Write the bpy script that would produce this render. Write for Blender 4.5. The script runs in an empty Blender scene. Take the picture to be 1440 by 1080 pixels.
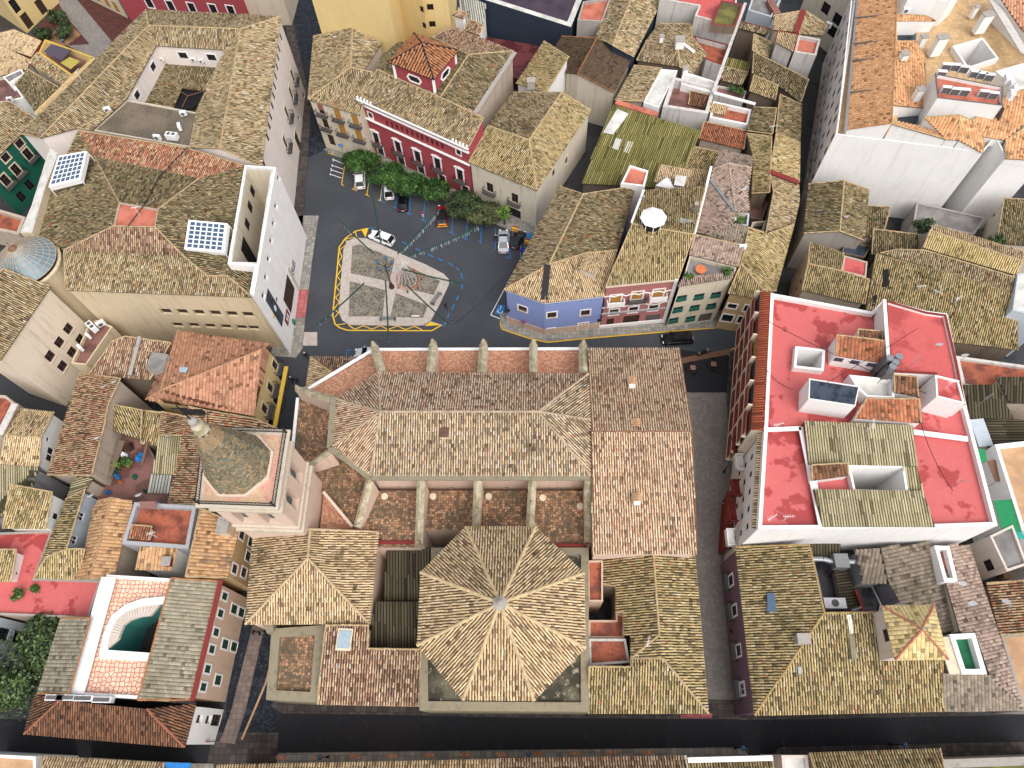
import bpy, math, random
import numpy as np
from mathutils import Vector, Matrix
from mathutils.geometry import tessellate_polygon
random.seed(7); rng=np.random.default_rng(7)
sc=bpy.context.scene; COL=sc.collection
# ---------------------------------------------------------------- camera, sky, sun, exposure
H=92.; F=998.
_n=np.array([28.,-505.,-F]); _Z=-_n/np.linalg.norm(_n)
_Y=np.array([0,1.,0])-_Z[1]*_Z; _Y/=np.linalg.norm(_Y); _X=np.cross(_Y,_Z); RW=np.array([_X,_Y,_Z])
cam_d=bpy.data.cameras.new('camera'); cam=bpy.data.objects.new('camera',cam_d); COL.objects.link(cam)
cam_d.sensor_width=36; cam_d.lens=F/1440*36; cam_d.clip_start=1; cam_d.clip_end=2000
m4=Matrix(RW.tolist()).to_4x4(); m4.translation=(0,0,H); cam.matrix_world=m4; sc.camera=cam
world=bpy.data.worlds.new('World'); sc.world=world; world.use_nodes=True
nt=world.node_tree; nt.nodes.clear()
wo=nt.nodes.new('ShaderNodeOutputWorld'); bg=nt.nodes.new('ShaderNodeBackground'); sky=nt.nodes.new('ShaderNodeTexSky')
sky.sky_type='NISHITA'; sky.sun_disc=False; sky.sun_elevation=math.radians(55); sky.sun_rotation=math.radians(150)
sky.air_density=1.0; sky.dust_density=4.0; sky.ozone_density=1.0
bg.inputs['Strength'].default_value=0.15
hs=nt.nodes.new('ShaderNodeHueSaturation'); hs.inputs['Saturation'].default_value=.3; nt.links.new(sky.outputs[0],hs.inputs['Color']); nt.links.new(hs.outputs[0],bg.inputs[0]); nt.links.new(bg.outputs[0],wo.inputs[0])
sl=bpy.data.lights.new('sun','SUN'); sl.energy=1.1; sl.angle=math.radians(60); sl.color=(1,.95,.88)
so=bpy.data.objects.new('sun',sl); COL.objects.link(so)
_el,_az=math.radians(55),math.radians(150)
_sd=Vector((math.sin(_az)*math.cos(_el),math.cos(_az)*math.cos(_el),math.sin(_el)))
so.rotation_euler=_sd.to_track_quat('Z','Y').to_euler(); so.location=(0,0,120)
sc.view_settings.view_transform='Standard'; sc.view_settings.look='None'; sc.view_settings.exposure=0.56; sc.view_settings.gamma=1
sc.view_settings.use_curve_mapping=False
sc.cycles.max_bounces=6; sc.cycles.diffuse_bounces=4
# ---------------------------------------------------------------- surveying helpers: photo pixel + height -> place
def P(px,py,z=0.):
    w=RW@np.array([(px-720)/F,(540-py)/F,-1.]); s=(H-z)/(-w[2]); return np.array([w[0]*s,w[1]*s,z])
def lift(px,py,z0,z1):
    p=P(px,py,z0); c=RW.T@(np.array([p[0],p[1],z1])-np.array([0,0,H])); return (720+F*c[0]/-c[2],540-F*c[1]/-c[2],z1)
def raydir(px,py): return RW@np.array([(px-720)/F,(540-py)/F,-1.])
# ---------------------------------------------------------------- materials
SAT=.85
def lin(c):
    g=.3*c[0]+.55*c[1]+.15*c[2]; c=[min(1,max(0,(g+(x-g)*SAT)/255)) for x in c]; return tuple([(x/12.92 if x<=.04045 else ((x+.055)/1.055)**2.4) for x in c]+[1])
MATS={}
def base_mat(name,rough=.85,spec=.3,metal=0):
    m=bpy.data.materials.new(name); m.use_nodes=True; b=m.node_tree.nodes['Principled BSDF']
    b.inputs['Roughness'].default_value=rough; b.inputs['Metallic'].default_value=metal
    b.inputs['Specular IOR Level'].default_value=spec; return m,m.node_tree,b
def N(t,k,**kw):
    n=t.nodes.new(k)
    for a,b in kw.items():
        if a in n.inputs.keys(): n.inputs[a].default_value=b
        else: setattr(n,a,b)
    return n
def mixc(t,fac,a,b,mode='MIX'):
    n=t.nodes.new('ShaderNodeMix'); n.data_type='RGBA'; n.blend_type=mode
    for s,v in ((0,fac),(6,a),(7,b)):
        if hasattr(v,'links') or hasattr(v,'is_linked'): t.links.new(v,n.inputs[s])
        else: n.inputs[s].default_value=v
    return n.outputs[2]
def ramp(t,src,lo,hi):
    n=t.nodes.new('ShaderNodeMapRange'); n.inputs[1].default_value=lo; n.inputs[2].default_value=hi; t.links.new(src,n.inputs[0]); return n.outputs[0]
def gpos(t,sx=1,sy=1,sz=1):
    g=t.nodes.new('ShaderNodeNewGeometry'); m=t.nodes.new('ShaderNodeMapping'); m.inputs['Scale'].default_value=(sx,sy,sz); t.links.new(g.outputs['Position'],m.inputs[0]); return m.outputs[0]
def noise(t,scale,vec,detail=5,rough=.6):
    n=t.nodes.new('ShaderNodeTexNoise'); n.inputs['Scale'].default_value=scale; n.inputs['Detail'].default_value=detail; n.inputs['Roughness'].default_value=rough
    t.links.new(vec,n.inputs['Vector']); return n.outputs[0]
def plain(name,c,rough=.8,metal=0,spec=.3,var=.12):
    if name in MATS: return MATS[name]
    m,t,b=base_mat(name,rough,spec,metal); v=gpos(t); n=noise(t,2.3,v); l=lin(c)
    o=mixc(t,ramp(t,n,.3,.7),tuple([x*(1-var) for x in l[:3]]+[1]),tuple([min(1,x*(1+var)) for x in l[:3]]+[1]))
    t.links.new(o,b.inputs[0]); MATS[name]=m; return m
def plaster(name,c,dirt=(120,105,90),amt=.5,rough=.9):
    m,t,b=base_mat(name,rough,.2); l=lin(c)
    big=noise(t,.35,gpos(t)); st=noise(t,1.0,gpos(t,1.6,1.6,.16),6,.7); fine=noise(t,6,gpos(t))
    o=mixc(t,ramp(t,big,.3,.7),tuple([x*.86 for x in l[:3]]+[1]),l)
    o=mixc(t,ramp(t,fine,.2,.8),o,tuple([min(1,x*1.06) for x in l[:3]]+[1]))
    f=t.nodes.new('ShaderNodeMath'); f.operation='MULTIPLY'; t.links.new(ramp(t,st,.52,.78),f.inputs[0]); f.inputs[1].default_value=amt
    o=mixc(t,f.outputs[0],o,lin(dirt)); t.links.new(o,b.inputs[0])
    bp=N(t,'ShaderNodeBump'); bp.inputs['Strength'].default_value=.15; t.links.new(fine,bp.inputs['Height']); t.links.new(bp.outputs[0],b.inputs['Normal'])
    MATS[name]=m; return m
def patchy(name,c1,c2,scale=.35,lo=.48,hi=.56,r1=.7,r2=.25,c3=None,s3=3,spec=.4,detail=6):
    m,t,b=base_mat(name,r1,spec); v=gpos(t); n=ramp(t,noise(t,scale,v,detail,.55),lo,hi)
    o=mixc(t,n,lin(c1),lin(c2))
    if c3: o=mixc(t,ramp(t,noise(t,s3,v,4,.7),.56,.66),o,lin(c3))
    f=noise(t,1.7,v,4,.6); o=mixc(t,ramp(t,f,.25,.75),mixc(t,1,o,(.92,.92,.92,1),'MULTIPLY'),mixc(t,1,o,(1.06,1.06,1.06,1),'MULTIPLY'))
    t.links.new(o,b.inputs[0]); r=t.nodes.new('ShaderNodeMapRange'); t.links.new(n,r.inputs[0]); r.inputs[3].default_value=r1; r.inputs[4].default_value=r2; t.links.new(r.outputs[0],b.inputs['Roughness'])
    MATS[name]=m; return m
def cells(name,cols,scale,grout,gw=.08,rnd=1.,sx=1,sy=1,rough=.9,moss=None,mlo=.5,mhi=.62,mscale=.35,feat='DISTANCE_TO_EDGE'):
    m,t,b=base_mat(name,rough,.25); v=gpos(t,sx,sy,1)
    vo=N(t,'ShaderNodeTexVoronoi',voronoi_dimensions='2D'); vo.inputs['Scale'].default_value=scale; vo.inputs['Randomness'].default_value=rnd; t.links.new(v,vo.inputs['Vector'])
    ve=N(t,'ShaderNodeTexVoronoi',voronoi_dimensions='2D',feature=feat); ve.inputs['Scale'].default_value=scale; ve.inputs['Randomness'].default_value=rnd; t.links.new(v,ve.inputs['Vector'])
    cr=t.nodes.new('ShaderNodeValToRGB'); cr.color_ramp.interpolation='CONSTANT'
    while len(cr.color_ramp.elements)<len(cols): cr.color_ramp.elements.new(.5)
    for i,c in enumerate(cols): cr.color_ramp.elements[i].position=i/len(cols); cr.color_ramp.elements[i].color=lin(c)
    sp=t.nodes.new('ShaderNodeSeparateColor'); t.links.new(vo.outputs['Color'],sp.inputs[0]); t.links.new(sp.outputs[0],cr.inputs[0])
    o=mixc(t,ramp(t,ve.outputs['Distance'],gw*.5,gw),lin(grout),cr.outputs[0])
    if moss: o=mixc(t,ramp(t,noise(t,mscale,gpos(t),6,.7),mlo,mhi),o,mixc(t,.25,lin(moss),o))
    t.links.new(o,b.inputs[0]); MATS[name]=m; return m
def tilemat():
    m,t,b=base_mat('roof_tile',.95,.1); a=N(t,'ShaderNodeAttribute',attribute_name='Col'); v=gpos(t)
    n=ramp(t,noise(t,7,v,5,.75),.25,.75); o=mixc(t,n,mixc(t,1,a.outputs[0],(.62,.60,.58,1),'MULTIPLY'),mixc(t,1,a.outputs[0],(1.12,1.1,1.06,1),'MULTIPLY'))
    sp=ramp(t,noise(t,2.2,v,6,.75),.64,.76); o=mixc(t,sp,o,mixc(t,1,o,(.42,.42,.40,1),'MULTIPLY')); t.links.new(o,b.inputs[0]); MATS['tile']=m
tilemat()
def leafmat():
    m,t,b=base_mat('leaf',.65,.3); a=N(t,'ShaderNodeAttribute',attribute_name='Col'); t.links.new(a.outputs[0],b.inputs[0]); MATS['leaf']=m
leafmat()
plaster('cream',(205,193,170)); plaster('white',(230,228,225),(156,152,146),.32); plaster('whitedirty',(196,190,184),(96,88,82),.9)
plaster('stone',(206,186,152),(130,112,86),.55); plaster('palacewall',(226,214,206),(160,130,116),.4); plaster('yellow',(214,186,122),(150,120,70),.25); plaster('ochre',(190,158,108)); plaster('cornice_yellow',(205,165,55),amt=.15)
plaster('blue',(132,150,208),(110,120,170),.15); plaster('pink',(176,108,104),(110,90,84),.35); plaster('red',(168,66,74),(120,50,54),.25)
plaster('green',(22,96,76),(20,60,50),.2); plaster('beige',(182,164,146),(110,98,86),.7); plaster('greywall',(160,160,164),(100,98,96),.5); plaster('palered',(205,190,178),(170,120,100),.6)
plaster('pinkstone',(214,186,166),(170,130,110),.45); plaster('peach',(204,172,148)); plaster('purple',(118,88,106)); plaster('concrete',(160,152,144),(90,84,78),.7)
plaster('mossstone',(138,128,104),(80,78,62),.8); plaster('palebeige',(222,205,182)); plaster('paleblue',(178,188,198),(130,130,135),.4); plaster('brownwall',(118,100,84),(60,52,46),.9); plaster('navy',(44,56,74),(36,44,58),.3)
plaster('creamstone',(196,184,164),(120,108,92),.6); plaster('greenpaint',(60,150,130),(40,120,104),.2); plaster('mint',(176,206,200)); plaster('teal',(64,150,142)); plaster('panelred',(132,48,44),(90,36,34),.4)
patchy('redroof',(206,92,90),(174,62,60),.3,.53,.56,.6,.3,detail=12); patchy('redroof2',(202,84,80),(176,66,64),.3,.52,.6,.6,.3,detail=10); patchy('rustfloor',(176,88,58),(120,58,42),.6,.45,.6,.7,.5,(90,60,50))
patchy('redyard',(132,88,80),(104,68,62)); patchy('redyard2',(104,46,50),(84,38,42)); patchy('orangeroof',(200,110,86),(176,88,66),.5,.4,.6); patchy('mossflat',(118,112,48),(86,84,44),.5,.4,.6,.9,.9); patchy('brownflat',(112,98,80),(90,80,66),.3,.4,.6,.9,.9,(140,126,104),5)
patchy('terracotta',(196,152,110),(176,134,96),.6,.4,.6,.8,.7); patchy('tan',(204,168,120),(190,150,102),.5,.4,.6,.8,.7); patchy('greyflat',(136,132,130),(110,106,104),.5,.4,.6,.9,.8); patchy('whiteflat',(206,204,198),(180,178,172),.5,.4,.6,.8,.7)
patchy('navyroof',(58,68,84),(38,46,60),.8,.45,.6,.6,.2); patchy('purpleflat',(70,52,70),(54,42,58),.4,.4,.6); patchy('greenfloor',(20,112,72),(16,96,62),.6,.4,.6,.8,.8); patchy('yardfloor',(60,56,60),(44,42,46),.5,.4,.6)
patchy('platform',(98,92,74),(58,56,44),.4,.42,.55,.95,.95,(156,144,126),1.2); patchy('pinkfloor',(206,150,128),(196,166,128),.4,.45,.6,.85,.85,(178,96,76),4); patchy('dirt',(150,110,72),(120,92,62),.6,.4,.6,.95,.95)
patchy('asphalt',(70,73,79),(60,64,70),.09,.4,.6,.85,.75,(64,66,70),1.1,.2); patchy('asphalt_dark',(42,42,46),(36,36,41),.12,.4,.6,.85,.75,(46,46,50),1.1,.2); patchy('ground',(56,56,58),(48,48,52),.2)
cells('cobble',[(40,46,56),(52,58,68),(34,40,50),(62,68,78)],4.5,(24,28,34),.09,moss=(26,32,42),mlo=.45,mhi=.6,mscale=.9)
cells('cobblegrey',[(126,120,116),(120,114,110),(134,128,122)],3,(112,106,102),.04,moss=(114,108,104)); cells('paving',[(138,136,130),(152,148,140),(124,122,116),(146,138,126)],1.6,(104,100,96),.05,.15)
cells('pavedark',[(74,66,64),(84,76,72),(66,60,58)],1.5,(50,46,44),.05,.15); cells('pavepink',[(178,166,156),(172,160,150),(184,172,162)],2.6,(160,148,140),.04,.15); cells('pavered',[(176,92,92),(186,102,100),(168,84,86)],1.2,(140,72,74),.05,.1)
cells('brickpave',[(86,46,42),(96,54,48),(76,42,40)],3,(60,36,34),.06,.4); cells('pebble',[(112,104,92),(132,122,108),(96,88,78),(146,136,120)],5.5,(78,72,64),.1,1,moss=(148,142,128),mlo=.5,mhi=.66,mscale=.5)
cells('hextile',[(178,128,90),(156,110,80),(194,146,106),(134,100,76),(110,90,70)],3.1,(74,66,56),.1,.6,moss=(84,76,58),mlo=.44,mhi=.62); cells('hextile2',[(200,140,108),(188,126,96),(208,156,122),(178,118,90)],3.6,(150,108,84),.07,.6,moss=(110,88,66),mlo=.55,mhi=.75)
cells('stair',[(150,100,90),(160,108,96)],2,(110,70,64),.05,.1); cells('pavebrown',[(120,104,96),(130,112,104),(112,98,92)],1.7,(92,80,76),.05,.15)
cells('slate',[(92,92,80),(104,100,84),(80,82,76),(116,108,88),(86,96,98),(124,104,78)],3.2,(46,46,40),.12,.6,sx=1,sy=1)
cells('tanfloor',[(192,158,114),(184,150,106),(200,166,120)],1.6,(176,138,94),.05,.05); cells('rosetile',[(226,190,160),(220,180,150),(232,198,168)],2.0,(176,80,78),.1,.55)
plain('wood',(104,62,40)); plain('darkwood',(62,42,34)); plain('glass',(26,30,38),.25,0,.25,.3); plain('leadgrey',(120,122,124),.5); plain('dark',(22,22,26),.9); plain('iron',(38,36,40),.6,.3); plain('trim',(232,230,228),.8,0,.3,.04); plain('trimcream',(214,196,168),.85)
plain('orangeblind',(176,122,44),.7); plain('greenshut',(26,94,80),.7); plain('darkgreen',(28,64,52),.7); plain('redblind',(150,92,84),.8); plain('gutter',(92,96,104),.5,.4); plain('zinc',(150,156,162),.4,.6); plain('acwhite',(224,224,226),.5); plain('acgrey',(92,90,90),.6)
plain('yellowpaint',(226,176,20),.7,0,.3,.06); plain('bluepaint',(24,116,190),.7,0,.3,.06); plain('bellgrey',(92,104,110),.5,.3); plain('tabletop',(140,104,92)); plain('whitepaint',(214,214,214),.7,0,.3,.05); plain('leadglass',(96,126,142),.35,.1,.5,.15); plain('rust',(120,84,62),.7); plain('lampblue',(52,92,124),.25,0,.6)
plain('solarcell',(70,96,126),.2,.2,.6,.1); plain('skylight',(150,170,182),.25,0,.6); plain('blacktar',(40,38,40),.8); plain('plastic_green',(20,110,84),.5); plain('plastic_blue',(30,120,200),.5); plain('cloth_red',(190,40,50),.8); plain('cloth_yellow',(236,190,40),.8); plain('cloth_blue',(34,60,180),.8); plain('cloth_lightblue',(60,150,210),.8); plain('cloth_purple',(84,40,110),.8)
plain('awnred',(140,66,46),.8); plain('awngreen',(22,132,76),.7); plain('awnteal',(16,150,140),.7); plain('awnpurple',(78,68,84),.8); plain('awnyellow',(170,152,60),.8); plain('mortar',(206,182,146),.9); plain('leadtrim',(120,112,84),.9); plain('tyre',(24,24,26),.9); plain('chrome',(180,180,184),.2,.9); plain('lightred',(180,20,24),.3); plain('lightwhite',(230,230,235),.2)
plain('carwhite',(228,230,232),.25,.05,.6,.02); plain('carblack',(16,17,20),.2,.1,.6,.1); plain('carsilver',(200,204,210),.25,.4,.6,.03); plain('cargrey',(34,40,46),.3,.1,.6); plain('carred',(150,24,26),.25,.05,.6); plain('carglass',(18,24,28),.1,0,.7,.1); patchy('buttress',(186,174,146),(150,140,104),1.2,.4,.62,.95,.95,(110,100,74),3); plain('buttress0',(158,146,120),.9,0,.2,.25); plain('soil',(96,76,56),.95); plain('bark',(84,70,56),.95); plain('dome_iron',(186,158,124),.6,.1); plain('terraorange',(206,108,60),.8)
# ---------------------------------------------------------------- object helpers
WL={}
def tag(o,label=None,cat=None,group=None,kind=None):
    for k,v in (('label',label),('category',cat),('group',group),('kind',kind)):
        if v: o[k]=v
    return o
def empty(name,loc,label,cat,group=None,rz=0):
    o=bpy.data.objects.new(name,None); COL.objects.link(o); o.location=[float(x) for x in loc]; o.rotation_euler[2]=rz; o.empty_display_size=.5; WL[o.name]=np.array([float(x) for x in loc]); return tag(o,label,cat,group)
def org(par): return WL.get(par.name,np.zeros(3)) if par else np.zeros(3)
def mesh(name,V,Fs,mats,mi=None,smooth=False):
    me=bpy.data.meshes.new(name); me.from_pydata([tuple(map(float,v)) for v in V],[],Fs)
    for m in (mats if isinstance(mats,(list,tuple)) else [mats]): me.materials.append(MATS[m] if isinstance(m,str) else m)
    if mi is not None: me.polygons.foreach_set('material_index',mi)
    if smooth: me.polygons.foreach_set('use_smooth',[True]*len(me.polygons))
    me.update(); return me
def mk(name,V,Fs,mats,par=None,mi=None,smooth=False,loc=None,kind=None):
    o0=org(par) if par else (np.array(loc) if loc is not None else np.zeros(3))
    V=np.asarray(V,dtype=float)-o0
    o=bpy.data.objects.new(name,mesh(name,V,Fs,mats,mi,smooth)); COL.objects.link(o); o.parent=par
    if not par: o.location=o0
    WL[o.name]=o0
    if kind: o['kind']=kind
    return o
def inst(name,me,par,loc,rz=0,local=False):
    o=bpy.data.objects.new(name,me); COL.objects.link(o); o.parent=par
    if not local: o.location=[float(x) for x in (np.array(loc)-org(par))]; o.rotation_euler[2]=rz
    WL[o.name]=np.array(loc,dtype=float) if loc is not None else org(par); return o
class MB:
    def __init__(s): s.V=[];s.F=[];s.M=[]
    def add(s,V,Fs,m=0):
        n=len(s.V); s.V+= [tuple(v) for v in V]; s.F+=[tuple(i+n for i in f) for f in Fs]; s.M+=[m]*len(Fs)
    def box(s,a,b,m=0,rz=0,c=None):
        x0,y0,z0=a;x1,y1,z1=b; V=[(x0,y0,z0),(x1,y0,z0),(x1,y1,z0),(x0,y1,z0),(x0,y0,z1),(x1,y0,z1),(x1,y1,z1),(x0,y1,z1)]
        if rz:
            cx,cy=(c or ((x0+x1)/2,(y0+y1)/2)); co,si=math.cos(rz),math.sin(rz); V=[(cx+(x-cx)*co-(y-cy)*si,cy+(x-cx)*si+(y-cy)*co,z) for x,y,z in V]
        s.add(V,[(0,3,2,1),(4,5,6,7),(0,1,5,4),(1,2,6,5),(2,3,7,6),(3,0,4,7)],m)
    def prism(s,pts,z0,z1,m=0):
        n=len(pts); s.add([(p[0],p[1],z0) for p in pts]+[(p[0],p[1],z1) for p in pts],[tuple(range(n))[::-1],tuple(range(n,2*n))]+[(i,(i+1)%n,n+(i+1)%n,n+i) for i in range(n)],m)
    def tube(s,p,q,r,n=6,m=0,r2=None):
        p=Vector(p);q=Vector(q);d=(q-p); 
        if d.length<1e-6:return
        d.normalize(); a=d.orthogonal().normalized(); b=d.cross(a); r2=r if r2 is None else r2
        V=[p+(a*math.cos(t)+b*math.sin(t))*r for t in [2*math.pi*i/n for i in range(n)]]+[q+(a*math.cos(t)+b*math.sin(t))*r2 for t in [2*math.pi*i/n for i in range(n)]]
        s.add(V,[(i,(i+1)%n,n+(i+1)%n,n+i) for i in range(n)]+[tuple(range(n))[::-1],tuple(range(n,2*n))],m)
    def lathe(s,c,prof,n=16,m=0,ph=0):
        k=len(prof);V=[]
        for r,z in prof: V+=[(c[0]+r*math.cos(ph+2*math.pi*i/n),c[1]+r*math.sin(ph+2*math.pi*i/n),c[2]+z) for i in range(n)]
        Fs=[(j*n+i,j*n+(i+1)%n,(j+1)*n+(i+1)%n,(j+1)*n+i) for j in range(k-1) for i in range(n)]
        if prof[-1][0]>1e-3: Fs.append(tuple(range((k-1)*n,k*n)))
        s.add(V,Fs,m)
    def ball(s,c,r,m=0,n=10,k=6,sz=1):
        s.lathe(c,[(max(1e-4,r*math.sin(math.pi*j/k)),-r*sz*math.cos(math.pi*j/k)) for j in range(k+1)],n,m)
    def obj(s,name,mats,par=None,loc=None,smooth=False,kind=None): return mk(name,s.V,s.F,mats,par,s.M,smooth,loc,kind)
    def mesh(s,name,mats,smooth=False): return mesh(name,s.V,s.F,mats,s.M,smooth)
# ---------------------------------------------------------------- tiles
PAL={ # (colour, weight); then dark share and moss colour
'lich':([((188,166,122),5),((198,180,138),4),((166,142,104),3),((134,116,86),2.6),((88,78,60),1.8),((170,104,74),.7),((212,204,186),.9)],(92,84,56)),
'yel':([((206,182,128),5),((194,170,116),4),((178,156,106),3),((148,130,88),2.4),((98,90,64),1.4),((184,122,84),.5),((214,202,170),.9)],(110,102,58)),
'moss':([((164,146,106),5),((144,130,94),4),((122,110,80),3),((92,84,62),2.4),((62,58,46),1.6),((170,96,60),.5),((190,176,140),1)],(78,78,46)),
'church':([((216,188,156),5),((226,204,176),4),((200,164,132),3),((176,130,102),1.6),((120,92,74),.8),((188,112,84),.8),((234,222,206),1.6)],(110,90,66)),
'churchw':([((228,198,164),6),((226,206,180),3),((210,174,140),4),((188,146,114),2),((132,104,82),.9),((192,124,94),.8),((208,188,144),1)],(122,100,76)),
'churchs':([((212,186,148),5),((198,172,138),4),((224,204,168),3),((160,134,110),2),((112,90,72),1.6),((190,120,92),.6),((206,202,198),.8)],(104,90,68)),
'honey':([((230,202,156),6),((222,190,142),4),((208,176,130),3),((170,136,104),1.4),((120,96,74),.6),((230,212,176),2)],(116,100,70)),
'honeyd':([((196,164,130),4),((176,140,112),3),((150,112,92),2.4),((212,186,150),2.4),((112,82,70),1.6),((140,78,62),1.4),((206,196,180),.6)],(96,80,62)),
'redmix':([((186,120,94),4),((200,160,122),3),((176,96,72),3),((204,180,140),2),((130,84,66),1.6),((96,76,60),1)],(110,84,62)),
'leftmix':([((196,160,124),4),((206,178,136),4),((178,128,98),2.2),((190,92,60),1.4),((130,100,80),1.4),((90,76,60),1)],(98,90,58)),
'orange':([((224,164,114),6),((230,176,126),4),((212,150,102),4),((188,134,96),1)],(176,130,92)),
'salmon':([((206,148,116),6),((214,158,126),4),((194,134,102),3),((172,116,90),1)],(150,108,84)),
'mirador':([((182,118,78),5),((194,130,86),4),((160,102,68),2)],(90,68,54)),
'brick':([((190,114,80),5),((176,104,74),4),((200,128,92),3),((148,96,70),1.8),((122,92,72),1.2)],(118,88,66)),
'redtile':([((198,96,64),6),((190,88,58),4)],(170,80,56)),
'brown':([((92,76,60),5),((84,68,54),4),((102,84,66),2)],(70,60,46)),
'rust':([((142,98,72),4),((122,84,64),4),((164,112,80),3),((104,76,60),2.4),((84,66,56),1.2)],(92,74,58)),
'mottle':([((206,158,110),6),((196,148,104),4),((214,172,126),3),((150,112,88),1.4)],(124,104,92)),
'grey':([((150,136,120),5),((138,126,112),4),((160,146,128),3),((120,108,96),2)],(98,92,74)),
'greypink':([((178,152,138),5),((166,142,128),4),((188,164,150),3),((140,120,108),2),((112,98,88),.8)],(120,108,92)),
'concr':([((158,150,130),5),((148,140,120),4),((166,158,138),3)],(128,122,98)),
'paley':([((222,196,136),6),((212,186,122),4),((228,206,152),3),((190,164,110),1)],(176,158,84)),
'pale':([((216,190,150),6),((206,178,136),4),((190,160,124),2),((112,100,88),.8)],(150,130,100)),
'corr':([((184,172,134),5),((172,160,122),4),((194,184,150),3)],(136,126,84)),
'corrd':([((96,88,68),5),((86,78,60),4),((104,96,74),2)],(66,64,40)),
'corrg':([((138,132,70),5),((120,116,62),4),((158,150,96),3)],(98,96,48)),
'corrw':([((176,178,172),5),((160,162,156),4)],(140,140,130)),
'corrr':([((150,72,56),5)],(120,60,50)),
}
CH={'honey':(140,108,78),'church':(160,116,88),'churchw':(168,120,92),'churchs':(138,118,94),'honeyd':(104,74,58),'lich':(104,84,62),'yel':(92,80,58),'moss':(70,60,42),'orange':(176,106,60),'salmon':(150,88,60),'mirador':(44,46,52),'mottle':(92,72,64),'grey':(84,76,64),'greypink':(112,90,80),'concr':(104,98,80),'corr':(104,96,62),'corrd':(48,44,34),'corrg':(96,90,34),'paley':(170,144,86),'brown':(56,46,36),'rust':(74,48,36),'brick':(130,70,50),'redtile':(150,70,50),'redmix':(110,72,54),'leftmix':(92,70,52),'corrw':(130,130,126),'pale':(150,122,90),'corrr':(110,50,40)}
for k,c in CH.items(): patchy('ch_'+k,tuple(int(x*.72) for x in c),tuple(int(x*.5) for x in c),1.6,.35,.65,.95,.95)  # deck under tiles: dirty brown, darkened with the channels' shade painted in
PALL={k:(np.array([lin(c)[:3] for c,w in v[0]]),np.array([w for c,w in v[0]])/sum(w for c,w in v[0]),np.array(lin(v[1])[:3])) for k,v in PAL.items()}
def vn(x,y,s,seed=0):
    x=x/s;y=y/s;xi=np.floor(x);yi=np.floor(y);fx=x-xi;fy=y-yi;fx=fx*fx*(3-2*fx);fy=fy*fy*(3-2*fy)
    h=lambda a,b:np.modf(np.abs(np.sin(a*127.1+b*311.7+seed*74.7)*43758.5453))[0]
    return (h(xi,yi)*(1-fx)+h(xi+1,yi)*fx)*(1-fy)+(h(xi,yi+1)*(1-fx)+h(xi+1,yi+1)*fx)*fy
def colors(x,y,pal):
    c,w,moss=PALL[pal]; n=len(x); i=rng.choice(len(w),size=n,p=w); mean=(c*w[:,None]).sum(0); k_=np.where(w[i]>.06,.66,.72)[:,None]; col=(mean+(c[i]-mean)*k_)*(rng.uniform(.86,1.14,n)[:,None])
    a=vn(x,y,3.1,1)*.55+vn(x,y,1.1,2)*.3+rng.random(n)*.3
    f=np.clip((a-.72)*3.,0,.75)[:,None]; col=col*(1-f)+moss*f
    dk=np.where(rng.random(n)<.07*(.4+1.6*vn(x,y,2.2,8)),.5,1.)[:,None]; col=col*dk; big=(.92+.16*vn(x,y,7,5))[:,None]; return np.clip(col*big,0,1)
class Tiles:
    def __init__(s): s.V=[];s.F=[];s.C=[];s.n=0
    def addq(s,V,nper,quads,col):
        # V: (N,nper,3); quads list over nper; col (N,3)
        N_=V.shape[0]; 
        if N_==0: return
        s.V.append(V.reshape(-1,3)); q=np.array(quads); s.F.append((q[None]+ (np.arange(N_)*nper)[:,None,None]+s.n).reshape(-1,4)); s.C.append(np.repeat(col,nper,axis=0)); s.n+=N_*nper
    def obj(s,name,par,mat='tile',smooth=False):
        if not s.n: return
        V=np.concatenate(s.V)-org(par);Fq=np.concatenate(s.F);C=np.concatenate(s.C); me=bpy.data.meshes.new(name)
        me.vertices.add(len(V)); me.vertices.foreach_set('co',V.astype(np.float32).ravel()); me.loops.add(Fq.size); me.loops.foreach_set('vertex_index',Fq.ravel().astype(np.int32))
        me.polygons.add(len(Fq)); me.polygons.foreach_set('loop_start',np.arange(0,Fq.size,4,dtype=np.int32)); me.polygons.foreach_set('loop_total',np.full(len(Fq),4,dtype=np.int32)) if False else None
        me.update(calc_edges=True); a=me.color_attributes.new('Col','FLOAT_COLOR','POINT'); a.data.foreach_set('color',np.concatenate([C,np.ones((len(C),1))],1).astype(np.float32).ravel())
        me.materials.append(MATS[mat]); o=bpy.data.objects.new(name,me); COL.objects.link(o); o.parent=par; o['kind']='stuff'
        if smooth: me.polygons.foreach_set('use_smooth',[True]*len(me.polygons))
        WL[o.name]=org(par); return o
def tris_of(pts): return [tuple(t) for t in tessellate_polygon([[Vector((p[0],p[1],0)) for p in pts]])]
def zfun(pts,tris):
    def f(x,y):
        best=np.full(x.shape,-1e9);z=np.zeros(x.shape)
        for t in tris:
            a,b,c=[pts[i] for i in t]; d=(b[1]-c[1])*(a[0]-c[0])+(c[0]-b[0])*(a[1]-c[1])
            if abs(d)<1e-6: continue
            l1=((b[1]-c[1])*(x-c[0])+(c[0]-b[0])*(y-c[1]))/d; l2=((c[1]-a[1])*(x-c[0])+(a[0]-c[0])*(y-c[1]))/d; l3=1-l1-l2
            m=np.minimum(np.minimum(l1,l2),l3); k=m>best; z=np.where(k,l1*a[2]+l2*b[2]+l3*c[2],z); best=np.where(k,m,best)
        return z
    return f
def planefit(pts):
    A=np.c_[pts[:,0],pts[:,1],np.ones(len(pts))]; return np.linalg.lstsq(A,pts[:,2],rcond=None)[0]
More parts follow.
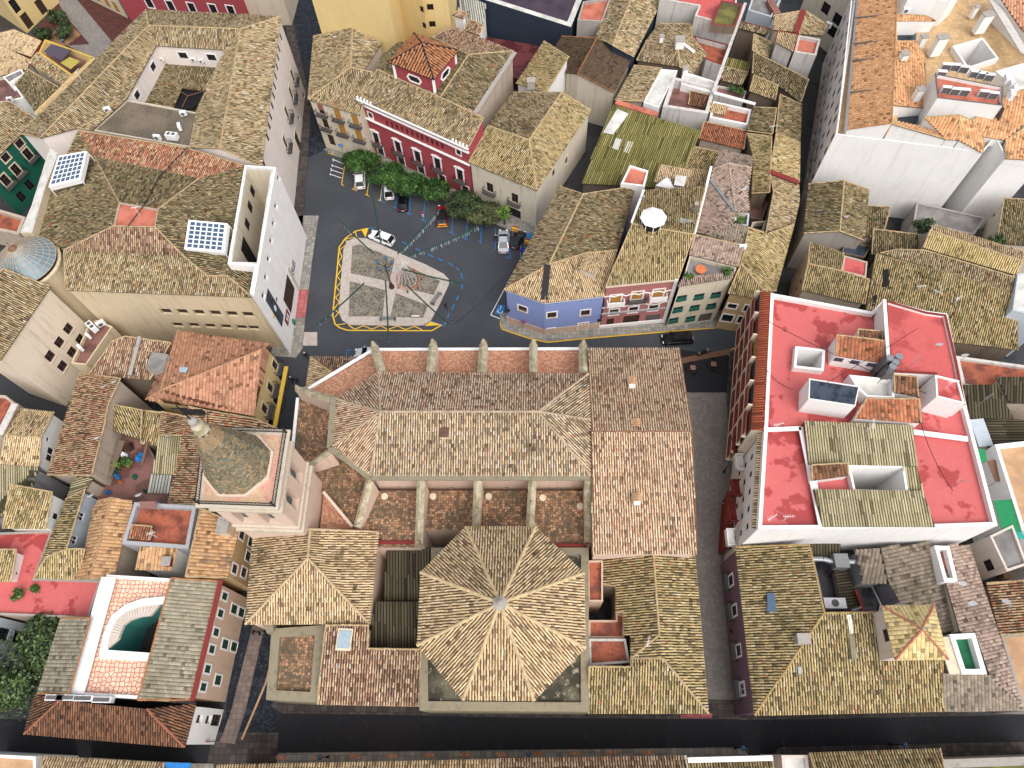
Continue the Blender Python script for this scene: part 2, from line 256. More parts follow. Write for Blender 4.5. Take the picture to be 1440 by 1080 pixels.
STY={'t':(.33,.05,.10),'m':(.46,.03,.05),'c':(.34,.0,.06)}
def lay(T,pts,d,pal,pitch,tl,sty):
    if sty=='t': pitch=(.285 if pitch>=.36 else .27) if pal!='mirador' else .5; tl=min(tl,.46)
    if sty=='c' and pal=='corr': pitch=.29
    rr,lf,hh=STY[sty]; r=rr*pitch; l=np.array([-d[1],d[0]]); u=pts[:,:2]@l; v=pts[:,:2]@d; zf=zfun(pts,tris_of(pts)); n=len(pts); U=[];VL=[];VH=[]
    k=0
    for uu in np.arange(u.min()+pitch*.5,u.max(),pitch):
        xs=[]
        for i in range(n):
            j=(i+1)%n
            if (u[i]<=uu)!=(u[j]<=uu): xs.append(v[i]+(uu-u[i])/(u[j]-u[i])*(v[j]-v[i]))
        xs.sort(); k+=1
        for a,b in zip(xs[::2],xs[1::2]):
            if b-a<.12: continue
            e=b+(.06 if sty!='c' else 0); off=(tl*.5 if (k%2 and sty=='m') else rng.uniform(0,.25*tl)); q=e
            first=True
            while q>a+.05:
                p=q-(tl-off if first and off else tl); first=False; p=max(p,a); U.append(uu); VH.append(q); VL.append(max(a,p-.05)); q=p
    if not U: return
    U=np.array(U);VL=np.array(VL);VH=np.array(VH);N_=len(U); jit=.05*pitch if sty=='t' else .01*pitch
    ju=rng.normal(0,jit,N_);jr=rng.normal(0,jit*.8,N_); h=hh*pitch/.3 if sty!='c' else hh
    V=np.zeros((N_,8,3)); lo=[-1,-.55,.55,1]; hz=[0,1,1,0]
    for e,(vv,rs,li,js) in enumerate(((VH,1.,lf*pitch/.3 if sty=='t' else lf,ju+jr),(VL,.86 if sty=='t' else 1.,0,ju-jr))):
        for q in range(4):
            uu=U+js+lo[q]*r*rs; x=l[0]*uu+d[0]*vv; y=l[1]*uu+d[1]*vv; V[:,e*4+q,0]=x;V[:,e*4+q,1]=y; V[:,e*4+q,2]=zf(x,y)+hz[q]*h*rs+li+.01
    if sty=='t': V[:,:,2]+=rng.normal(0,.008,N_)[:,None]
    cx=l[0]*U+d[0]*(VL+VH)/2; cy=l[1]*U+d[1]*(VL+VH)/2
    T.addq(V,8,[(0,1,5,4),(1,2,6,5),(2,3,7,6),(0,3,2,1)],colors(cx,cy,pal))
def caps(T,a,b,r,col,seg=.42):
    a=np.array(a,float);b=np.array(b,float); L=np.linalg.norm(b-a); n=max(1,int(L/seg)); d=(b-a)/max(L,1e-6); s=np.cross(d,[0,0,1.]); s/=max(1e-6,np.linalg.norm(s)); up=np.cross(s,d)
    t=np.arange(n); A=a+np.outer(t/n*L,d); B=a+np.outer((t+1.08)/n*L,d); V=np.zeros((n,10,3)); jj=rng.normal(0,.015,n)
    for e,(Q,rs) in enumerate(((A,.86),(B,1.05))):
        for q in range(5):
            an=math.pi*q/4; V[:,e*5+q]=Q+s*(math.cos(an)*r*rs)+up*(math.sin(an)*r*rs*.9)+s*jj[:,None]
    c=np.array([col]*n)*rng.uniform(.8,1.12,n)[:,None]; T.addq(V,10,[(0,1,6,5),(1,2,7,6),(2,3,8,7),(3,4,9,8)],np.clip(c,0,1))
# ---------------------------------------------------------------- walls with openings
def wall_panel(mb,A,B,zA,zB,base,ops,depth,m=0):
    A=np.array(A[:2]);B=np.array(B[:2]);L=np.linalg.norm(B-A)
    if L<.02:return
    d=(B-A)/L; nrm=np.array([-d[1],d[0]]) # inward
    zt=min(zA,zB); W=lambda u,z,y=0:(A[0]+d[0]*u+nrm[0]*y,A[1]+d[1]*u+nrm[1]*y,z)
    ok=[o for o in ops if o[0]>.02 and o[1]<L-.02 and o[3]<zt-.01 and o[2]>=base]
    us=sorted({0,L}|{q for o in ok for q in o[:2]}); zs=sorted({base,zt}|{q for o in ok for q in o[2:4]})
    for i in range(len(us)-1):
        for j in range(len(zs)-1):
            uc=(us[i]+us[i+1])/2;zc=(zs[j]+zs[j+1])/2
            if us[i+1]-us[i]<1e-5 or zs[j+1]-zs[j]<1e-5 or any(o[0]<uc<o[1] and o[2]<zc<o[3] for o in ok): continue
            mb.add([W(us[i],zs[j]),W(us[i+1],zs[j]),W(us[i+1],zs[j+1]),W(us[i],zs[j+1])],[(0,1,2,3)],m)
    if abs(zA-zB)>1e-3: mb.add([W(0,zt),W(L,zt),W(L,zB) if zB>zA else W(0,zA)],[(0,1,2)],m)
    for o in ok:
        a,b,c,e=o[:4]; q=[(a,c),(b,c),(b,e),(a,e)]
        for i in range(4):
            p0,p1=q[i],q[(i+1)%4]; mb.add([W(*p0),W(*p1),W(*p1,depth),W(*p0,depth)],[(0,1,2,3)],m)
        if len(o)>4 and o[4]: mb.add([W(a,c,depth),W(b,c,depth),W(b,e,depth),W(a,e,depth)],[(0,1,2,3)],1)
WM={}
def wmesh(sty,w,h):
    k=(sty,round(w,2),round(h,2))
    if k in WM: return WM[k]
    s=sty.split('+'); fr={'wood':'wood','dark':'darkwood','white':'trim','green':'greenshut','roll':'wood','redroll':'wood','greenroll':'darkgreen','nav':'navyroof','garage':'acgrey','door':'darkwood','gp':'greenshut'}.get(s[0],'wood')
    t=.07; f=MB(); y0,y1=.10,.17; X=w/2;Z=h/2
    f.box((-X,y0,-Z),(-X+t,y1,Z));f.box((X-t,y0,-Z),(X,y1,Z));f.box((-X+t,y0,Z-t),(X-t,y1,Z));f.box((-X+t,y0,-Z),(X-t,y1,-Z+t))
    if s[0] not in('garage',): f.box((-t/2,y0+.01,-Z+t),(t/2,y1-.01,Z-t)); f.box((-X+t,y0+.02,-t*.3+Z*.2),(X-t,y1-.02,t*.3+Z*.2))
    r={'frame':f.mesh('window',[fr])}
    p=MB();p.box((-X+t*.5,y1-.02,-Z+t*.5),(X-t*.5,y1+.02,Z-t*.5)); r['pane']=p.mesh('pane',['acgrey' if s[0]=='garage' else ('darkwood' if s[0]=='door' else 'glass')])
    if s[0] in('roll','redroll','greenroll','gp','green'):
        g=MB(); zb={'roll':-Z*.98,'redroll':-.1*h,'greenroll':-Z*.98,'gp':-Z*.98,'green':-Z*.98}[s[0]]; zt=0.0 if s[0]=='gp' else Z
        if s[0]=='green':
            for sx in(-1,1):
                for q in range(7): g.box((sx*X*.5-X*.46,.03,-Z+h*q/7+.02),(sx*X*.5+X*.46,.09,-Z+h*(q+1)/7-.02))
        else:
            nn=max(3,int((zt-zb)/.18))
            for q in range(nn): g.box((-X+.02,.02 if s[0]!='gp' else -.12,zb+(zt-zb)*q/nn),(X-.02,.08,zb+(zt-zb)*(q+1)/nn-.015))
        r['shutter']=g.mesh('shutter',[{'roll':'orangeblind','redroll':'redblind','greenroll':'darkgreen','gp':'greenshut','green':'darkgreen'}[s[0]]])
    if 'T' in s or 'C' in s:
        g=MB();q=.2; g.box((-X-q,-.06,-Z-q),(-X,.05,Z+q));g.box((X,-.06,-Z-q),(X+q,.05,Z+q));g.box((-X,-.06,Z),(X,.05,Z+q));g.box((-X,-.06,-Z-q),(X,.05,-Z)); r['surround']=g.mesh('surround',['trim' if 'T' in s else 'trimcream'])
    if 'P' in s: # ornate pediment
        g=MB();q=.26; g.box((-X-q,-.08,-Z),(-X,.05,Z+q));g.box((X,-.08,-Z),(X+q,.05,Z+q));g.box((-X,-.08,Z),(X,.05,Z+q))
        g.box((-X-q*1.6,-.2,Z+q),(X+q*1.6,.05,Z+q+.14)); 
        for i in range(-2,3): g.box((i*X*.55-.14,-.14,Z+q+.14),(i*X*.55+.14,.02,Z+q+.42-.08*abs(i)))
        r['surround']=g.mesh('surround',['trim'])
    if 'S' in s: g=MB(); g.box((-X-.12,-.16,-Z-.1),(X+.12,.1,-Z)); r['sill']=g.mesh('sill',['trimcream'])
    for kk,cm in (('B','acgrey'),('W','trim')):
        if kk in s:
            g=MB(); bw=X+.5; g.box((-bw,-.75,-Z-.22),(bw,-.02,-Z-.06)); r['balcony']=g.mesh('balcony',[cm])
            g=MB(); zr=-Z+.85
            if kk=='B':
                for a,b in(((-bw,-.72),(bw,-.72)),((-bw,-.72),(-bw,-.02)),((bw,-.72),(bw,-.02))):
                    g.tube((a[0],a[1],zr),(b[0],b[1],zr),.035,4); g.tube((a[0],a[1],-Z+.02),(b[0],b[1],-Z+.02),.025,4); nb=max(2,int((abs(a[0]-b[0])+abs(a[1]-b[1]))/.2))
                    for i in range(nb+1): x=a[0]+(b[0]-a[0])*i/nb;y=a[1]+(b[1]-a[1])*i/nb; g.tube((x,y,-Z-.06),(x,y,zr),.018,4)
                r['railing']=g.mesh('railing',['iron'])
            else:
                g.box((-bw,-.76,-Z-.06),(bw,-.66,zr));g.box((-bw,-.66,-Z-.06),(-bw+.1,-.02,zr));g.box((bw-.1,-.66,-Z-.06),(bw,-.02,zr)); r['railing']=g.mesh('railing',['trim'])
    WM[k]=r; return r
def put_window(par,A,B,u,z,sty,w,h):
    A=np.array(A[:2]);B=np.array(B[:2]);L=np.linalg.norm(B-A);d=(B-A)/L; p=A+d*u; rz=math.atan2(d[1],d[0]); r=wmesh(sty,w,h); nm='garage_door' if sty.startswith('garage') else ('door' if sty.startswith('door') else 'window')
    wd=inst(nm,r['frame'],par,(p[0],p[1],z),rz); ba=None
    for k in('pane','shutter','surround','sill'):
        if k in r: inst(k,r[k],wd,None,local=True)
    if 'balcony' in r: ba=inst('balcony',r['balcony'],par,(p[0],p[1],z),rz); inst('railing',r['railing'],ba,None,local=True)
def hit(A,B,px,py):
    A=np.array(A[:2]);B=np.array(B[:2]);L=np.linalg.norm(B-A);d=(B-A)/L;nn=np.array([-d[1],d[0]]);w=raydir(px,py); s=(A@nn)/(w[:2]@nn); q=w[:2]*s; return (q-A)@d, H+w[2]*s
def loops(faces):
    ed={}
    for f in faces:
        for i in range(len(f)):
            a,b=f[i],f[(i+1)%len(f)]
            if (b,a) in ed: del ed[(b,a)]
            else: ed[(a,b)]=1
    nxt={a:b for a,b in ed}; out=[]
    while nxt:
        a=next(iter(nxt)); l=[a]; b=nxt.pop(a)
        while b!=a and b in nxt: l.append(b); b=nxt.pop(b)
        out.append(l)
    return out
def inset(pts,ov):
    n=len(pts);out=[]
    for i in range(n):
        p0,p,p1=[np.array(pts[k][:2]) for k in((i-1)%n,i,(i+1)%n)]; d0=p-p0;d1=p1-p; d0=d0/max(1e-6,np.linalg.norm(d0));d1=d1/max(1e-6,np.linalg.norm(d1)); n0=np.array([-d0[1],d0[0]]);n1=np.array([-d1[1],d1[0]]); m=n0+n1; q=m@m
        if q<.15: m=n0;q=1
        k=2/q if q>.5 else 1.5; out.append(p+m*ov*min(k,1.8))
    return out
def area2(p): 
    return sum(p[i][0]*p[(i+1)%len(p)][1]-p[(i+1)%len(p)][0]*p[i][1] for i in range(len(p)))
DEPTH=.24
def walls(par,lps,V,wall,base,wins,ov,drop=.12,name='wall'):
    mb=MB(); todo=[w for w in (wins or []) if w[2]!='MAT']; em={frozenset(w[:2]):w[3] for w in (wins or []) if w[2]=='MAT'}; extra=sorted(set(em.values()))
    for lp in lps:
        xy=inset([V[i] for i in lp],ov); n=len(lp)
        for i in range(n):
            j=(i+1)%n; a,b=lp[i],lp[j]; A=xy[i];B=xy[j]; zA=V[a][2]-drop;zB=V[b][2]-drop; L=np.linalg.norm(B-A)
            if L<.05: continue
            ops=[]
            for w in todo:
                if {w[0],w[1]}=={a,b}:
                    for (px,py) in w[5]:
                        u,z=hit(A,B,px,py); hw,hh=w[3]/2,w[4]/2
                        if u-hw<.03 or u+hw>L-.03 or z+hh>min(zA,zB)-.02:
                            z=min(z,min(zA,zB)-hh-.06); u=min(max(u,hw+.06),L-hw-.06)
                        z=max(z,base+hh+.02)
                        if L<w[3]+.15: continue
                        o=(u-hw,u+hw,z-hh,z+hh,w[2]=='blank')
                        if any(not(o[1]<=q[0]-.04 or o[0]>=q[1]+.04 or o[3]<=q[2]-.04 or o[2]>=q[3]+.04) for q in ops): continue
                        ops.append(o)
                        if w[2]!='blank': put_window(par,A,B,u,z,w[2],w[3],w[4])
            wall_panel(mb,A,B,zA,zB,base,ops,DEPTH if not any(w[2]=='blank' for w in todo if {w[0],w[1]}=={a,b}) else .32,m=(2+extra.index(em[frozenset((a,b))]) if frozenset((a,b)) in em else 0))
    return mb.obj(name,[wall,'darkwood']+extra,par)
def vol(par,pts,faces,wall='cream',pal='lich',pitch=.3,tl=.45,slope=.32,ov=.25,base=0.,wins=None,sty='t',capc=None,capr=.13,thick=.14,edgecaps=True,rname='roof',nowall=False):
    V=[None]*len(pts)
    for i,p in enumerate(pts):
        if len(p)==3 and p[2] is not None: V[i]=P(*p)
    fs=[f if isinstance(f,dict) else {'i':f} for f in faces]
    for f in fs:
        ids=f['i']; un=[i for i in ids if V[i] is None]
        if not un: continue
        kn=[V[i] for i in ids if V[i] is not None]; e0,e1=V[ids[0]],V[ids[1]]
        if len(kn)>=3 and 's' not in f: pl=planefit(np.array(kn))
        else:
            dd=(e1-e0)[:2]; dd=dd/np.linalg.norm(dd); nn=np.array([-dd[1],dd[0]]); c=np.mean([P(pts[i][0],pts[i][1],e0[2])[:2] for i in ids],0)
            if (c-e0[:2])@nn<0: nn=-nn
            s=f.get('s',slope); g=nn*s+dd*((e1[2]-e0[2])/np.linalg.norm((e1-e0)[:2])); pl=np.array([g[0],g[1],e0[2]-g@e0[:2]])
        for i in un:
            w=raydir(pts[i][0],pts[i][1]); s=(pl[2]-H)/(w[2]-pl[0]*w[0]-pl[1]*w[1]); V[i]=np.array([w[0]*s,w[1]*s,H+w[2]*s])
    ori=[]
    for f in fs:
        ids=list(f['i']); 
        if area2([V[i] for i in ids])<0: ids=ids[::-1]
        f['i']=ids; ori.append(ids)
    lps=loops(ori)
    if not nowall: walls(par,lps,V,wall,base,wins,ov)
    # deck
    mb=MB(); T=Tiles(); R=Tiles(); mats=[]; info={}
    for f in fs:
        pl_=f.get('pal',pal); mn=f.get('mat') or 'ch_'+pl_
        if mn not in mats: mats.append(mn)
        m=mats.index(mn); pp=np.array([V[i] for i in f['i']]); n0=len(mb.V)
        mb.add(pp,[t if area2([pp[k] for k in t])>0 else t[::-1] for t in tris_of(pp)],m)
        g=planefit(pp); d=-g[:2]; 
        if 'dir' in f: q=f['dir']; zz=pp[:,2].mean(); d=(P(q[2],q[3],zz)-P(q[0],q[1],zz))[:2]
        nd=np.linalg.norm(d); d=d/nd if nd>1e-6 else np.array([0,-1.]); f['d']=d;f['g']=g[:2]
        if not f.get('mat'): lay(T,pp,d,pl_,f.get('pitch',pitch),f.get('tl',tl),f.get('sty',sty))
        for k in range(len(f['i'])): info[(f['i'][k],f['i'][(k+1)%len(f['i'])])]=f
    for lp in lps:
        n=len(lp)
        for k in range(n):
            a,b=V[lp[k]],V[lp[(k+1)%n]]; mb.add([a-[0,0,thick],b-[0,0,thick],b,a],[(0,1,2,3)],0)
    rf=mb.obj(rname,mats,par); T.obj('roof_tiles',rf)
    cc=tuple(q*.8 for q in lin(capc or (206,178,134))[:3]); done=set()
    for (a,b),f in info.items():
        if (b,a) in done: continue
        done.add((a,b)); g=info.get((b,a)); pa,pb=V[a],V[b]; dd=(pb-pa)[:2]; L=np.linalg.norm(dd)
        if L<.3: continue
        nn=np.array([-dd[1],dd[0]])/L
        if g is None:
            if not edgecaps or f.get('mat'): continue
            o=-nn@f['d']
            if o>.5: continue
            caps(R,pa+[0,0,.05],pb+[0,0,.05],capr*(.8),cc)
        elif g is not f:
            cv=f['g']@nn-g['g']@nn
            if cv<-.04: caps(R,pa+[0,0,.06],pb+[0,0,.06],capr,cc)
            elif cv>.04 and not(f.get('mat') or g.get('mat')): caps(R,pa+[0,0,.01],pb+[0,0,.01],.09,lin((96,84,66))[:3],1.2)
    R.obj('ridge_tiles',rf); return V
def bld(name,label,cat,px,py,group=None): 
    p=P(px,py,0); return empty(name,p,label,cat,group)
def flat(par,pts,z,floor='redroof',wall='white',ph=.6,pt=.25,base=0.,wins=None,holes=(),par_mat=None,capm=None,rname='roof'):
    V=[P(p[0],p[1],z) for p in pts]; 
    if area2(V)<0: V=V[::-1]; rev=True
    else: rev=False
    idx=list(range(len(V)))
    if rev and wins:
        n=len(V); wins=[(n-1-w[0],n-1-w[1])+tuple(w[2:]) for w in wins]
    walls(par,[idx],V,wall,base,wins,0.,0.)
    inn=[np.append(q,z) for q in inset(V,pt)]; n=len(V); mb=MB()
    for i in range(n):
        j=(i+1)%n; mb.add([V[i],V[j],inn[j],inn[i]],[(0,1,2,3)],0); mb.add([inn[i],inn[j],inn[j]-[0,0,ph],inn[i]-[0,0,ph]],[(0,1,2,3)],1)
    mb.obj('parapet',[capm or wall,par_mat or wall],par)
    fl=[p-[0,0,ph] for p in inn]; rings=[[Vector((p[0],p[1],0)) for p in fl]]; allp=list(fl); hb=MB()
    for h in holes:
        hp=[P(q[0],q[1],z-ph+h.get('curb',.0)) for q in h['p']]
        if area2(hp)>0: hp=hp[::-1]
        low=[np.array([p[0],p[1],z-ph]) for p in hp]; rings.append([Vector((p[0],p[1],0)) for p in low]); allp+=low; m=len(hp); c=h.get('curb',0)
        out=[np.append(q,z-ph) for q in inset(low,h.get('t',.2))]
        if c>0:
            for i in range(m):
                j=(i+1)%m; a=hp[i];b=hp[j];oa=out[i]+[0,0,c];ob=out[j]+[0,0,c]; hb.add([a,b,ob,oa],[(0,1,2,3)],0); hb.add([oa,ob,ob-[0,0,c],oa-[0,0,c]],[(0,1,2,3)],0)
        for i in range(m): a=hp[i];b=hp[(i+1)%m]; hb.add([a,b,b-[0,0,h['d']],a-[0,0,h['d']]],[(0,1,2,3)],1)
        lo=[p-[0,0,h['d']] for p in hp]; hb.add(lo,tris_of(lo),2); hb.obj('light_well',[h.get('cm','white'),h.get('m','white'),h.get('f','yardfloor')],par); hb=MB()
    tr=tessellate_polygon(rings); fb=MB(); fb.add(allp,[t if area2([allp[k] for k in t])>0 else t[::-1] for t in [tuple(x) for x in tr]],0); fb.obj(rname,[floor],par)
    return V
def hut(par,pts,z,base,wall='white',floor='white'): # simple flat-topped box (chimney, stair head ...)
    V=[P(p[0],p[1],z) for p in pts]; V=V if area2(V)>0 else V[::-1]; mb=MB(); n=len(V)
    mb.add(V,[tuple(range(n))],1)
    for i in range(n): a=V[i];b=V[(i+1)%n]; mb.add([a*[1,1,0]+[0,0,base],b*[1,1,0]+[0,0,base],b,a],[(0,1,2,3)],0)
    return mb,V
def chimney(par,px,py,z,w=.7,d=.7,h=1.5,rz=0,mat='white',cap='concrete'):
    p=P(px,py,z); mb=MB(); mb.box((p[0]-w/2,p[1]-d/2,z-h),(p[0]+w/2,p[1]+d/2,z-.22),0,rz); mb.box((p[0]-w/2-.1,p[1]-d/2-.1,z-.1),(p[0]+w/2+.1,p[1]+d/2+.1,z),1,rz)
    for sx in(-1,1):
        for sy in(-1,1): mb.box((p[0]+sx*(w/2-.1)-.07,p[1]+sy*(d/2-.1)-.07,z-.24),(p[0]+sx*(w/2-.1)+.07,p[1]+sy*(d/2-.1)+.07,z-.08),0,rz,(p[0],p[1]))
    mb.box((p[0]-w/4,p[1]-d/4,z-.3),(p[0]+w/4,p[1]+d/4,z-.16),2,rz,(p[0],p[1])); return mb.obj('chimney',[mat,cap,'dark'],par)
def strip(par,name,a,b,z0,z1,w,mat): # bar between two pixel points at given heights
    A=P(*a,z0);B=P(*b,z1); mb=MB(); d=(B-A)[:2];L=np.linalg.norm(d);n=np.array([-d[1],d[0]])/L*w/2; V=[(A[0]+n[0],A[1]+n[1],z0),(A[0]-n[0],A[1]-n[1],z0),(B[0]-n[0],B[1]-n[1],z1),(B[0]+n[0],B[1]+n[1],z1)]
    V=V+[(x,y,z+.18) for x,y,z in V]; mb.add(V,[(3,2,1,0),(4,5,6,7),(0,1,5,4),(1,2,6,5),(2,3,7,6),(3,0,4,7)]); return mb.obj(name,[mat],par)
# ================================================================ GROUND
def sheet(name,pts,z,mat,kind='structure',par=None,label=None,th=0):
    V=[P(p[0],p[1],z) for p in pts]; V=V if area2(V)>0 else V[::-1]; mb=MB(); mb.add(V,[t if area2([V[k] for k in t])>0 else t[::-1] for t in tris_of(V)])
    if th:
        n=len(V)
        for i in range(n): a=V[i];b=V[(i+1)%n]; mb.add([a-[0,0,th],b-[0,0,th],b,a],[(0,1,2,3)])
    o=mb.obj(name,[mat],par,loc=None if par else V[0]*[1,1,0])
    if not par: o['kind']=kind
    return o
mk('ground',[(-420,-300,-.02),(420,-300,-.02),(420,520,-.02),(-420,520,-.02)],[(0,1,2,3)],['ground'],loc=(0,0,-.02))['kind']='structure'
sheet('plaza_road',[(380,240),(432,190),(470,200),(760,340),(1060,465),(1030,500),(1022,552),(940,552),(400,620),(380,520)],.0,'asphalt')
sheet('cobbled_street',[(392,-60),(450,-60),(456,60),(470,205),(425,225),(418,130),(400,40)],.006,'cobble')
sheet('north_street',[(300,560),(420,470),(470,700),(440,760),(360,700)],.004,'asphalt')
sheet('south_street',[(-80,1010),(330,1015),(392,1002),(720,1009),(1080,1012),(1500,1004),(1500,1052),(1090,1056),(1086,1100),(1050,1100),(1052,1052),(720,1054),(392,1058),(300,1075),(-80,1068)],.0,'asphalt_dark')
sheet('lane',[(958,552),(1030,552),(1036,700),(1052,1003),(1050,1012),(992,1006),(970,700)],.0,'cobblegrey')
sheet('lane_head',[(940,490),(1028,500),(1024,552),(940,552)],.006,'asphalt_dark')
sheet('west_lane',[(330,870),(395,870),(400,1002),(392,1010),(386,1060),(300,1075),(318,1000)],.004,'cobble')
sheet('lane_paving',[(300,1030),(392,1030),(388,1075),(290,1080)],.010,'pavedark')
K=.13
sheet('pavement',[(421,303),(448,303),(441,350),(434,407),(429,447),(425,490),(416,503),(380,500),(400,420)],K,'paving',th=K)
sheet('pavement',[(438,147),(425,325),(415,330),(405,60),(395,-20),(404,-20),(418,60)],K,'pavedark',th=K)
sheet('entrance_paving',[(434,407),(420,407),(414,446),(429,447)],K+.006,'pavered')
sheet('crossing_slab',[(427,467),(446,467),(446,486),(426,486)],.012,'pavepink')
sheet('pavement',[(703,440),(704,455),(706,462),(720,466.5),(747.5,475.5),(770,480),(820,475),(932.5,465.5),(1007,460),(1055,463.5),(1060,440),(940,430),(760,440)],K,'paving',th=K)
sheet('pavement',[(455,210),(480,222),(545,232),(600,262),(665,300),(720,325),(760,330),(770,300),(640,230),(500,190)],K,'paving',th=K)
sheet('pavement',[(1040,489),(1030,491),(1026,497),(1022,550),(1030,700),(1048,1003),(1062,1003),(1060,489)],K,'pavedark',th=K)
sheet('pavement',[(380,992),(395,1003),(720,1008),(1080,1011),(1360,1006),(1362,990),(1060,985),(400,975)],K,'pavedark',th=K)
sheet('pavement',[(392,1059),(720,1055),(1035,1051),(1046,1053),(1052,1062),(1052,1110),(380,1110)],K,'paving',th=K)
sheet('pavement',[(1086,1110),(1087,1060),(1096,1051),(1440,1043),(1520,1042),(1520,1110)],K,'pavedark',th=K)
sheet('pavement',[(309,1044),(325,1000),(355,880),(372,880),(345,1000),(330,1046)],K,'pavebrown',th=K)
sheet('pavement',[(-80,1068),(300,1074),(300,1110),(-80,1110)],K,'paving',th=K)
for i in range(11):
    x=388+i*51.5; y=1066-i*.8; sheet('paving_slab',[(x,y-3.5),(x+16,y-3.6),(x+16,y+2.5),(x,y+2.6)],K+.006,'hextile2')
sheet('paving_slab',[(957,1005),(1002,1003),(1001,1010),(957,1010)],K+.006,'pavered')
# plaza island
isl=[(483,350),(488,339),(500,334),(515,335),(538,345),(571,360),(599,372),(624,385),(631.5,393),(631,400),(618,428),(606,450),(596,457),(571,458),(490.5,456.5),(481,450),(476,439),(479.5,393)]
sheet('traffic_island',isl,.15,'pavepink',th=.15)
for b in ([(495.4,346),(506,343.5),(555,363.5),(548,396),(493,384)],[(565.5,371),(619,395),(610,415),(560,402)],[(492,395),(542,408),(538,445),(490,445)],[(556,412),(602,429.5),(595,447),(549,446)]): sheet('cobble_bed',b,.156,'pebble')
# road paint
def line(a,b,w,mat,z=.012):
    A=P(*a);B=P(*b);d=(B-A)[:2];L=np.linalg.norm(d);n=np.array([-d[1],d[0]])/L*w/2; return [(A[0]+n[0],A[1]+n[1],z),(A[0]-n[0],A[1]-n[1],z),(B[0]-n[0],B[1]-n[1],z),(B[0]+n[0],B[1]+n[1],z)]
zc=[0]
def paint(name,segs,mat,w=.14):
    mb=MB(); zc[0]+=1
    for k,(a,b) in enumerate(segs): mb.add(line(a,b,w,mat,.012+.0007*(k%7)+.0001*zc[0]),[(0,1,2,3)])
    o=mb.obj(name,[mat],loc=P(*segs[0][0])); o['kind']='structure'; return o
def poly(pp): return list(zip(pp[:-1],pp[1:]))
z2=lambda x,y:(460+x/7.2,310+y/7.2); z8=lambda x,y:(440+x/7.2,170+y/7.2); zo1=lambda x,y:(600+x/9,220+y/9); r6=lambda x,y:(360+x/4,270+y/4)
out=[(517.6,321),(500,325),(486,335),(477,347.5),(475,370),(469,431),(468,443),(471,455.5),(478,461),(489,464.5),(560,465),(607.5,465),(621,457)]
paint('yellow_zigzag_border',poly(out),'yellowpaint',.2)
zz=[(499,325),(502,333),(486,336),(488,343),(477,352),(481,361),(476,369),(481,378),(474,388),(480,396),(473,404),(479,411),(472,418),(477,425),(470,434),(476,440),(471,446)]
paint('yellow_zigzag',poly(zz),'yellowpaint',.14)
zz=[(474,457),(486,455)]; zz2=[(490,457),(499,463),(511,458),(523,463),(535,458),(546,463.5),(559,458.5),(570,463.5),(583,459),(594,464)]
paint('yellow_zigzag',poly(zz)+poly(zz2),'yellowpaint',.14)
for t in ([(508.6,324),(518,321),(514,334)],[(605,452),(621,457),(597,458.5)]): sheet('yellow_road_wedge',t,.014,'yellowpaint')
bd=[((518,320.5),(528,321)),((565.5,340.3),(575,344.7)),((584,349),(591,352.3)),((601.6,357.2),(609.3,361.4)),((616,363.5),(623,367)),((631,370),(637,374)),((642,376.5),(645.5,380)),((648,384),(650.7,392)),((650.5,399.5),(649.6,406.5)),((644.7,416),(641.6,422.4)),((638.5,428),(635.7,435.7)),((631.5,440.5),(629.5,446.8)),((626.6,452.3),(623.6,458.3)),((606,451.6),(623.6,458.3))]
for s in bd: paint('blue_bay_dash',[s],'bluepaint',.16)
def zl(f,*a): return [(f(a[i],a[i+1]),f(a[i+2],a[i+3])) for i in range(0,len(a),4)]
for f,a,m in ((z8,(330,405,290,645,290,645,314,655,150,325,305,378),'yellowpaint'),(z8,(425,630,415,692,393,687,447,710),'yellowpaint'),(z8,(570,580,548,752,528,742,572,766),'yellowpaint'),(z8,(705,640,680,805,660,800,695,812),'yellowpaint'),
  (z8,(205,390,320,440,203,382,207,412),'whitepaint'),(z8,(195,450,308,490,193,440,197,465),'whitepaint'),(z8,(185,495,300,535,183,480,187,512),'whitepaint'),(z8,(178,540,292,580,174,530,180,552),'whitepaint'),
  (z8,(716,650,692,812,690,810,728,830),'bluepaint'),(z8,(850,725,838,882,810,872,862,890),'bluepaint'),(z8,(990,745,972,940,945,930,996,950),'bluepaint'),(z8,(1135,765,1120,1005,1093,998,1150,1020),'bluepaint'),
  (zo1,(335,715,320,965,285,955,360,988),'bluepaint'),(zo1,(512,820,495,1042,455,1030,518,1058),'bluepaint'),(zo1,(695,880,683,1085,650,1070,702,1095),'bluepaint'),(zo1,(872,920,868,1175),'bluepaint'),(r6,(1424,220,1430,372,1408,366,1432,374),'bluepaint'),
  (r6,(1395,550,1320,692,1320,692,1385,718,1385,718,1402,680),'whitepaint'),(r6,(510,890,508,930,512,889,535,891,545,891,575,891),'bluepaint')): paint('parking_bay_line',zl(f,*a),m,.13)
sheet('blue_bay_square',[(701,428.5),(711,430),(706,443),(696,441)],.015,'bluepaint')
mb=MB(); a=P(703.5,436); 
for s,e in (((.1,.55),(.02,.1)),((.02,.1),(-.35,.02)),((-.35,.02),(-.45,-.35)),((.06,.3),(-.25,.25))): mb.add([tuple(v) for v in np.array([[a[0]+s[0]-.05,a[1]+s[1],.02],[a[0]+s[0]+.06,a[1]+s[1]+.02,.02],[a[0]+e[0]+.06,a[1]+e[1],.02],[a[0]+e[0]-.05,a[1]+e[1]-.02,.02]])],[(0,1,2,3)])
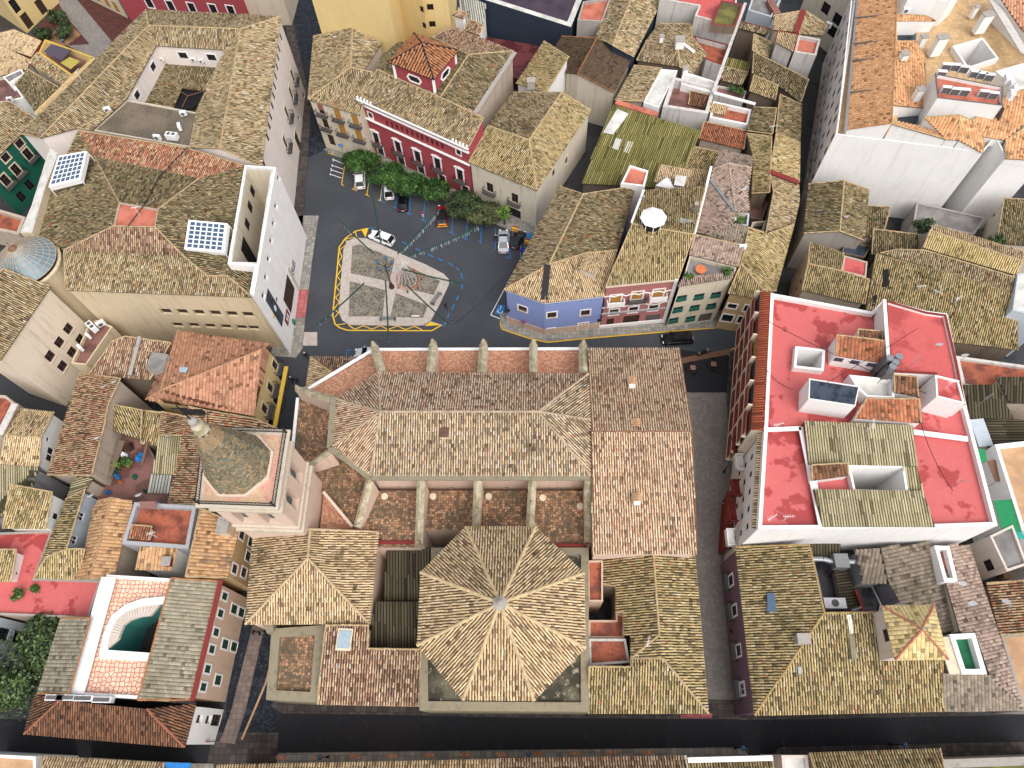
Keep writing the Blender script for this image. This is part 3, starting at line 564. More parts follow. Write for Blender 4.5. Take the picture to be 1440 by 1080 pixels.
for i in range(9):
    t0=math.pi*.75+i*math.pi*1.25/9;t1=t0+math.pi*1.25/9; mb.add([(a[0]+r*math.cos(t),a[1]-.15+r*math.sin(t),.021) for r,t in((.34,t0),(.44,t0),(.44,t1),(.34,t1))],[(0,1,2,3)])
mb.box((a[0]+.03,a[1]+.58,.018),(a[0]+.2,a[1]+.75,.024)); o=mb.obj('wheelchair_symbol',['whitepaint'],loc=a); o['kind']='structure'
yl=[(705,449),(704,455),(706,462.5),(720,467.5),(747.5,476.5),(770,481),(820,476),(932.5,466.5),(1007.5,460.5),(1052.5,464)]
paint('yellow_kerb_line',poly(yl),'yellowpaint',.28); paint('yellow_kerb_line',poly([(1025.5,500),(1026,495),(1030,490.5),(1040,489.5)]),'yellowpaint',.25)
paint('drain_strip',poly([(956,508),(985,502),(1028,494)]),'rust',.9); paint('gutter_strip',poly([(388,905),(374,960),(355,1005),(340,1040)]),'terracotta',.25)
for x,y,r in ((492.5,1038.5,.35),(825,1034,.5),(1066,1030,.3),(1173.5,1030,.45),(1382,1031,.3),(449.5,1043,.3)): mb=MB(); p=P(x,y,.016); mb.lathe(p,[(r*.8,0),(r,.004),(r*.8,.012),(r*.3,.014)],20); o=mb.obj('manhole_cover',['blacktar'],loc=p); o['kind']='structure'
# north-west square
sheet('brick_square',[(30,70),(84,0),(110,-30),(190,-30),(185,35),(140,85),(60,85)],.006,'brickpave'); sheet('cobbled_path',[(80,0),(107,-2),(157,58),(137,86),(95,64),(126,62),(92,22)],.012,'cobblegrey')
sheet('planter_bed',[(60,62),(92,26),(113,48),(95,62),(70,72)],.25,'dirt',th=.25)
sheet('red_yard',[(660,48),(770,66),(740,118),(700,95)],2.4,'redyard2',th=2.4)
# ================================================================ PALACE + THEATRE
def wpx(f,*a): return [f(a[i],a[i+1]) for i in range(0,len(a),2)]
z4=lambda x,y:(340+x/4.5,y/4.5); R1=lambda x,y:(x/4,y/4); R5=lambda x,y:(x/4,270+y/4)
b=bld('palace','long stone palace wrapped round a square courtyard with a glazed well, mossy tiled roof','palace',380,200)
pal_w=[(1,2,'dark',.9,1.5,wpx(z4,250,235,238,310,232,365,225,425,217,485,210,545,203,605,195,670,185,738,176,800,166,870,140,1032)),(1,2,'dark+C+B',1.3,2.6,wpx(z4,322,480,312,590,285,712,275,900)),(1,2,'door+C',2.2,3.2,wpx(z4,358,900)),(1,2,'dark',.9,1.2,wpx(z4,360,745,392,600)),
 (9,8,'dark+T',1.5,1.2,wpx(R1,1030,312,1190,324)),(8,11,'dark+T',1.4,1.2,wpx(R1,862,375,772,535))]
vol(b,[(205,14,15.3),(395,23,15.3),(368,235,15.3),(28,188,15.3),(209,36,16.3),(338,41,17),(309,209,17),(57,194,16.3),(220,64,14.9),(316,70,15),(276,157,15),(178,139,14.9),(130,183,14.7),(108,180,14.7),(268,207,15.2)],
 [(3,0,4,7),(0,1,5,4),(1,2,6,5),(4,8,11,12,13,7),(5,9,8,4),(5,6,14,10,9)],'palacewall','lich',.3,.45,wins=pal_w)
flat(b,[(130,183),(178,140),(277,158),(268,207)],14.5,'brownflat','creamstone',.25,.2,base=8)
vol(b,[(232,84,11.3),(309,90,11.3),(286,128,9.9),(256,124,9.9),(244,152,9.9),(198,144,11.3)],[(0,1,2,3),(0,3,4,5)],'cream','moss',.3,.42)
mb=MB(); p=P(266,139,9.3); mb.lathe(p,[(3.1,.3),(3.1,.6),(2.6,.6),(2.6,.2),(.01,.15)],24,0); 
for i in range(3): a=i*2.09+.4; mb.tube(p+[0,0,.6],p+[2.7*math.cos(a),2.7*math.sin(a),.6],.07,5,1)
mb.obj('glazed_well',['dark','rust'],b)
b=bld('civic_hall','sandstone civic hall with hipped mossy roof, small red ridge terrace and white front block','building',406,497)
th_w=[(14,15,'blank',1.6,1.35,wpx(R5,935,672,1027,674,1120,678,1213,682,1306,686,1396,690)),(14,15,'blank',1.6,1.2,wpx(R5,1000,748,1092,750,1183,754,1272,758,1360,762,1428,765))]
vol(b,[(110,184,15.6),(262,208,15.6),(344,233,15.4),(280,251,14.9),(133,220,14.9),(168,285,16.9),(222,295,16.9),(218,319,16.9),(160,318,16.9),(90,352,15),(258,360,15),(110,265,15.4),(75,262,14.5),(48,326,14.3),(92,408,13.9),(355,418,13.9),(292,388,14.4),(320,388,14.4),(322,374,14.4),(358,374,14.2)],
 [{'i':(0,1,2,3,4),'pal':'redmix'},(4,3,6,5),(4,5,8,9,11),{'i':(8,7,10,9),'pal':'honeyd'},(3,2,18,17,16,10,7,6),(0,4,11,9,13,12),{'i':(9,10,16,17,15,14),'pal':'lich'},(17,18,19,15)],'stone','moss',.3,.45,wins=th_w,capc=(200,172,130))
flat(b,[(168,285),(222,295),(218,319),(160,318)],17.0,'orangeroof','concrete',.12,.15,base=14.5)
fc=[(1,2,'blank',1.1,1.3,wpx(r6,113,78,100,175,86,272,72,375,57,478,43,582)+[(392,250)])]
flat(b,[(344,232),(388,235),(357,416),(351,412),(358,374),(320,371)],15.7,'whiteflat','white',.02,.3,wins=fc,holes=[dict(p=[(347,238),(381,240),(361,369),(326,368)],d=12,m='cream',cm='white',f='yardfloor')])
flat(b,[(70,207),(82,216),(64,262),(45,327),(28,327),(44,290)],15.9,'whiteflat','stone',.03,.3,capm='whitedirty')
# civic hall door, poster, notice board, balcony terrace
def onwall(A,B,quad): # px quad on the vertical plane A-B -> world points
    A=np.array(A[:2]);B=np.array(B[:2]);L=np.linalg.norm(B-A);d=(B-A)/L; return [(lambda u,z:np.array([A[0]+d[0]*u,A[1]+d[1]*u,z]))(*hit(A,B,*q)) for q in quad],np.array([d[1],-d[0],0])
def panel(par,name,A,B,quad,mat,t=.08,off=.0,rect=True):
    W_,n=onwall(A,B,quad)
    if rect:
        A2=np.array(A[:2]);B2=np.array(B[:2]);d=(B2-A2)/np.linalg.norm(B2-A2); us=[(w[:2]-A2)@d for w in W_]; zs=[w[2] for w in W_]; u0,u1=sorted(us)[0:2],sorted(us)[2:4]; u0=sum(u0)/2;u1=sum(u1)/2; zz=sorted(zs); z0=sum(zz[:2])/2;z1=sum(zz[2:])/2
        W_=[np.array([A2[0]+d[0]*u,A2[1]+d[1]*u,z]) for u,z in((u0,z0),(u1,z0),(u1,z1),(u0,z1))]
    mb=MB(); V=[w+n*off for w in W_]+[w+n*(off+t) for w in W_]; mb.add(V,[(3,2,1,0),(4,5,6,7),(0,1,5,4),(1,2,6,5),(2,3,7,6),(3,0,4,7)]); return mb.obj(name,mat if isinstance(mat,list) else [mat],par),V
E1=P(388,235,15.7);E2=P(357,416,15.7); EA,EB=(E2,E1)
pq=lambda x,y:(370+x/10.8,365+y/10.8)
o,V=panel(b,'door',EA,EB,[pq(370,190),pq(470,480),pq(420,800),pq(305,620)],'darkwood',.06)
for k in range(5):
    a=V[0]*(1-k/5)+V[1]*(k/5)
panel(b,'door_surround',EA,EB,[pq(370,110),pq(530,400),pq(530,440),pq(360,190)],'creamstone',.14)
o,V=panel(None,'event_poster',EA,EB,[pq(70,440),pq(305,850),pq(280,1020),pq(35,620)],'navyroof',.05,.02); tag(o,'long dark blue banner with a white glow hung on the white civic hall front','banner')
c=(V[4]+V[6])/2; nn_=(V[4]-V[0]); nn_/=np.linalg.norm(nn_); mb=MB(); ux=(V[5]-V[4])/np.linalg.norm(V[5]-V[4])
for q,r,m in((0,.42,0),(-1.5,.2,1),(-1.2,.16,1),(1.4,.2,2),(1.7,.14,2)): cc=c+ux*q+nn_*(.012+.002*abs(q)); mb.add([cc+ux*r*math.cos(t)+np.array([0,0,r*1.3*math.sin(t)]) for t in np.linspace(0,2*math.pi,13)[:-1]],[tuple(range(12))],m)
mb.obj('banner_print',['lightwhite','cloth_yellow','cloth_purple'],o)
o,V=panel(None,'notice_board',EA,EB,[pq(350,750),pq(400,820),pq(375,1015),pq(325,930)],'panelred',.06,.02); tag(o,'small red framed notice board beside the civic hall door','notice board')
c=(V[4]+V[6])/2; mb=MB(); 
for s in(-1,1): cc=c+nn_*.012+ux*s*.32; mb.add([cc+ux*a+np.array([0,0,z]) for a,z in((-.24,-.5),(.24,-.5),(.24,.5),(-.24,.5))],[(0,1,2,3)])
mb.obj('notice_sheet',['whitepaint'],o)
flat(b,[(100,511),(121,513),(158,459),(136,450),(125,455)],6.5,'redyard','stone',.5,.2,wins=None)
IA,IB=P(326,368,15.7),P(347,238,15.7); iq=lambda x,y:(260+x/4.5,180+y/4.5)
for q in (((415,360),(440,395),(435,440),(412,400)),((400,460),(425,495),(420,540),(396,500)),((382,570),(408,600),(400,650),(378,610)),((365,690),(455,830),(450,850),(345,845))): panel(b,'window',IA,IB,[iq(*p) for p in q],'dark',.05,.03)
txt=bpy.data.curves.new('lettering','FONT'); txt.body='CASA DE\nCULTURA'; txt.size=.75; txt.extrude=.015; txt.align_x='CENTER'
W_,nn2=onwall(EA,EB,[pq(445,150)]); dw=(np.array(EB)-np.array(EA)); txt.materials.append(MATS['iron']); tt=bpy.data.objects.new('tmp',txt); COL.objects.link(tt); dg=bpy.context.evaluated_depsgraph_get(); lm=bpy.data.meshes.new_from_object(tt.evaluated_get(dg)); bpy.data.objects.remove(tt); to=bpy.data.objects.new('lettering',lm); COL.objects.link(to); to.parent=b; to.location=[float(v) for v in (W_[0]+nn2*.05-org(b))]; to.rotation_euler=(math.pi/2,0,math.atan2(dw[1],dw[0])); WL[to.name]=org(b)
# solar frames
def solar(name,label,q,z,nx,ny):
    C=[P(*p,zz) for p,zz in zip(q,z)]; r=empty(name,np.mean(C,0)-[0,0,1],label,'solar collector','glass solar collectors on the civic hall roof'); mb=MB(); n=np.cross(C[1]-C[0],C[3]-C[0]); n/=np.linalg.norm(n); n=n if n[2]>0 else -n
    mb.add([c for c in C]+[c-n*.9 for c in C],[(0,1,2,3),(4,7,6,5),(0,1,5,4),(1,2,6,5),(2,3,7,6),(3,0,4,7)]); mb.obj('frame',['trim'],r)
    f=lambda u,v:(C[0]*(1-u)+C[1]*u)*(1-v)+(C[3]*(1-u)+C[2]*u)*v
    for i in range(nx):
        for j in range(ny):
            g=.13; mb=MB(); u0,u1=.05+.9*(i+g)/nx,.05+.9*(i+1-g)/nx; v0,v1=.05+.9*(j+g)/ny,.05+.9*(j+1-g)/ny; Q=[f(u0,v0),f(u1,v0),f(u1,v1),f(u0,v1)]
            mb.add([p+n*.01 for p in Q]+[p+n*.05 for p in Q],[(4,5,6,7),(0,1,5,4),(1,2,6,5),(2,3,7,6),(3,0,4,7)]); mb.obj('pane',['solarcell'],r)
    mb=MB(); 
    for c in C: mb.tube(c-n*.8,c-n*.8-[0,0,1.4],.06,5)
    mb.obj('stand',['trim'],r)
solar('solar_collector','white framed skylight grid by the sloping white wall at the palace end',[(82,219),(122,212),(113,252),(68,263)],[17.5,17.5,16.8,16.8],6,6)
solar('solar_collector','white framed skylight grid beside the slot in the white front block',[(265,309),(320,314),(315,355),(259,350)],[16.6,16.6,15.9,15.9],6,6)
# glass turret
b=bld('glass_turret','round stone stair turret capped by a conical blue grey glass roof','turret',60,420)
c=P(35,366,15.3); mb=MB(); mb.lathe([c[0],c[1],0],[(4.15,0),(4.15,14.2),(4.35,14.3),(4.35,14.6),(4.1,14.7)],32); mb.obj('drum',['stone'],b,smooth=False)
mb=MB(); mb.lathe([c[0],c[1],0],[(4.0,14.7),(4.0,15.2)],32); mb.obj('clerestory',['glass'],b)
nb,nr=32,6; ap=np.array([c[0],c[1],18.1]); gl=MB(); rb=MB()
for j in range(nr):
    r0=4.1*(1-j/nr)+.45*j/nr; r1=4.1*(1-(j+1)/nr)+.45*(j+1)/nr; za=15.25+2.6*(j/nr)**1.05;zb=15.25+2.6*((j+1)/nr)**1.05
    for i in range(nb):
        a0=2*math.pi*(i+.07)/nb;a1=2*math.pi*(i+.93)/nb; gl.add([(c[0]+r*math.cos(a),c[1]+r*math.sin(a),z) for r,a,z in((r0*.99,a0,za+.04),(r0*.99,a1,za+.04),(r1*1.01,a1,zb),(r1*1.01,a0,zb))],[(0,1,2,3)])
        t=2*math.pi*i/nb; rb.tube((c[0]+r0*math.cos(t),c[1]+r0*math.sin(t),za),(c[0]+r0*math.cos(t+2*math.pi/nb),c[1]+r0*math.sin(t+2*math.pi/nb),za),.055,4)
for i in range(nb): t=2*math.pi*i/nb; rb.tube((c[0]+4.1*math.cos(t),c[1]+4.1*math.sin(t),15.25),(c[0]+.45*math.cos(t),c[1]+.45*math.sin(t),17.85),.05,4)
g=gl.obj('roof_panes',['leadglass'],b); rb.obj('glazing_bars',['dome_iron'],b); mb=MB(); mb.lathe([c[0],c[1],17.8],[(.5,0),(.6,.1),(.25,.45),(.06,.6),(.04,1.4)],12); mb.obj('finial',['rust'],b)
# south-west wing
b=bld('rendered_wing','plain pale rendered wing with mossy roof edge beside the glass turret','building',60,470)
vol(b,[(71,403,14.5),(0,507,14.5),(-85,470,17.2),(5,378,17.2)],[(0,1,2,3)],'palebeige','lich',.3,.45,wins=[(0,1,'wood+S',1.3,1.5,wpx(R5,384,768,334,845,281,922,452,828,405,900,352,978))])
# ================================================================ WEST HOUSES
S1=lambda x,y:(x/4,540+y/4); Z6=lambda x,y:(x/6,540+y/6); Z7=lambda x,y:(x/6,690+y/6)
b=bld('tiled_house','house of streaky brown and orange tiles tucked under the civic hall rear wall','house',180,520)
vol(b,[(125,527,9),(211,534,9),(240,482,10.6),(176,473,10.6),(158,480,10.2)],[(0,1,2,3,4)],'brownwall','honeyd',.36,.5); 
strip(b,'roof_wall',(197,474),(183,528),11,9.6,.5,'concrete'); mb,_=hut(b,[(214,495),(236,498),(228,521),(205,518)],10.8,8,'concrete','greyflat'); mb.obj('roof_box',['concrete','greyflat'],b)
b=bld('yard_house','cluster of striped brown roofs and tin lean-tos closing the cluttered yard','house',220,600)
vol(b,[(155,568,8.6),(200,577,8.6),(198,618,7.8),(143,600,7.8)],[{'i':(0,1,2,3),'dir':(175,575,190,612)}],'brownwall','yel',.4,.5); vol(b,[(200,577,8),(228,580,8),(222,626,7),(198,624,7)],[{'i':(0,1,2,3)}],'brownwall','yel',.46,.5)
vol(b,[(228,579,8.4),(263,586,8.8),(258,612,8.6),(223,612,8.2)],[{'i':(0,1,2,3),'dir':(250,600,228,603)}],'brownwall','leftmix',.4,.5); vol(b,[(224,612,7.6),(256,612,7.8),(248,668,7),(214,666,7)],[{'i':(0,1,2,3),'dir':(238,615,230,665)}],'beige','corr',.34,2.8,sty='c',edgecaps=False)
vol(b,[(212,667,6.6),(243,668,6.6),(240,694,6.2),(207,693,6.2)],[{'i':(0,1,2,3)}],'beige','corrw',.4,2.8,sty='c',edgecaps=False)
vol(b,[(266,572,9.8),(290,577,9.6),(290,600,9.6),(282,715,9.6),(237,707,8.2),(262,590,8.8)],[{'i':(0,1,2,3,4,5),'dir':(285,640,250,636)}],'brownwall','leftmix',.4,.5); vol(b,[(290,577,9.4),(360,589,9.4),(392,604,8.6),(340,625,8.4),(290,604,8.8)],[{'i':(0,1,2,3,4),'dir':(300,590,380,600)}],'brownwall','leftmix',.4,.5)
flat(b,[(146,600),(200,612),(216,640),(238,700),(236,716),(150,716),(128,690)],5.6,'redyard','brownwall',.2,.2)
strip(b,'yard_wall',(208,622),(200,655),7.2,7,.3,'rust'); strip(b,'yard_wall',(172,620),(152,672),6.6,6.4,.9,'brownwall')
b=bld('tiled_house','tall brown tiled house with rows of orange patched tiles beside the cluttered yard','house',110,600)
vol(b,[(112,525,8.2),(67,668,8.2),(129,668,10.2),(146,602,10.2),(153,567,10.2),(170,532,10.2)],[{'i':(0,1,2,3,4,5)}],'beige','leftmix',.4,.55)
b=bld('corner_house','corner house with fresh salmon tiles and yellow balconied front','house',400,590)
hw=[(1,2,'dark+C+B',1.1,2.1,[(387,512),(380,545),(372,575)]),(1,2,'dark+C+B',1.1,2.1,[(395,530),(388,563),(381,594)])]
vol(b,[(250,465,9),(380,484,9),(357,585,9),(205,562,9),(367,492,10.8),(226,549,10.8)],[(0,1,4,5),(5,3,0),(3,2,4,5),(4,1,2)],'yellow','salmon',.42,.48,sty='m',wins=hw,capc=(214,160,124),ov=.5)
strip(b,'cornice',(403,516),(387,600),4.2,4.2,.55,'cornice_yellow')
o=strip(b,'skylight',(257,524),(260,517),10.6,10.6,1.0,'skylight')
b=bld('white_house','narrow white walled house with double tiled pitch beside the dark civic hall wing','house',70,640)
vol(b,[(24,574,7.6),(76,580,7.6),(58,615,8.8),(8,612,8.8),(55,656,7.6),(0,652,7.6)],[(0,1,2,3),(3,2,4,5)],'white','honey',.38,.5,wins=[(1,2,'dark',.5,.5,[(63,615)]),(2,4,'dark',.8,1.1,[(69,644),(71,634)])])
strip(b,'parapet_wall',(22,568),(0,612),9,9,.9,'whitedirty')
b=bld('shed_roof','terrace of rusty red floor behind a low tiled parapet at the frame edge','terrace',5,570)
flat(b,[(-60,552),(8,556),(22,568),(0,612),(-60,640)],8.5,'rustfloor','beige',.4,.3)
b=bld('metal_shed','olive corrugated metal shed roof between the two white houses','shed',20,680)
vol(b,[(-40,650,7.4),(54,657,7.4),(43,694,6.6),(-40,760,6.6)],[{'i':(0,1,2,3),'pitch':.34}],'greywall','corr',.34,3,sty='c',edgecaps=False)
b=bld('white_house','small tan tiled house with a whitewashed gable and one grey window','house',60,720)
vol(b,[(15,681,9.4),(74,692,9.4),(64,744,8.6),(4,743,8.6)],[(0,1,2,3)],'white','yel',.38,.5,wins=[(1,2,'dark',.7,1,[(78,726)])])
b=bld('tiled_house','long thin tiled strip house with pale blue wall and two grey windows','house',115,740)
vol(b,[(93,702,7.6),(48,813,7.6),(66,783,8.4),(94,772,9),(120,688,9),(120,772,8.9),(108,815,7.8)],[(0,4,3,2,1),{'i':(2,3,5,6,1),'dir':(100,775,92,815)}],'paleblue','yel',.38,.5,wins=[(4,3,'white',1,1.2,[(114,726),(104,759)])])
b=bld('metal_shed','striped cream corrugated lean-to roof below the orange patched tiles','shed',115,680)
vol(b,[(104,670,8.2),(131,672,8.8),(120,690,8.6),(93,702,7.6)],[{'i':(0,1,2,3),'dir':(125,680,100,684)}],'beige','corr',.4,3,sty='c',edgecaps=False)
b=bld('brown_house','mottled brown and orange tiled gable house left of the rust terrace','house',150,780)
vol(b,[(131,716,8.2),(138,704,8.4),(157,700,9.3),(127,813,9.3),(107,815,8.2),(120,772,8.2),(187,706,8.4),(171,768,8.4),(160,812,8.4)],[(0,1,2,3,4,5),(2,6,7,8,3)],'beige','mottle',.42,.46,sty='m',capc=(200,160,120))
b=bld('terrace_house','flat house with orange red roof terrace and grey parapets above the peach courtyard','house',230,760)
V=flat(b,[(189,706),(276,711),(265,772),(171,765)],9.6,'rustfloor','greywall',.9,.45,wins=[(2,3,'dark',.9,1.6,[(179,788)])])
vol(b,[(186,738,9.6),(214,740,9.6),(209,760,9.6),(183,757,9.6)],[(0,1,2,3)],'white','brick',.4,.6,base=8.7)
b=bld('brown_house','small mottled tile roof with white flank below the rust terrace','house',220,785)
vol(b,[(200,763,9.4),(251,766,9.4),(241,802,8.6),(191,801,8.6)],[(0,1,2,3)],'white','mottle',.42,.46,sty='m'); chimney(b,233,789,9.8,.9,.9,1,mat='panelred')
b=bld('ochre_house','mottled tile house with ochre street front under the church tower','house',345,770)
vol(b,[(282,715,10.4),(337,738,9.3),(320,812,9.3),(261,811,10.4)],[(0,1,2,3)],'ochre','mottle',.42,.46,sty='m',wins=[(1,2,'dark+T',1,1.5,[(341,748),(330,800)]),(1,2,'dark+T',1.1,1.6,[(354,757),(343,805),(349,782)])])
chimney(b,313,738,11.6,1.2,1.8,2,mat='stone')
# peach courtyard building
b=bld('courtyard_building','white and peach building with curved mint green light well and grey tiled wings','building',290,900)
arc=[(211,918),(152,914),(156,893),(165,872),(180,860),(200,853),(229,850)]
flat(b,[(130,868),(150,808),(268,815),(224,985),(97,977)],9.4,'rosetile','white',.35,.35,capm='white',par_mat='white',holes=[dict(p=arc,d=7,m='teal',f='yardfloor',cm='trim',curb=.4,t=.9)])
g5=lambda x,y:(x/4,810+y/4)
vol(b,[(241,813,10.6),(310,817,9.6),(271,984,9.6),(194,984,10.6)],[(0,1,2,3)],'peach','concr',.4,.42,sty='m',capc=(196,130,80),wins=[(1,2,'green+T',.8,1.5,[(230+x/4.156,800+y/4.156) for x,y in((357,160),(333,260),(307,370),(282,470),(257,585),(232,690))]),(1,2,'green+T',1,1.8,[(230+x/4.156,800+y/4.156) for x,y in((412,235),(360,440),(318,650))]),(1,2,'green+T',1,1.9,[(230+x/4.156,800+y/4.156) for x,y in((466,260),(428,460))]),(1,2,'garage',4,2.6,[(322,960)])])
strip(b,'white_wall_band',(154,812),(108,976),9.42,9.42,1.7,'trim'); strip(b,'eave_gutter',(311,816),(271,986),9.75,9.75,.5,'panelred')
vol(b,[(86,869,9.2),(128,869,10.2),(97,976,10.2),(53,975,9.2)],[(0,1,2,3)],'greywall','concr',.4,.42,sty='m',capc=(196,130,80))
mb=MB(); cpt=P(236,905,9.3)
for i in range(14):
    t0=math.pi*.52+i*.085; t1=t0+.075
    A_=[P(211+ (a-211)*1,0,0) for a in(211,)]
arcw=[P(*p,9.05) for p in arc[1:]]; o2=inset(arcw+[P(229,918,9.05)],-1.2)[:len(arcw)]; o1=inset(arcw+[P(229,918,9.05)],-.08)[:len(arcw)]
st=MB()
for i in range(len(arcw)-1):
    nseg=5
    for k in range(nseg):
        a=k/nseg;c_=(k+.86)/nseg; q=[o1[i]*(1-a)+o1[i+1]*a,o1[i]*(1-c_)+o1[i+1]*c_,o2[i]*(1-c_)+o2[i+1]*c_,o2[i]*(1-a)+o2[i+1]*a]
        if area2(q)<0:q=q[::-1]
        st.prism(q,9.03,9.5)
st.obj('stair_ring',['palered'],b)
vol(b,[(50,976,8.8),(84,985,10.2),(34,1032,8.2),(207,997,10.4),(260,1051,8.2),(276,989,8.6)],[(0,1,2),(1,3,4,2),(3,5,4)],'white','rust',.34,.45,capc=(176,110,84),edgecaps=False,wins=[(4,5,'blank',.8,1.4,[(230+x/4.156,800+y/4.156) for x,y in((210,878),(262,882))]),(4,5,'wood',1.2,2.6,[(230+315/4.156,800+885/4.156)])])
for px,py in ((77,981),(92,981),(117,982),(143,984)): mb=MB(); p=P(px,py,10.2); mb.box((p[0]-1,p[1]-.3,9.4),(p[0]+1,p[1]+.3,10.3)); mb.box((p[0]-.9,p[1]-.2,10.3),(p[0]+.9,p[1]+.2,10.36),1); mb.obj('roof_duct',['acwhite','acgrey'],b)
b=bld('red_terrace','long flat roof painted red with wet dark stains beside the white courtyard building','flat roof',60,840)
flat(b,[(-60,752),(18,748),(74,746),(49,813),(142,816),(124,870),(-60,862)],7,'redroof','beige',.35,.25,capm='concrete')
b=bld('white_hut','small white hut with tan tiles standing on the wet red flat roof','hut',20,800)
vol(b,[(-30,772,8.6),(23,773,8.6),(16,818,8),(-30,818,8)],[(0,1,2,3)],'white','yel',.38,.5,base=6.5,wins=[(1,2,'dark',.35,.35,[(24,806)])])
b=bld('grey_house','grey white house with dark openings facing the shaded tree yard','house',10,900)
flat(b,[(-70,845),(-2,868),(-32,960),(-90,960)],7,'greyflat','paleblue',.3,.25,wins=[(1,2,'dark',1.4,1.8,[(5,892),(26,896)])])
# ================================================================ CHURCH
Z5=lambda x,y:(360+x/4,540+y/4)
b=bld('church','large stone church with tan tiled nave, buttressed aisles and octagonal chapel roof','church',700,760)
NV=[(532,524,13.4),(827,526,13.4),(831,669,13.6),(521,669,13.6),(535,579,None),(757,579,None),(830,590,14.6),(472,561,13.4),(466,629,13.4)]
vol(b,NV,[{'i':(0,1,5,4),'pal':'church'},{'i':(2,3,4,5)},{'i':(1,6,5),'pal':'churchs'},{'i':(6,2,5)},{'i':(0,7,4),'pal':'church'},{'i':(7,8,4),'pal':'churchw'},{'i':(8,3,4),'pal':'churchw'}],'pinkstone','churchs',.44,.6,slope=.36,capc=(200,178,150),capr=.16,wins=[(2,3,'dark',.5,.5,[(562,685),(635,686),(712,686),(786,687)])])
for seg in (((521,672),(832,672)),((464,630),(521,672)),((469,561),(464,630))): strip(b,'stone_gutter',seg[0],seg[1],13.45,13.45,.7,'mossstone')
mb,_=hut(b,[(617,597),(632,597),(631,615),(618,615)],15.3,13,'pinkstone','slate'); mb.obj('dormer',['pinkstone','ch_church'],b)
# aisle terraces (north): sloping orange brick
def terr(par,pts,mat,wall='pinkstone',name='aisle_roof',cap=None):
    V=[P(*p) for p in pts]; V=V if area2(V)>0 else V[::-1]; mb=MB(); mb.add(V,[t if area2([V[k] for k in t])>0 else t[::-1] for t in tris_of(V)]); n=len(V)
    for i in range(n): a=V[i];c=V[(i+1)%n]; mb.add([a*[1,1,0],c*[1,1,0],c,a],[(0,1,2,3)],1)
    return mb.obj(name,[mat,wall],par)
terr(b,[(530,492,8.3),(826,491,8.3),(826,530,9.4),(533,528,9.4)],'hextile2')
terr(b,[(452,539,8.2),(528,494,8.2),(536,528,9.4),(474,565,9.4),(415,547,8.2)],'hextile2'); strip(b,'white_gutter',(434,547),(524,493),8.35,8.35,.45,'trim'); strip(b,'white_gutter',(530,492),(826,491),8.45,8.45,.4,'trim')
terr(b,[(421,558,8.2),(472,563,9.4),(468,632,9.4),(433,654,8.6),(414,640,8.2)],'hextile'); terr(b,[(468,634,9.2),(522,674,9.2),(500,745,8.6),(455,695,8.6),(440,672,8.6)],'hextile'); terr(b,[(455,694,8.4),(497,743,8.4),(450,745,8.4)],'hextile2')
strip(b,'white_gutter',(419,560),(411,640),8.3,8.3,.4,'trim'); strip(b,'thin_wall',(455,692),(496,741),9.6,9.3,.35,'pinkstone')
for i,(x0,x1) in enumerate(((500,592),(592,672),(672,750),(750,830))):
    terr(b,[(x0+(26 if i==0 else 0),690,9.3),(x1,690,9.3),(x1,770 if i==0 else 745 if i<3 else 766,8.9),(x0,770 if i==0 else 745 if i in(1,2) else 766,8.9)],'hextile')
strip(b,'red_parapet',(510,763),(587,763),9.2,9.2,.4,'panelred'); strip(b,'red_parapet',(782,767),(822,768),9.2,9.2,.4,'panelred')
for x,y in ((541,698),(609,698),(687,698),(763,700),(816,712)): mb=MB(); p=P(x,y,9.35); mb.lathe(p,[(.42,-.3),(.42,.12),(.36,.16)],18); mb.obj('roof_vent_lid',['trimcream'],b)
def butt(a,c,z0,z1,zf,w=1.0,tip=True,zb=0): # sloping-topped buttress from nave wall c to outer tip a
    A=P(*a,z0);C=P(*c,z1); d=(A-C)[:2];L=np.linalg.norm(d);d/=L;n=np.array([-d[1],d[0]])*w/2; mb=MB(); A_=A[:2];C_=C[:2]
    V=[(*(C_+n),zb),(*(C_-n),zb),(*(A_-n),zb),(*(A_+n),zb),(*(C_+n),z1),(*(C_-n),z1),(*(A_-n),z0),(*(A_+n),z0)]; mb.add(V,[(0,3,2,1),(4,5,6,7),(0,1,5,4),(1,2,6,5),(2,3,7,6),(3,0,4,7)])
    e=w*.54; nn=n/np.linalg.norm(n)*e; V=[(*(C_+nn),z1+.02),(*(C_-nn),z1+.02),(*(A_-nn),z0+.02),(*(A_+nn),z0+.02),(*(C_+nn*.15),z1+.42),(*(C_-nn*.15),z1+.42),(*(A_-nn*.15),z0+.42),(*(A_+nn*.15),z0+.42)]
    mb.add(V,[(0,3,2,1),(4,5,6,7),(0,1,5,4),(1,2,6,5),(2,3,7,6),(3,0,4,7)],1)
    if tip: mb.lathe((A_[0],A_[1],z0),[(w*.58,-.2),(w*.4,.5),(w*.2,1.1),(.02,1.4)],4,1,math.atan2(d[1],d[0])+math.pi/4)
    return mb.obj('buttress',['pinkstone','buttress'],b)
for a,c in (((526,487),(537,524)),((609,484),(605,524)),((680,484),(677,524)),((750,484),(750,524)),((820,485),(821,524))): butt(a,c,11.2,13.2,8,1.0)
butt((420,548),(470,563),10.6,13.2,8,.9); butt((434,656),(466,633),10,13,8,.9,False); butt((502,742),(520,676),9.9,13,8,.9,False); butt((589,765),(592,676),9.9,13,8,.9,True)
butt((669,745),(672,676),9.9,13,8,.9,False); butt((745,745),(749,676),9.9,13,8,.9,False); butt((829,760),(829,676),9.9,13,8,1.1,False)
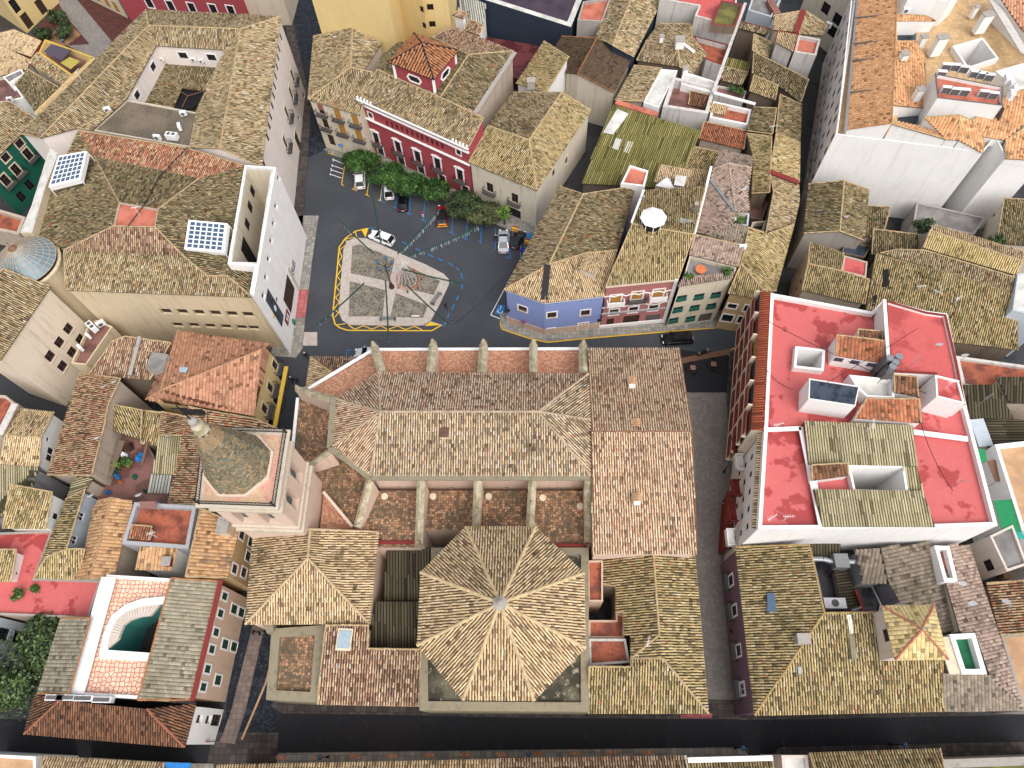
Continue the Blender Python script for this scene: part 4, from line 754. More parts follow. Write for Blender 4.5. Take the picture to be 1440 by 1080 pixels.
# transept roof
vol(b,[(827,490,12.6),(955,490,12.6),(973,607,14.6),(832,607,14.6),(980,779,12.4),(833,779,12.4)],[{'i':(0,1,2,3)},{'i':(3,2,4,5)}],'pinkstone','churchw',.44,.6,capc=(150,106,80),capr=.1)
for x,y in ((889,536),(895,595),(896,700)): 
    p=P(x,y,14.4); mb=MB(); mb.box((p[0]-.42,p[1]-.4,12.6),(p[0]+.42,p[1]+.5,14.4)); 
    for k in range(4): mb.tube((p[0]-.5,p[1]-.35+k*.26,14.42),(p[0],p[1]-.35+k*.26,14.7),.1,5,1); mb.tube((p[0],p[1]-.35+k*.26,14.7),(p[0]+.5,p[1]-.35+k*.26,14.42),.1,5,1)
    mb.box((p[0]-.36,p[1]-.62,13.6),(p[0]+.36,p[1]-.4,14.3),2); mb.obj('roof_vent',['trimcream','terracotta','trim'],b)
# octagon
oc=[(655,741),(753,741),(821,806),(823,911),(751,985),(651,984),(587,907),(592,805)]
vol(b,[(x,y,16.2) for x,y in oc]+[(703,848,19.6)],[(i,(i+1)%8,8) for i in range(8)],'pinkstone','honey',.44,.6,capc=(224,196,150),capr=.2,ov=.5,base=8)
p=P(703,848,19.6); mb=MB(); mb.lathe(p,[(.75,-.25),(.7,.05),(.3,.25),(.3,.6),(.08,.8),(.05,1.5)],16); mb.obj('finial',['concrete'],b)
flat(b,[(590,893),(590,999),(829,1001),(828,880),(828,770),(760,770),(640,770),(606,770),(606,850)],9.6,'platform','mossstone',.35,.9,capm='mossstone')
# SE wing
vol(b,[(848,781,8.6),(919,781,10.9),(927,893,10.9),(887,926,9.6),(887,892,9.7),(878,892,9.4),(876,861,9.4),(866,861,9.1),(866,824,9.1),(848,822,8.6),(977,781,9),(996,1003,8.7),(932,926,10.6),(828,1003,8.7),(828,937,10.2),(887,938,10.2)],
 [{'i':(0,1,2,3,4,5,6,7,8,9),'dir':(919,820,850,822)},{'i':(1,10,11,12,3,2),'dir':(925,860,985,858)},{'i':(14,15,3,12,11,13),'dir':(870,940,870,1000)}],'beige','yel',.42,.55,wins=None)
flat(b,[(826,788),(848,788),(848,846),(827,846)],8.9,'rustfloor','peach',.5,.2); flat(b,[(828,872),(866,872),(866,862),(878,864),(878,897),(828,897)],7.6,'rustfloor','peach',.5,.2); flat(b,[(828,898),(880,898),(886,932),(829,936)],8.4,'rustfloor','whitedirty',.6,.25)
# SW block
vol(b,[(356,757,9.8),(436,744,12),(433,785,12.9),(345,878,9.8),(533,748,9.8),(519,877,9.8)],[(3,0,1,2),(1,4,5,2),(5,3,2)],'pinkstone','honey',.44,.6,capc=(220,192,150),capr=.16,wins=None)
flat(b,[(382,884),(456,879),(448,988),(374,984)],8.4,'hextile','mossstone',.5,1.0,capm='mossstone',wins=None)
vol(b,[(458,879,10.4),(518,879,10.4),(517,912,9.9),(592,913,9.9),(589,993,8.6),(446,990,8.6)],[(0,1,2,3,4,5)],'pinkstone','honeyd',.42,.58)
strip(b,'skylight_frame',(474,899),(495,900),10.5,10.5,2.3,'trimcream'); strip(b,'skylight',(476,899),(493,900),10.62,10.62,1.8,'skylight')
vol(b,[(544,770,7.6),(606,770,7.6),(604,845,7.2),(540,845,7.2)],[{'i':(0,1,2,3),'dir':(575,780,575,840)}],'beige','corrd',.34,3,sty='c',edgecaps=False); vol(b,[(527,846,8),(588,846,8),(586,914,7.6),(518,913,7.6)],[{'i':(0,1,2,3),'dir':(575,850,575,910)}],'beige','corrd',.34,3,sty='c',edgecaps=False)
mb,_=hut(b,[(368,876),(383,874),(384,886),(376,891)],9.2,0,'mossstone','mossstone'); mb.obj('corner_pier',['mossstone','mossstone'],b)
b2=bld('church_porch','low hipped tan roof nestled against the church wall at the plaza corner','building',440,540)
vol(b2,[(437,502,6.6),(510,502,6.6),(470,527,8.2),(430,547,6.6),(500,508,8.2)],[{'i':(0,1,4,2),'pal':'honeyd'},(3,0,2)],'pinkstone','honey',.4,.55,slope=.4)
# tower
b=bld('bell_tower','square pink stone bell tower with railed terrace and scaly conical spire','bell tower',440,745)
TZ=24.; tc=[(289,602),(406,606),(389,715),(277,711)]; V=[P(x,y,TZ) for x,y in tc]
cx=sum(v[0] for v in V)/4; cy=sum(v[1] for v in V)/4; V=V if area2(V)>0 else V[::-1]; sh=inset([V[i] for i in range(4)],.45); mb=MB()
def quadring(mb,pts,z0,z1,m=0,ov=0):
    q=[np.append(p,0) for p in inset(pts,ov)]
    for i in range(4): a=q[i];c=q[(i+1)%4]; mb.add([(a[0],a[1],z0),(c[0],c[1],z0),(c[0],c[1],z1),(a[0],a[1],z1)],[(0,1,2,3)],m)
V3=[np.append(p,0.) for p in sh]
for i in range(4):
    A=V3[i];B=V3[(i+1)%4];L=np.linalg.norm(B-A); ops=[(L*f-.75,L*f+.75,16.4,20.6,False) for f in(.3,.7)]; wall_panel(mb,A,B,22.9,22.9,0,ops,1.1)
    d=(B-A)/L; n=np.array([-d[1],d[0],0])
    for f in(.3,.7):
        c=A+d*L*f
        for k in range(8):
            t0=math.pi*k/8;t1=math.pi*(k+1)/8
            # arch spandrels
            mb.add([c+d*(.75*math.cos(t0))+[0,0,19.9+.7*math.sin(t0)]+n*.02,c+d*(.75*math.cos(t1))+[0,0,19.9+.7*math.sin(t1)]+n*.02,c+d*(.75*math.cos(t1))+[0,0,20.62]+n*.02,c+d*(.75*math.cos(t0))+[0,0,20.62]+n*.02],[(0,1,2,3)])
mb.obj('shaft',['pinkstone'],b)
mb=MB()
for z0,z1,ov in ((13.6,14.1,-.25),(15.2,15.5,-.2),(21.3,21.7,-.25),(22.9,23.3,-.2),(23.3,23.7,-.4),(23.7,TZ,-.6)):
    mb=MB(); q=inset(V3,ov); mb.prism([tuple(p) for p in q],z0,z1,0); mb.obj('cornice',['creamstone'],b)
mb=MB(); q=inset(V3,.1); mb.prism([tuple(p) for p in q],TZ,TZ+.05); mb.obj('terrace_floor',['pinkfloor'],b)
mb=MB(); rl=inset(V3,-.25)
for i in range(4):
    A=np.append(rl[i],TZ);B=np.append(rl[(i+1)%4],TZ);L=np.linalg.norm(B-A)
    for z in(.15,1.0): mb.tube(A+[0,0,z],B+[0,0,z],.05,4)
    for k in range(int(L/.28)+1): c=A+(B-A)*k/int(L/.28); mb.tube(c,c+[0,0,1.0],.03,4)
    mb.tube(A,A+[0,0,1.4],.1,6)
mb.obj('railing',['iron'],b)
for i in range(2):
    A=V3[(i)%4];B=V3[(i+1)%4]
for f,i in ((.3,0),(.7,0),(.3,1),(.7,1),(.3,2),(.7,2),(.3,3),(.7,3)):
    A=V3[i];B=V3[(i+1)%4];d=(B-A)/np.linalg.norm(B-A);n=np.array([-d[1],d[0],0]); c=A+(B-A)*f+n*.9
    mb=MB(); mb.lathe((c[0],c[1],17.6),[(.6,0),(.55,.25),(.4,.8),(.32,1.2),(.12,1.35)],16); bl=mb.obj('bell',['bellgrey'],b); mb=MB(); mb.tube((c[0]-d[0]*.7,c[1]-d[1]*.7,19.05),(c[0]+d[0]*.7,c[1]+d[1]*.7,19.05),.1,6); mb.obj('yoke',['rust'],bl)
sp=P(337,655,TZ); sx,sy=sp[0],sp[1]; mb=MB(); mb.lathe((sx,sy,TZ),[(3.7,0.05),(3.7,.45),(3.35,.5)],8,0,math.pi/8); mb.obj('spire_kerb',['pinkstone'],b)
# spire: octagon blending to round, with scale tiles
prof=[(3.4,.45),(3.25,1.0),(2.8,2.5),(2.3,4.1),(1.82,5.8),(1.38,7.4),(1.02,8.6),(.8,9.5)]
mb=MB(); mb.lathe((sx,sy,TZ),prof,8,0,math.pi/8); sps=mb.obj('spire',['slate'],b)
T=Tiles(); 
for j in range(62):
    t=j/62; hz=.5+8.8*t; r=np.interp(hz,[q[1] for q in prof],[q[0] for q in prof]); dz=8.8/62; r2=np.interp(hz+dz*1.3,[q[1] for q in prof],[q[0] for q in prof]); n=max(12,int(2*math.pi*r/.27)); a=(np.arange(n)+rng.uniform(0,1))/n*2*math.pi; w=math.pi/n*.9
    def rad(a,R): k=(a-math.pi/8)%(math.pi/4)-math.pi/8; return R*math.cos(math.pi/8)/np.cos(k)
    VV=np.zeros((n,4,3)); lf=rng.uniform(.03,.10,n)
    for q,(da,R,z) in enumerate(((-w,r,hz),(w,r,hz),(w,r2,hz+dz*1.3),(-w,r2,hz+dz*1.3))):
        aa=a+da+rng.normal(0,.012,n); RR=rad(aa,R)+(lf if q<2 else .01); VV[:,q]=np.c_[sx+RR*np.cos(aa),sy+RR*np.sin(aa),np.full(n,TZ+z)]
    cs=np.array([lin(c)[:3] for c in((132,124,96),(148,134,102),(118,114,94),(160,140,106),(116,120,114),(172,136,98),(104,98,80))]); c=cs[rng.integers(0,7,n)]*rng.uniform(.7,1.25,n)[:,None]; m=vn(np.cos(a)*4*r,np.sin(a)*4*r+j*.4,3,9)[:,None]; c=c*(1-m*.45)+cs[2]*m*.45
    if t>.8: c=c*.45+np.array(lin((176,142,104))[:3])*.55
    T.addq(VV,4,[(0,1,2,3)],c)
T.obj('spire_scales',sps)
mb=MB(); mb.lathe((sx,sy,TZ),[(.82,9.3),(.6,9.9),(.45,10.3),(.6,10.4),(.25,10.7)],16,0); mb.obj('spire_cap',['buttress'],b); mb=MB(); mb.lathe((sx,sy,TZ+10.6),[(.25,0),(.35,.15),(.15,.3)],12); mb.ball((sx,sy,TZ+11.3),.45,0,14,8); mb.obj('finial_ball',['concrete'],b)
mb=MB(); mb.tube((sx,sy,TZ+11.6),(sx,sy,TZ+14.6),.06,6); mb.box((sx-.05,sy-.05,TZ+12.8),(sx+1.9,sy+.03,TZ+13.8)); mb.box((sx-.7,sy-.04,TZ+13.9),(sx+.7,sy+.04,TZ+14.02)); mb.obj('weather_vane',['iron'],b)
# ================================================================ PLAZA HOUSES (north)
R2=lambda x,y:(360+x/4,y/4); R3=lambda x,y:(720+x/4,y/4); R4=lambda x,y:(1080+x/4,y/4); R7=lambda x,y:(720+x/4,270+y/4); R8=lambda x,y:(1080+x/4,270+y/4)
zA=lambda x,y:(960+x/6,y/6); zB=lambda x,y:(960+x/6,170+y/6); zc5=lambda x,y:(560+x/6,y/6); zf=lambda x,y:(430+x/12.71,130+y/12.71)
b=bld('corner_house','pale corner house with ochre roller blinds and iron balconies facing the car park','house',470,215)
vol(b,[(441,51,10.6),(496,39,13),(493,95,13),(433,140,10.6),(524,102,12.2),(506,162,10.6),(537,61,11.2),(512,99,11.6)],[(3,0,1,2),(3,2,4,5),{'i':(1,6,7,4,2)}],'cream','lich',.3,.42,
 wins=[(3,5,'redroll+B',1.1,2.1,[zf(275,300)]),(3,5,'wood+B',1.1,2.0,[zf(355,560)]),(3,5,'roll+B',1.2,2.2,[zf(570,390),zf(880,490),zf(650,650),zf(950,760)]),(3,5,'door',1.2,2.4,[zf(460,850)])])
b=bld('red_house','crimson mansion with white window frames, arcaded attic and a square lookout tower','house',600,250)
rw=[(5,6,'MAT','beige'),(0,1,'dark+T',.8,1,[(521,162),(645,214)]),(0,1,'blank',.55,1.3,[(544+i*7.05,173.5+i*2.95) for i in range(12)]),(0,1,'dark+P+B',1.2,2.5,[(529,194),(560,206.5),(587.5,220),(615.5,230),(647,246)]),(0,1,'wood+T',1.3,2.2,[(538,222),(566,232),(594,246),(623,257),(655,270)])]
vol(b,[(501,137,11.6),(659,208,11.6),(680,166,13.2),(531,98,13.2),(619,137,13.2),(667,158,12),(722,72,12),(659,77,14.2),(608,53,12.8),(635,37,12),(560,60,12.4),(536,80,12.6)],
 [{'i':(0,1,2,4,3)},{'i':(4,5,6,7),'pal':'moss'},{'i':(7,6,9,8),'pal':'honeyd'},{'i':(3,4,7,8,10,11),'pal':'moss'}],'red','lich',.3,.42,wins=rw,ov=.15)
for o_,zz,ww in ((.06,11.3,.2),(.0,10.55,.14),(0,7.9,.12)):
    A=P(501,137,11.6);B=P(659,208,11.6); mb=MB(); d=(B-A)/np.linalg.norm(B-A); n=np.array([d[1],-d[0],0]); q=[A+n*.28,A-n*.1,B-n*.1,B+n*.28]; q=[(p[0],p[1]) for p in q]; q=q if area2(q)>0 else q[::-1]; mb.prism(q,zz,zz+ww); mb.obj('cornice',['trim'],b)
mb=MB(); 
for i in range(5):
    for s in (0,1): 
        p=A+(B-A)*((.015+i*.03) if s==0 else (.985-i*.03)); mb.box((p[0]-.14,p[1]-.14,11.5),(p[0]+.14,p[1]+.14,11.95))
mb.obj('battlements',['trim'],b)
strip(b,'wall_coping',(668,160),(724,74),12.1,12.1,.7,'concrete')
# lookout tower
tb=[(582,47),(645,71),(610,112),(547,88)]
V=vol(b,[(x,y,16.2) for x,y in tb]+[(593,61,18)],[(0,1,4),(1,2,4),(2,3,4),(3,0,4)],'red','mirador',.42,.4,base=12,capc=(44,48,58),capr=.17,ov=.45,rname='tower_roof')
q=inset(V[:4] if area2(V[:4])>0 else V[:4][::-1],.45)
for i in range(4):
    p=q[i]; mb=MB(); mb.box((p[0]-.2,p[1]-.2,12.6),(p[0]+.2,p[1]+.2,16)); mb.obj('quoin',['trim'],b)
    A=np.append(q[i],14.4);B=np.append(q[(i+1)%4],14.4);c=(A+B)/2;d=(B-A)/np.linalg.norm(B-A);n=np.array([d[1],-d[0],0]); hx=[(1.45,0),(.95,.75),(-.95,.75),(-1.45,0),(-.95,-.75),(.95,-.75)]; hi=[(1.1,0),(.75,.5),(-.75,.5),(-1.1,0),(-.75,-.5),(.75,-.5)]
    w=lambda u,v,o:c+d*u+np.array([0,0,v])+n*o; mb=MB()
    for k in range(6): k2=(k+1)%6; mb.add([w(*hx[k],.02),w(*hx[k2],.02),w(*hx[k2],.12),w(*hx[k],.12)],[(0,1,2,3)]); mb.add([w(*hx[k],.12),w(*hx[k2],.12),w(*hi[k2],.12),w(*hi[k],.12)],[(0,1,2,3)]); mb.add([w(*hi[k],.12),w(*hi[k2],.12),w(*hi[k2],.03),w(*hi[k],.03)],[(0,1,2,3)])
    wd=mb.obj('window',['trim'],b); mb=MB(); mb.add([w(*hi[k],.035) for k in range(6)],[tuple(range(6))]); mb.obj('pane',['glass'],wd)
b=bld('plastered_house','pale plastered house with mossy hip roof and two brown balcony windows','house',710,310)
vol(b,[(659,228,8.9),(755,268,8.9),(744,197,11),(686,177,10.2),(790,130,11),(722,130,9.4),(831,155,8.9)],[{'i':(0,1,2,3),'pal':'yel'},(5,3,2,4),{'i':(1,6,4,2),'pal':'yel'}],'cream','lich',.3,.42,wins=[(0,1,'wood+B',1.2,2.1,[zo1(800,395),zo1(1115,530)]),(0,1,'blank',1.6,.35,[zo1(790,195),zo1(1110,335)]),(0,1,'dark+C',2.2,2.2,[zo1(1120,760)]),(1,6,'dark+C',.9,1.6,[(796,226),(778,243)])])
chimney(b,747,112,11.4,1.2,1.0,1.6,mat='concrete')
b=bld('gable_house','olive tiled house with whitewashed gable behind the plastered house','house',765,130)
vol(b,[(726,117,8.8),(765,58,8.8),(800,80,10.6),(769,130,10.6)],[(0,1,2,3)],'white','yel',.3,.42)
b=bld('warehouse','warehouse with dark brown sheet roof, pale gable and orange ridge line','warehouse',830,150)
vol(b,[(781,65,8),(790,51,8.3),(839,54,9.6),(812,104,9.6),(795,102,8.2),(890,79,8),(864,130,8)],[(0,1,2,3,4),(2,5,6,3)],'creamstone','brown',.3,.35,sty='m',capc=(170,110,70))
b=bld('tiled_house','long mossy gable roof running up to the frame edge beside the dark alley','house',880,60)
vol(b,[(865,-25,9),(838,52,9),(861,64,10.4),(897,-25,10.4),(891,80,9.1),(930,3,9.1),(936,-25,9.1)],[(0,1,2,3),(3,2,4,5,6)],'navy','lich',.3,.42); 
b=bld('white_house','small orange roof terrace with blue grey wall beside the navy hall','house',830,20)
flat(b,[(820,2),(860,-5),(847,30),(812,28)],9.5,'orangeroof','concrete',.6,.25)
b=bld('hall','big dark hall with navy side wall, white coping and purple flat roof','hall',760,60)
flat(b,[(664,-6),(803,38),(830,-30),(690,-70)],8.5,'purpleflat','navy',.4,1.0,base=0,capm='whiteflat')
b=bld('white_shed','white ribbed roof shed with two small tile topped white turrets','shed',660,30)
vol(b,[(648,-10,8.5),(684,6,8.2),(679,36,7.6),(643,28,8)],[{'i':(0,1,2,3),'dir':(660,0,665,30)}],'white','corrw',.4,3,sty='c',edgecaps=False)
vol(b,[(646,14,13),(658,20,13),(651,26,12.6),(636,21,12.6)],[(0,1,2,3)],'white','honeyd',.3,.4); vol(b,[(660,27,12.4),(680,35,12.4),(675,50,11.8),(653,42,11.8)],[(0,1,2,3)],'white','honeyd',.3,.4)
b=bld('yellow_block','tall windowless yellow apartment block behind the lookout tower','apartment block',540,80)
flat(b,[lift(x,y,11,21)[:2] for x,y in((453,48),(558,62),(568,33),(601,48),(599,38),(634,37),(640,-20),(470,-30))],21,'tanfloor','yellow',.5,.3,wins=[(2,3,'dark',.8,1.1,[(597,15),(601,38)]),(4,5,'dark',1.1,1.1,[(605,10),(608,34)])])
# middle cluster
b=bld('tiled_house','mossy tiled house with white capped chimney block beside the dark alley','house',930,110)
vol(b,[(927,33,9),(973,34,9.2),(973,52,9.2),(994,77,8.4),(974,104,8),(956,94,8.4),(895,85,8),(909,57,8.2),(953,66,9.6)],[{'i':(0,1,2,8,7),'dir':(950,60,925,55)},{'i':(7,8,5,6),'dir':(945,60,925,90)},{'i':(2,3,4,5,8),'dir':(955,66,985,90)}],'brownwall','lich',.32,.42)
chimney(b,957,54,11.2,1.4,1.4,1.6); o=strip(b,'parapet_wall',(961,62),(976,74),9.6,9.3,.5,'trim'); chimney(b,965,95,9.6,.8,.8,1.4); chimney(b,931,50,10.4,.6,.6,1.2)
b=bld('tiled_house','narrow mossy roof strip above the big green sheet roof','house',890,120)
vol(b,[(892,92,7.9),(930,96,8.2),(905,143,8.2),(865,141,7.7)],[{'i':(0,1,2,3),'dir':(900,110,880,108)}],'beige','lich',.32,.42)
strip(b,'brick_edge',(866,144),(925,162),7.9,7.9,1.0,'orangeroof')
b=bld('white_flat_house','white flat roof with sunken court and red brown floor','flat roof',960,140)
flat(b,[(930,97),(953,99),(926,151),(905,144)],8.3,'whiteflat','white',.15,.2)
flat(b,[(946,108),(1007,122),(996,160),(932,150)],8.4,'redyard','whitedirty',1.6,.6); vol(b,[(971,128,7.9),(1000,134,7.9),(994,152,7.2),(968,147,7.2)],[(0,1,2,3)],'white','rust',.3,.4)
b=bld('workshop','wide green mossy corrugated workshop roof with pale translucent sheets','workshop',890,220)
mb=None; vol(b,[(862,147,7.8),(986,184,7.8),(962,241,6.6),(930,264,6.2),(817,258,6.2)],[{'i':(0,1,2,3,4),'pitch':.32,'tl':2.6,'dir':(930,170,895,255)}],'brownwall','corrg',.32,2.6,sty='c',edgecaps=False)
for q in (((868,153),(884,160),(862,189),(848,186)),((866,194),(874,196),(869,211),(861,208)),((882,198),(899,201),(893,219),(876,213)),((946,218),(955,220),(948,236),(940,232))):
    zz=[7.8-1.55*((y-150)/105) for x,y in q]; V=[P(x,y,z+.16) for (x,y),z in zip(q,zz)]; V=V if area2(V)>0 else V[::-1]; mb=MB(); mb.add(V+[v-[0,0,.05] for v in V],[(0,1,2,3),(0,4,5,1),(1,5,6,2),(2,6,7,3),(3,7,4,0)]); mb.obj('translucent_sheet',['whiteflat'],b)
q=((927,195),(935,197),(929,213),(921,211)); V=[P(x,y,7.8-1.55*((y-150)/105)+.2) for x,y in q][::-1]; mb=MB(); mb.add(V+[v-[0,0,.05] for v in V],[(0,1,2,3),(0,4,5,1),(1,5,6,2),(2,6,7,3),(3,7,4,0)]); mb.obj('skylight',['leadglass'],b)
b=bld('concrete_block','grimy beige block with bright red roof at the top frame edge','apartment block',980,60)
flat(b,[(928,-2),(983,8),(977,22),(1033,37),(1040,-40),(930,-50)],11.5,'redroof2','whitedirty',.4,.3); flat(b,[(1014,0),(1045,6),(1034,37),(999,34)],12.3,'mossflat','brownwall',.5,.3,base=10.8,capm='panelred')
b=bld('rust_terrace','rusty sunken roof terrace under the grimy white wall','terrace',1000,85)
flat(b,[(975,50),(1025,63),(1016,92),(993,84)],8.4,'rustfloor','whitedirty',.9,.3,capm='panelred')
b=bld('party_wall_house','house with long white party walls and a small tile canopy over potted plants','house',1030,130)
flat(b,[(960,100),(1008,115),(1003,131),(958,118)],8.2,'whiteflat','white',.1,.3)
strip(b,'party_wall',(1048,5),(1003,130),10,9,.5,'whitedirty'); strip(b,'party_wall',(1004,131),(1062,147),9,9,.5,'white')
vol(b,[(1040,30,9.4),(1083,41,9.4),(1078,49,9),(1036,39,9)],[(0,1,2,3)],'brownwall','lich',.32,.4,capc=(150,60,50))
vol(b,[(1024,81,6.8),(1056,88,6.8),(1052,101,6.5),(1019,94,6.5)],[{'i':(0,1,2,3)}],'brownwall','corrg',.32,3,sty='c',edgecaps=False); vol(b,[(1019,94,6.8),(1052,102,6.8),(1042,120,6.2),(1011,112,6.2)],[(0,1,2,3)],'brownwall','lich',.36,.45)
flat(b,[(1009,120),(1050,128),(1045,143),(1005,132)],6.3,'redyard','whitedirty',.4,.2)
flat(b,[(1003,142),(1057,154),(1052,176),(998,165)],8.0,'rustfloor','white',.8,.35,wins=None); vol(b,[(999,145,8.4),(1024,150,8.4),(1018,162,8),(996,157,8)],[(0,1,2,3)],'beige','honey',.34,.4,base=7)
b=bld('orange_tile_house','low orange and grey tiled house beside the green workshop roof','house',1010,200)
vol(b,[(990,171,7.8),(1050,184,7.8),(1046,210,7.0),(983,195,7.0)],[(0,1,2,3)],'beige','brick',.34,.45,wins=None)
vol(b,[(974,206,7.2),(1013,214,7.4),(1000,242,6.8),(960,248,6.6)],[{'i':(0,1,2,3)}],'beige','yel',.3,.42); vol(b,[(974,238,7.4),(1000,241,7.4),(990,276,7.2),(962,272,7.2)],[{'i':(0,1,2,3),'dir':(980,240,976,270)}],'beige','pale',.3,.42)
# east column of mossy houses along the alley
def simple(name,label,px,py,pts,faces=None,wall='brownwall',pal='lich',pitch=.3,**k):
    b=bld(name,label,'house',px,py); vol(b,pts,faces or [tuple(range(len(pts)))],wall,pal,pitch,.42,**k); return b
simple('tiled_house','small mossy house roof touching the blackened brick recess wall',1070,80,[(1060,48,9.6),(1086,60,8.6),(1080,80,8.6),(1058,71,9.6)])
simple('tiled_house','moss grey roof with a round hole below the pale hut wall',1100,110,[(1060,73,9.2),(1137,112,8.6),(1126,144,8.2),(1095,121,8.6),(1058,103,8.8)],[{'i':(0,1,2,3,4),'dir':(1100,95,1090,115)}],pal='moss')
simple('tiled_house','small pale moss roof west of the grey collapsed roof patch',1078,130,[(1060,106,9.2),(1094,120,9),(1090,141,8.4),(1054,128,8.4)],pal='yel')
simple('tiled_house','mossy roof along the alley with a white ridge line on its west side',1110,180,[(1097,133,9.4),(1127,147,8.4),(1125,200,8.4),(1091,187,9.4)],pal='moss')
simple('tiled_house','flat grey moss roof with one small white antenna beside the white ridge line',1070,170,[(1060,151,8.6),(1092,152,9.4),(1086,189,9.4),(1050,184,8.4)],pal='moss')
simple('tiled_house','olive roof slope ending in a dark red stepped wall',1105,220,[(1091,189,9.6),(1125,201,8.6),(1124,256,8.6),(1083,240,9.6)],pal='yel')
simple('tiled_house','uneven patched olive roof between pinkish roof and dark red stepped wall',1065,230,[(1051,188,8.6),(1085,192,9.6),(1082,271,9.6),(1057,272,8.6),(1060,225,8.6)],pal='yel')
b=simple('tiled_house','roof slope just below the dark red stepped wall',1105,265,[(1083,244,9.2),(1123,259,8.4),(1124,281,8.4),(1087,268,9.2)],pal='lich'); strip(b,'stepped_wall',(1083,242),(1123,257),9.6,8.8,.8,'panelred')
simple('tiled_house','tan roof above the narrow alley with yellow ridge on its court side',1100,295,[(1088,268,9.8),(1124,283,8.6),(1117,314,8.6),(1077,327,9.8)],[{'i':(0,1,2,3)}],pal='lich')
b=bld('tan_house','tan corner house with white ground floor and hipped mossy roof by the balconied block','house',1040,455)
zk=lambda x,y:(860+x/6.545,380+y/6.545)
vol(b,[(1053,320,10.8),(1079,329,10.8),(1117,315,9.2),(1091,409,9.2),(1073,407,10.2),(1042,371,11.2),(1071,420,9.4),(1024,413,9.4)],[{'i':(0,1,2,3,4,5),'dir':(1060,350,1100,370)},{'i':(7,6,4,5)},(6,3,4)],'ochre','yel',.3,.42,wins=[(7,6,'dark+T',1.2,1.1,[zk(1110,330)]),(7,6,'dark+T',1.4,1.6,[zk(1300,360)]),(7,6,'nav+T',1.5,1.8,[zk(1065,440),zk(1245,465)]),(7,6,'blank',1.2,.3,[zk(1150,255),zk(1335,275)])])
A=P(1024,413,9.4);B=P(1071,420,9.4); mb=MB(); d=(B-A)/np.linalg.norm(B-A); n=np.array([d[1],-d[0],0]); q=[tuple(x) for x in (A+d*.4-n*.2,A+d*.4+n*-.22,B-n*.22,B-n*.2)]
b=bld('court_wall','small dark red floored court between olive roofs with dirty walls','courtyard',1070,305)
flat(b,[(1056,272),(1086,268),(1072,310),(1050,305)],6,'redyard','brownwall',.7,.3); flat(b,[(1058,312),(1078,310),(1074,327),(1055,322)],8,'yardfloor','beige',.8,.3)
# pinkish roof + cream green-shutter house
b=bld('cream_house','cream house with nine green shuttered windows and a roof terrace with round table','house',980,460)
vol(b,[(953,403,11.2),(1031,391,11.2),(1033,382,11.7),(961,389,11.7)],[(0,1,2,3)],'cream','greypink',.34,.4,wins=[(0,1,'gp',1.5,1.4,[zk(x,y) for x,y in((645,258),(805,243),(960,226),(610,362),(765,345),(918,330),(570,462),(725,447))]),(0,1,'garage',2,2.2,[zk(860,435)])],edgecaps=False)
flat(b,[(970,359),(1036,376),(1033,384),(961,391)],11.6,'greyflat','creamstone',.6,.2)
for x0,x1,y0 in((981,995,362),(1007,1021,369)): strip(b,'dark_door',(x0,y0),(x1,y0+2.5),11.2,11.2,.9,'acgrey')
vol(b,[(976,330,12.6),(1045,345,12.6),(1038,375,11.9),(970,358,11.9)],[(0,1,2,3)],'creamstone','greypink',.34,.4,sty='m')
b=bld('pinkish_house','weathered pink tiled house with blue grey valley gutters and small planted patio','house',1020,300)
pk=lambda x,y:(870+x/5.685,230+y/5.685)
vol(b,[(1014,210,10.8),(1060,221,10.8),(1057,236,11.6),(1025,230,11.8),(1003,238,10.8),(1052,270,10.8),(998,253,10.8),(1034,298,10.8),(1018,268,11.6),(979,328,10.8),(1033,313,10.8),(1005,330,10.8),(1054,297,10.8),(1052,343,10.8)],
 [(0,1,2,3,4),{'i':(2,5,12,7,3),'dir':(1035,245,1015,260)},{'i':(3,7,6,4),'dir':(1015,245,1000,262)},{'i':(6,7,10,11,9),'dir':(1000,290,980,286)}],'creamstone','greypink',.34,.4,sty='m',edgecaps=False,capc=(200,180,160))
vol(b,[(1005,330,10.9),(1033,314,10.9),(1053,318,10.9),(1047,345,10.4),(979,331,10.4)],[{'i':(0,1,2,3,4),'dir':(1020,320,1015,342)}],'creamstone','grey',.34,.4,sty='m',edgecaps=False)
strip(b,'valley_gutter',(998,253),(1032,297),10.95,10.95,.35,'zinc'); strip(b,'valley_gutter',(1025,232),(1052,268),11.6,10.95,.35,'zinc'); flat(b,[(1031,297),(1054,300),(1052,318),(1027,314)],9.6,'greyflat','paleblue',.9,.25)
strip(b,'white_coping',(1000,235),(976,332),11.2,11.2,.35,'trim')
b=bld('pink_house','rose pink house with white garlanded window frames and ochre blinds','house',890,470)
vol(b,[(852,402,11.2),(954,392,11.2),(975,330,13.4),(889,315,13.4),(906,268,12.4),(992,262,12.4)],[{'i':(0,1,2,3)},{'i':(3,2,5,4)}],'pink','yel',.34,.45,wins=[(0,1,'roll+T+W',1.5,1.9,[zk(38,262),zk(430,210)]),(0,1,'roll+T+B',1.5,1.9,[zk(236,232)]),(0,1,'wood+T',1.3,1.5,[zk(22,385),zk(200,362),zk(385,345)]),(0,1,'garage',2.2,2.2,[zk(365,482)]),(0,1,'door',2.4,2.6,[zk(172,488)]),(0,1,'door',1.1,2.3,[(857,458)])],ov=.12)
A=P(852,402,11.2);B=P(954,392,11.2); d=(B-A)/np.linalg.norm(B-A); n=np.array([d[1],-d[0],0]); L=np.linalg.norm(B-A)
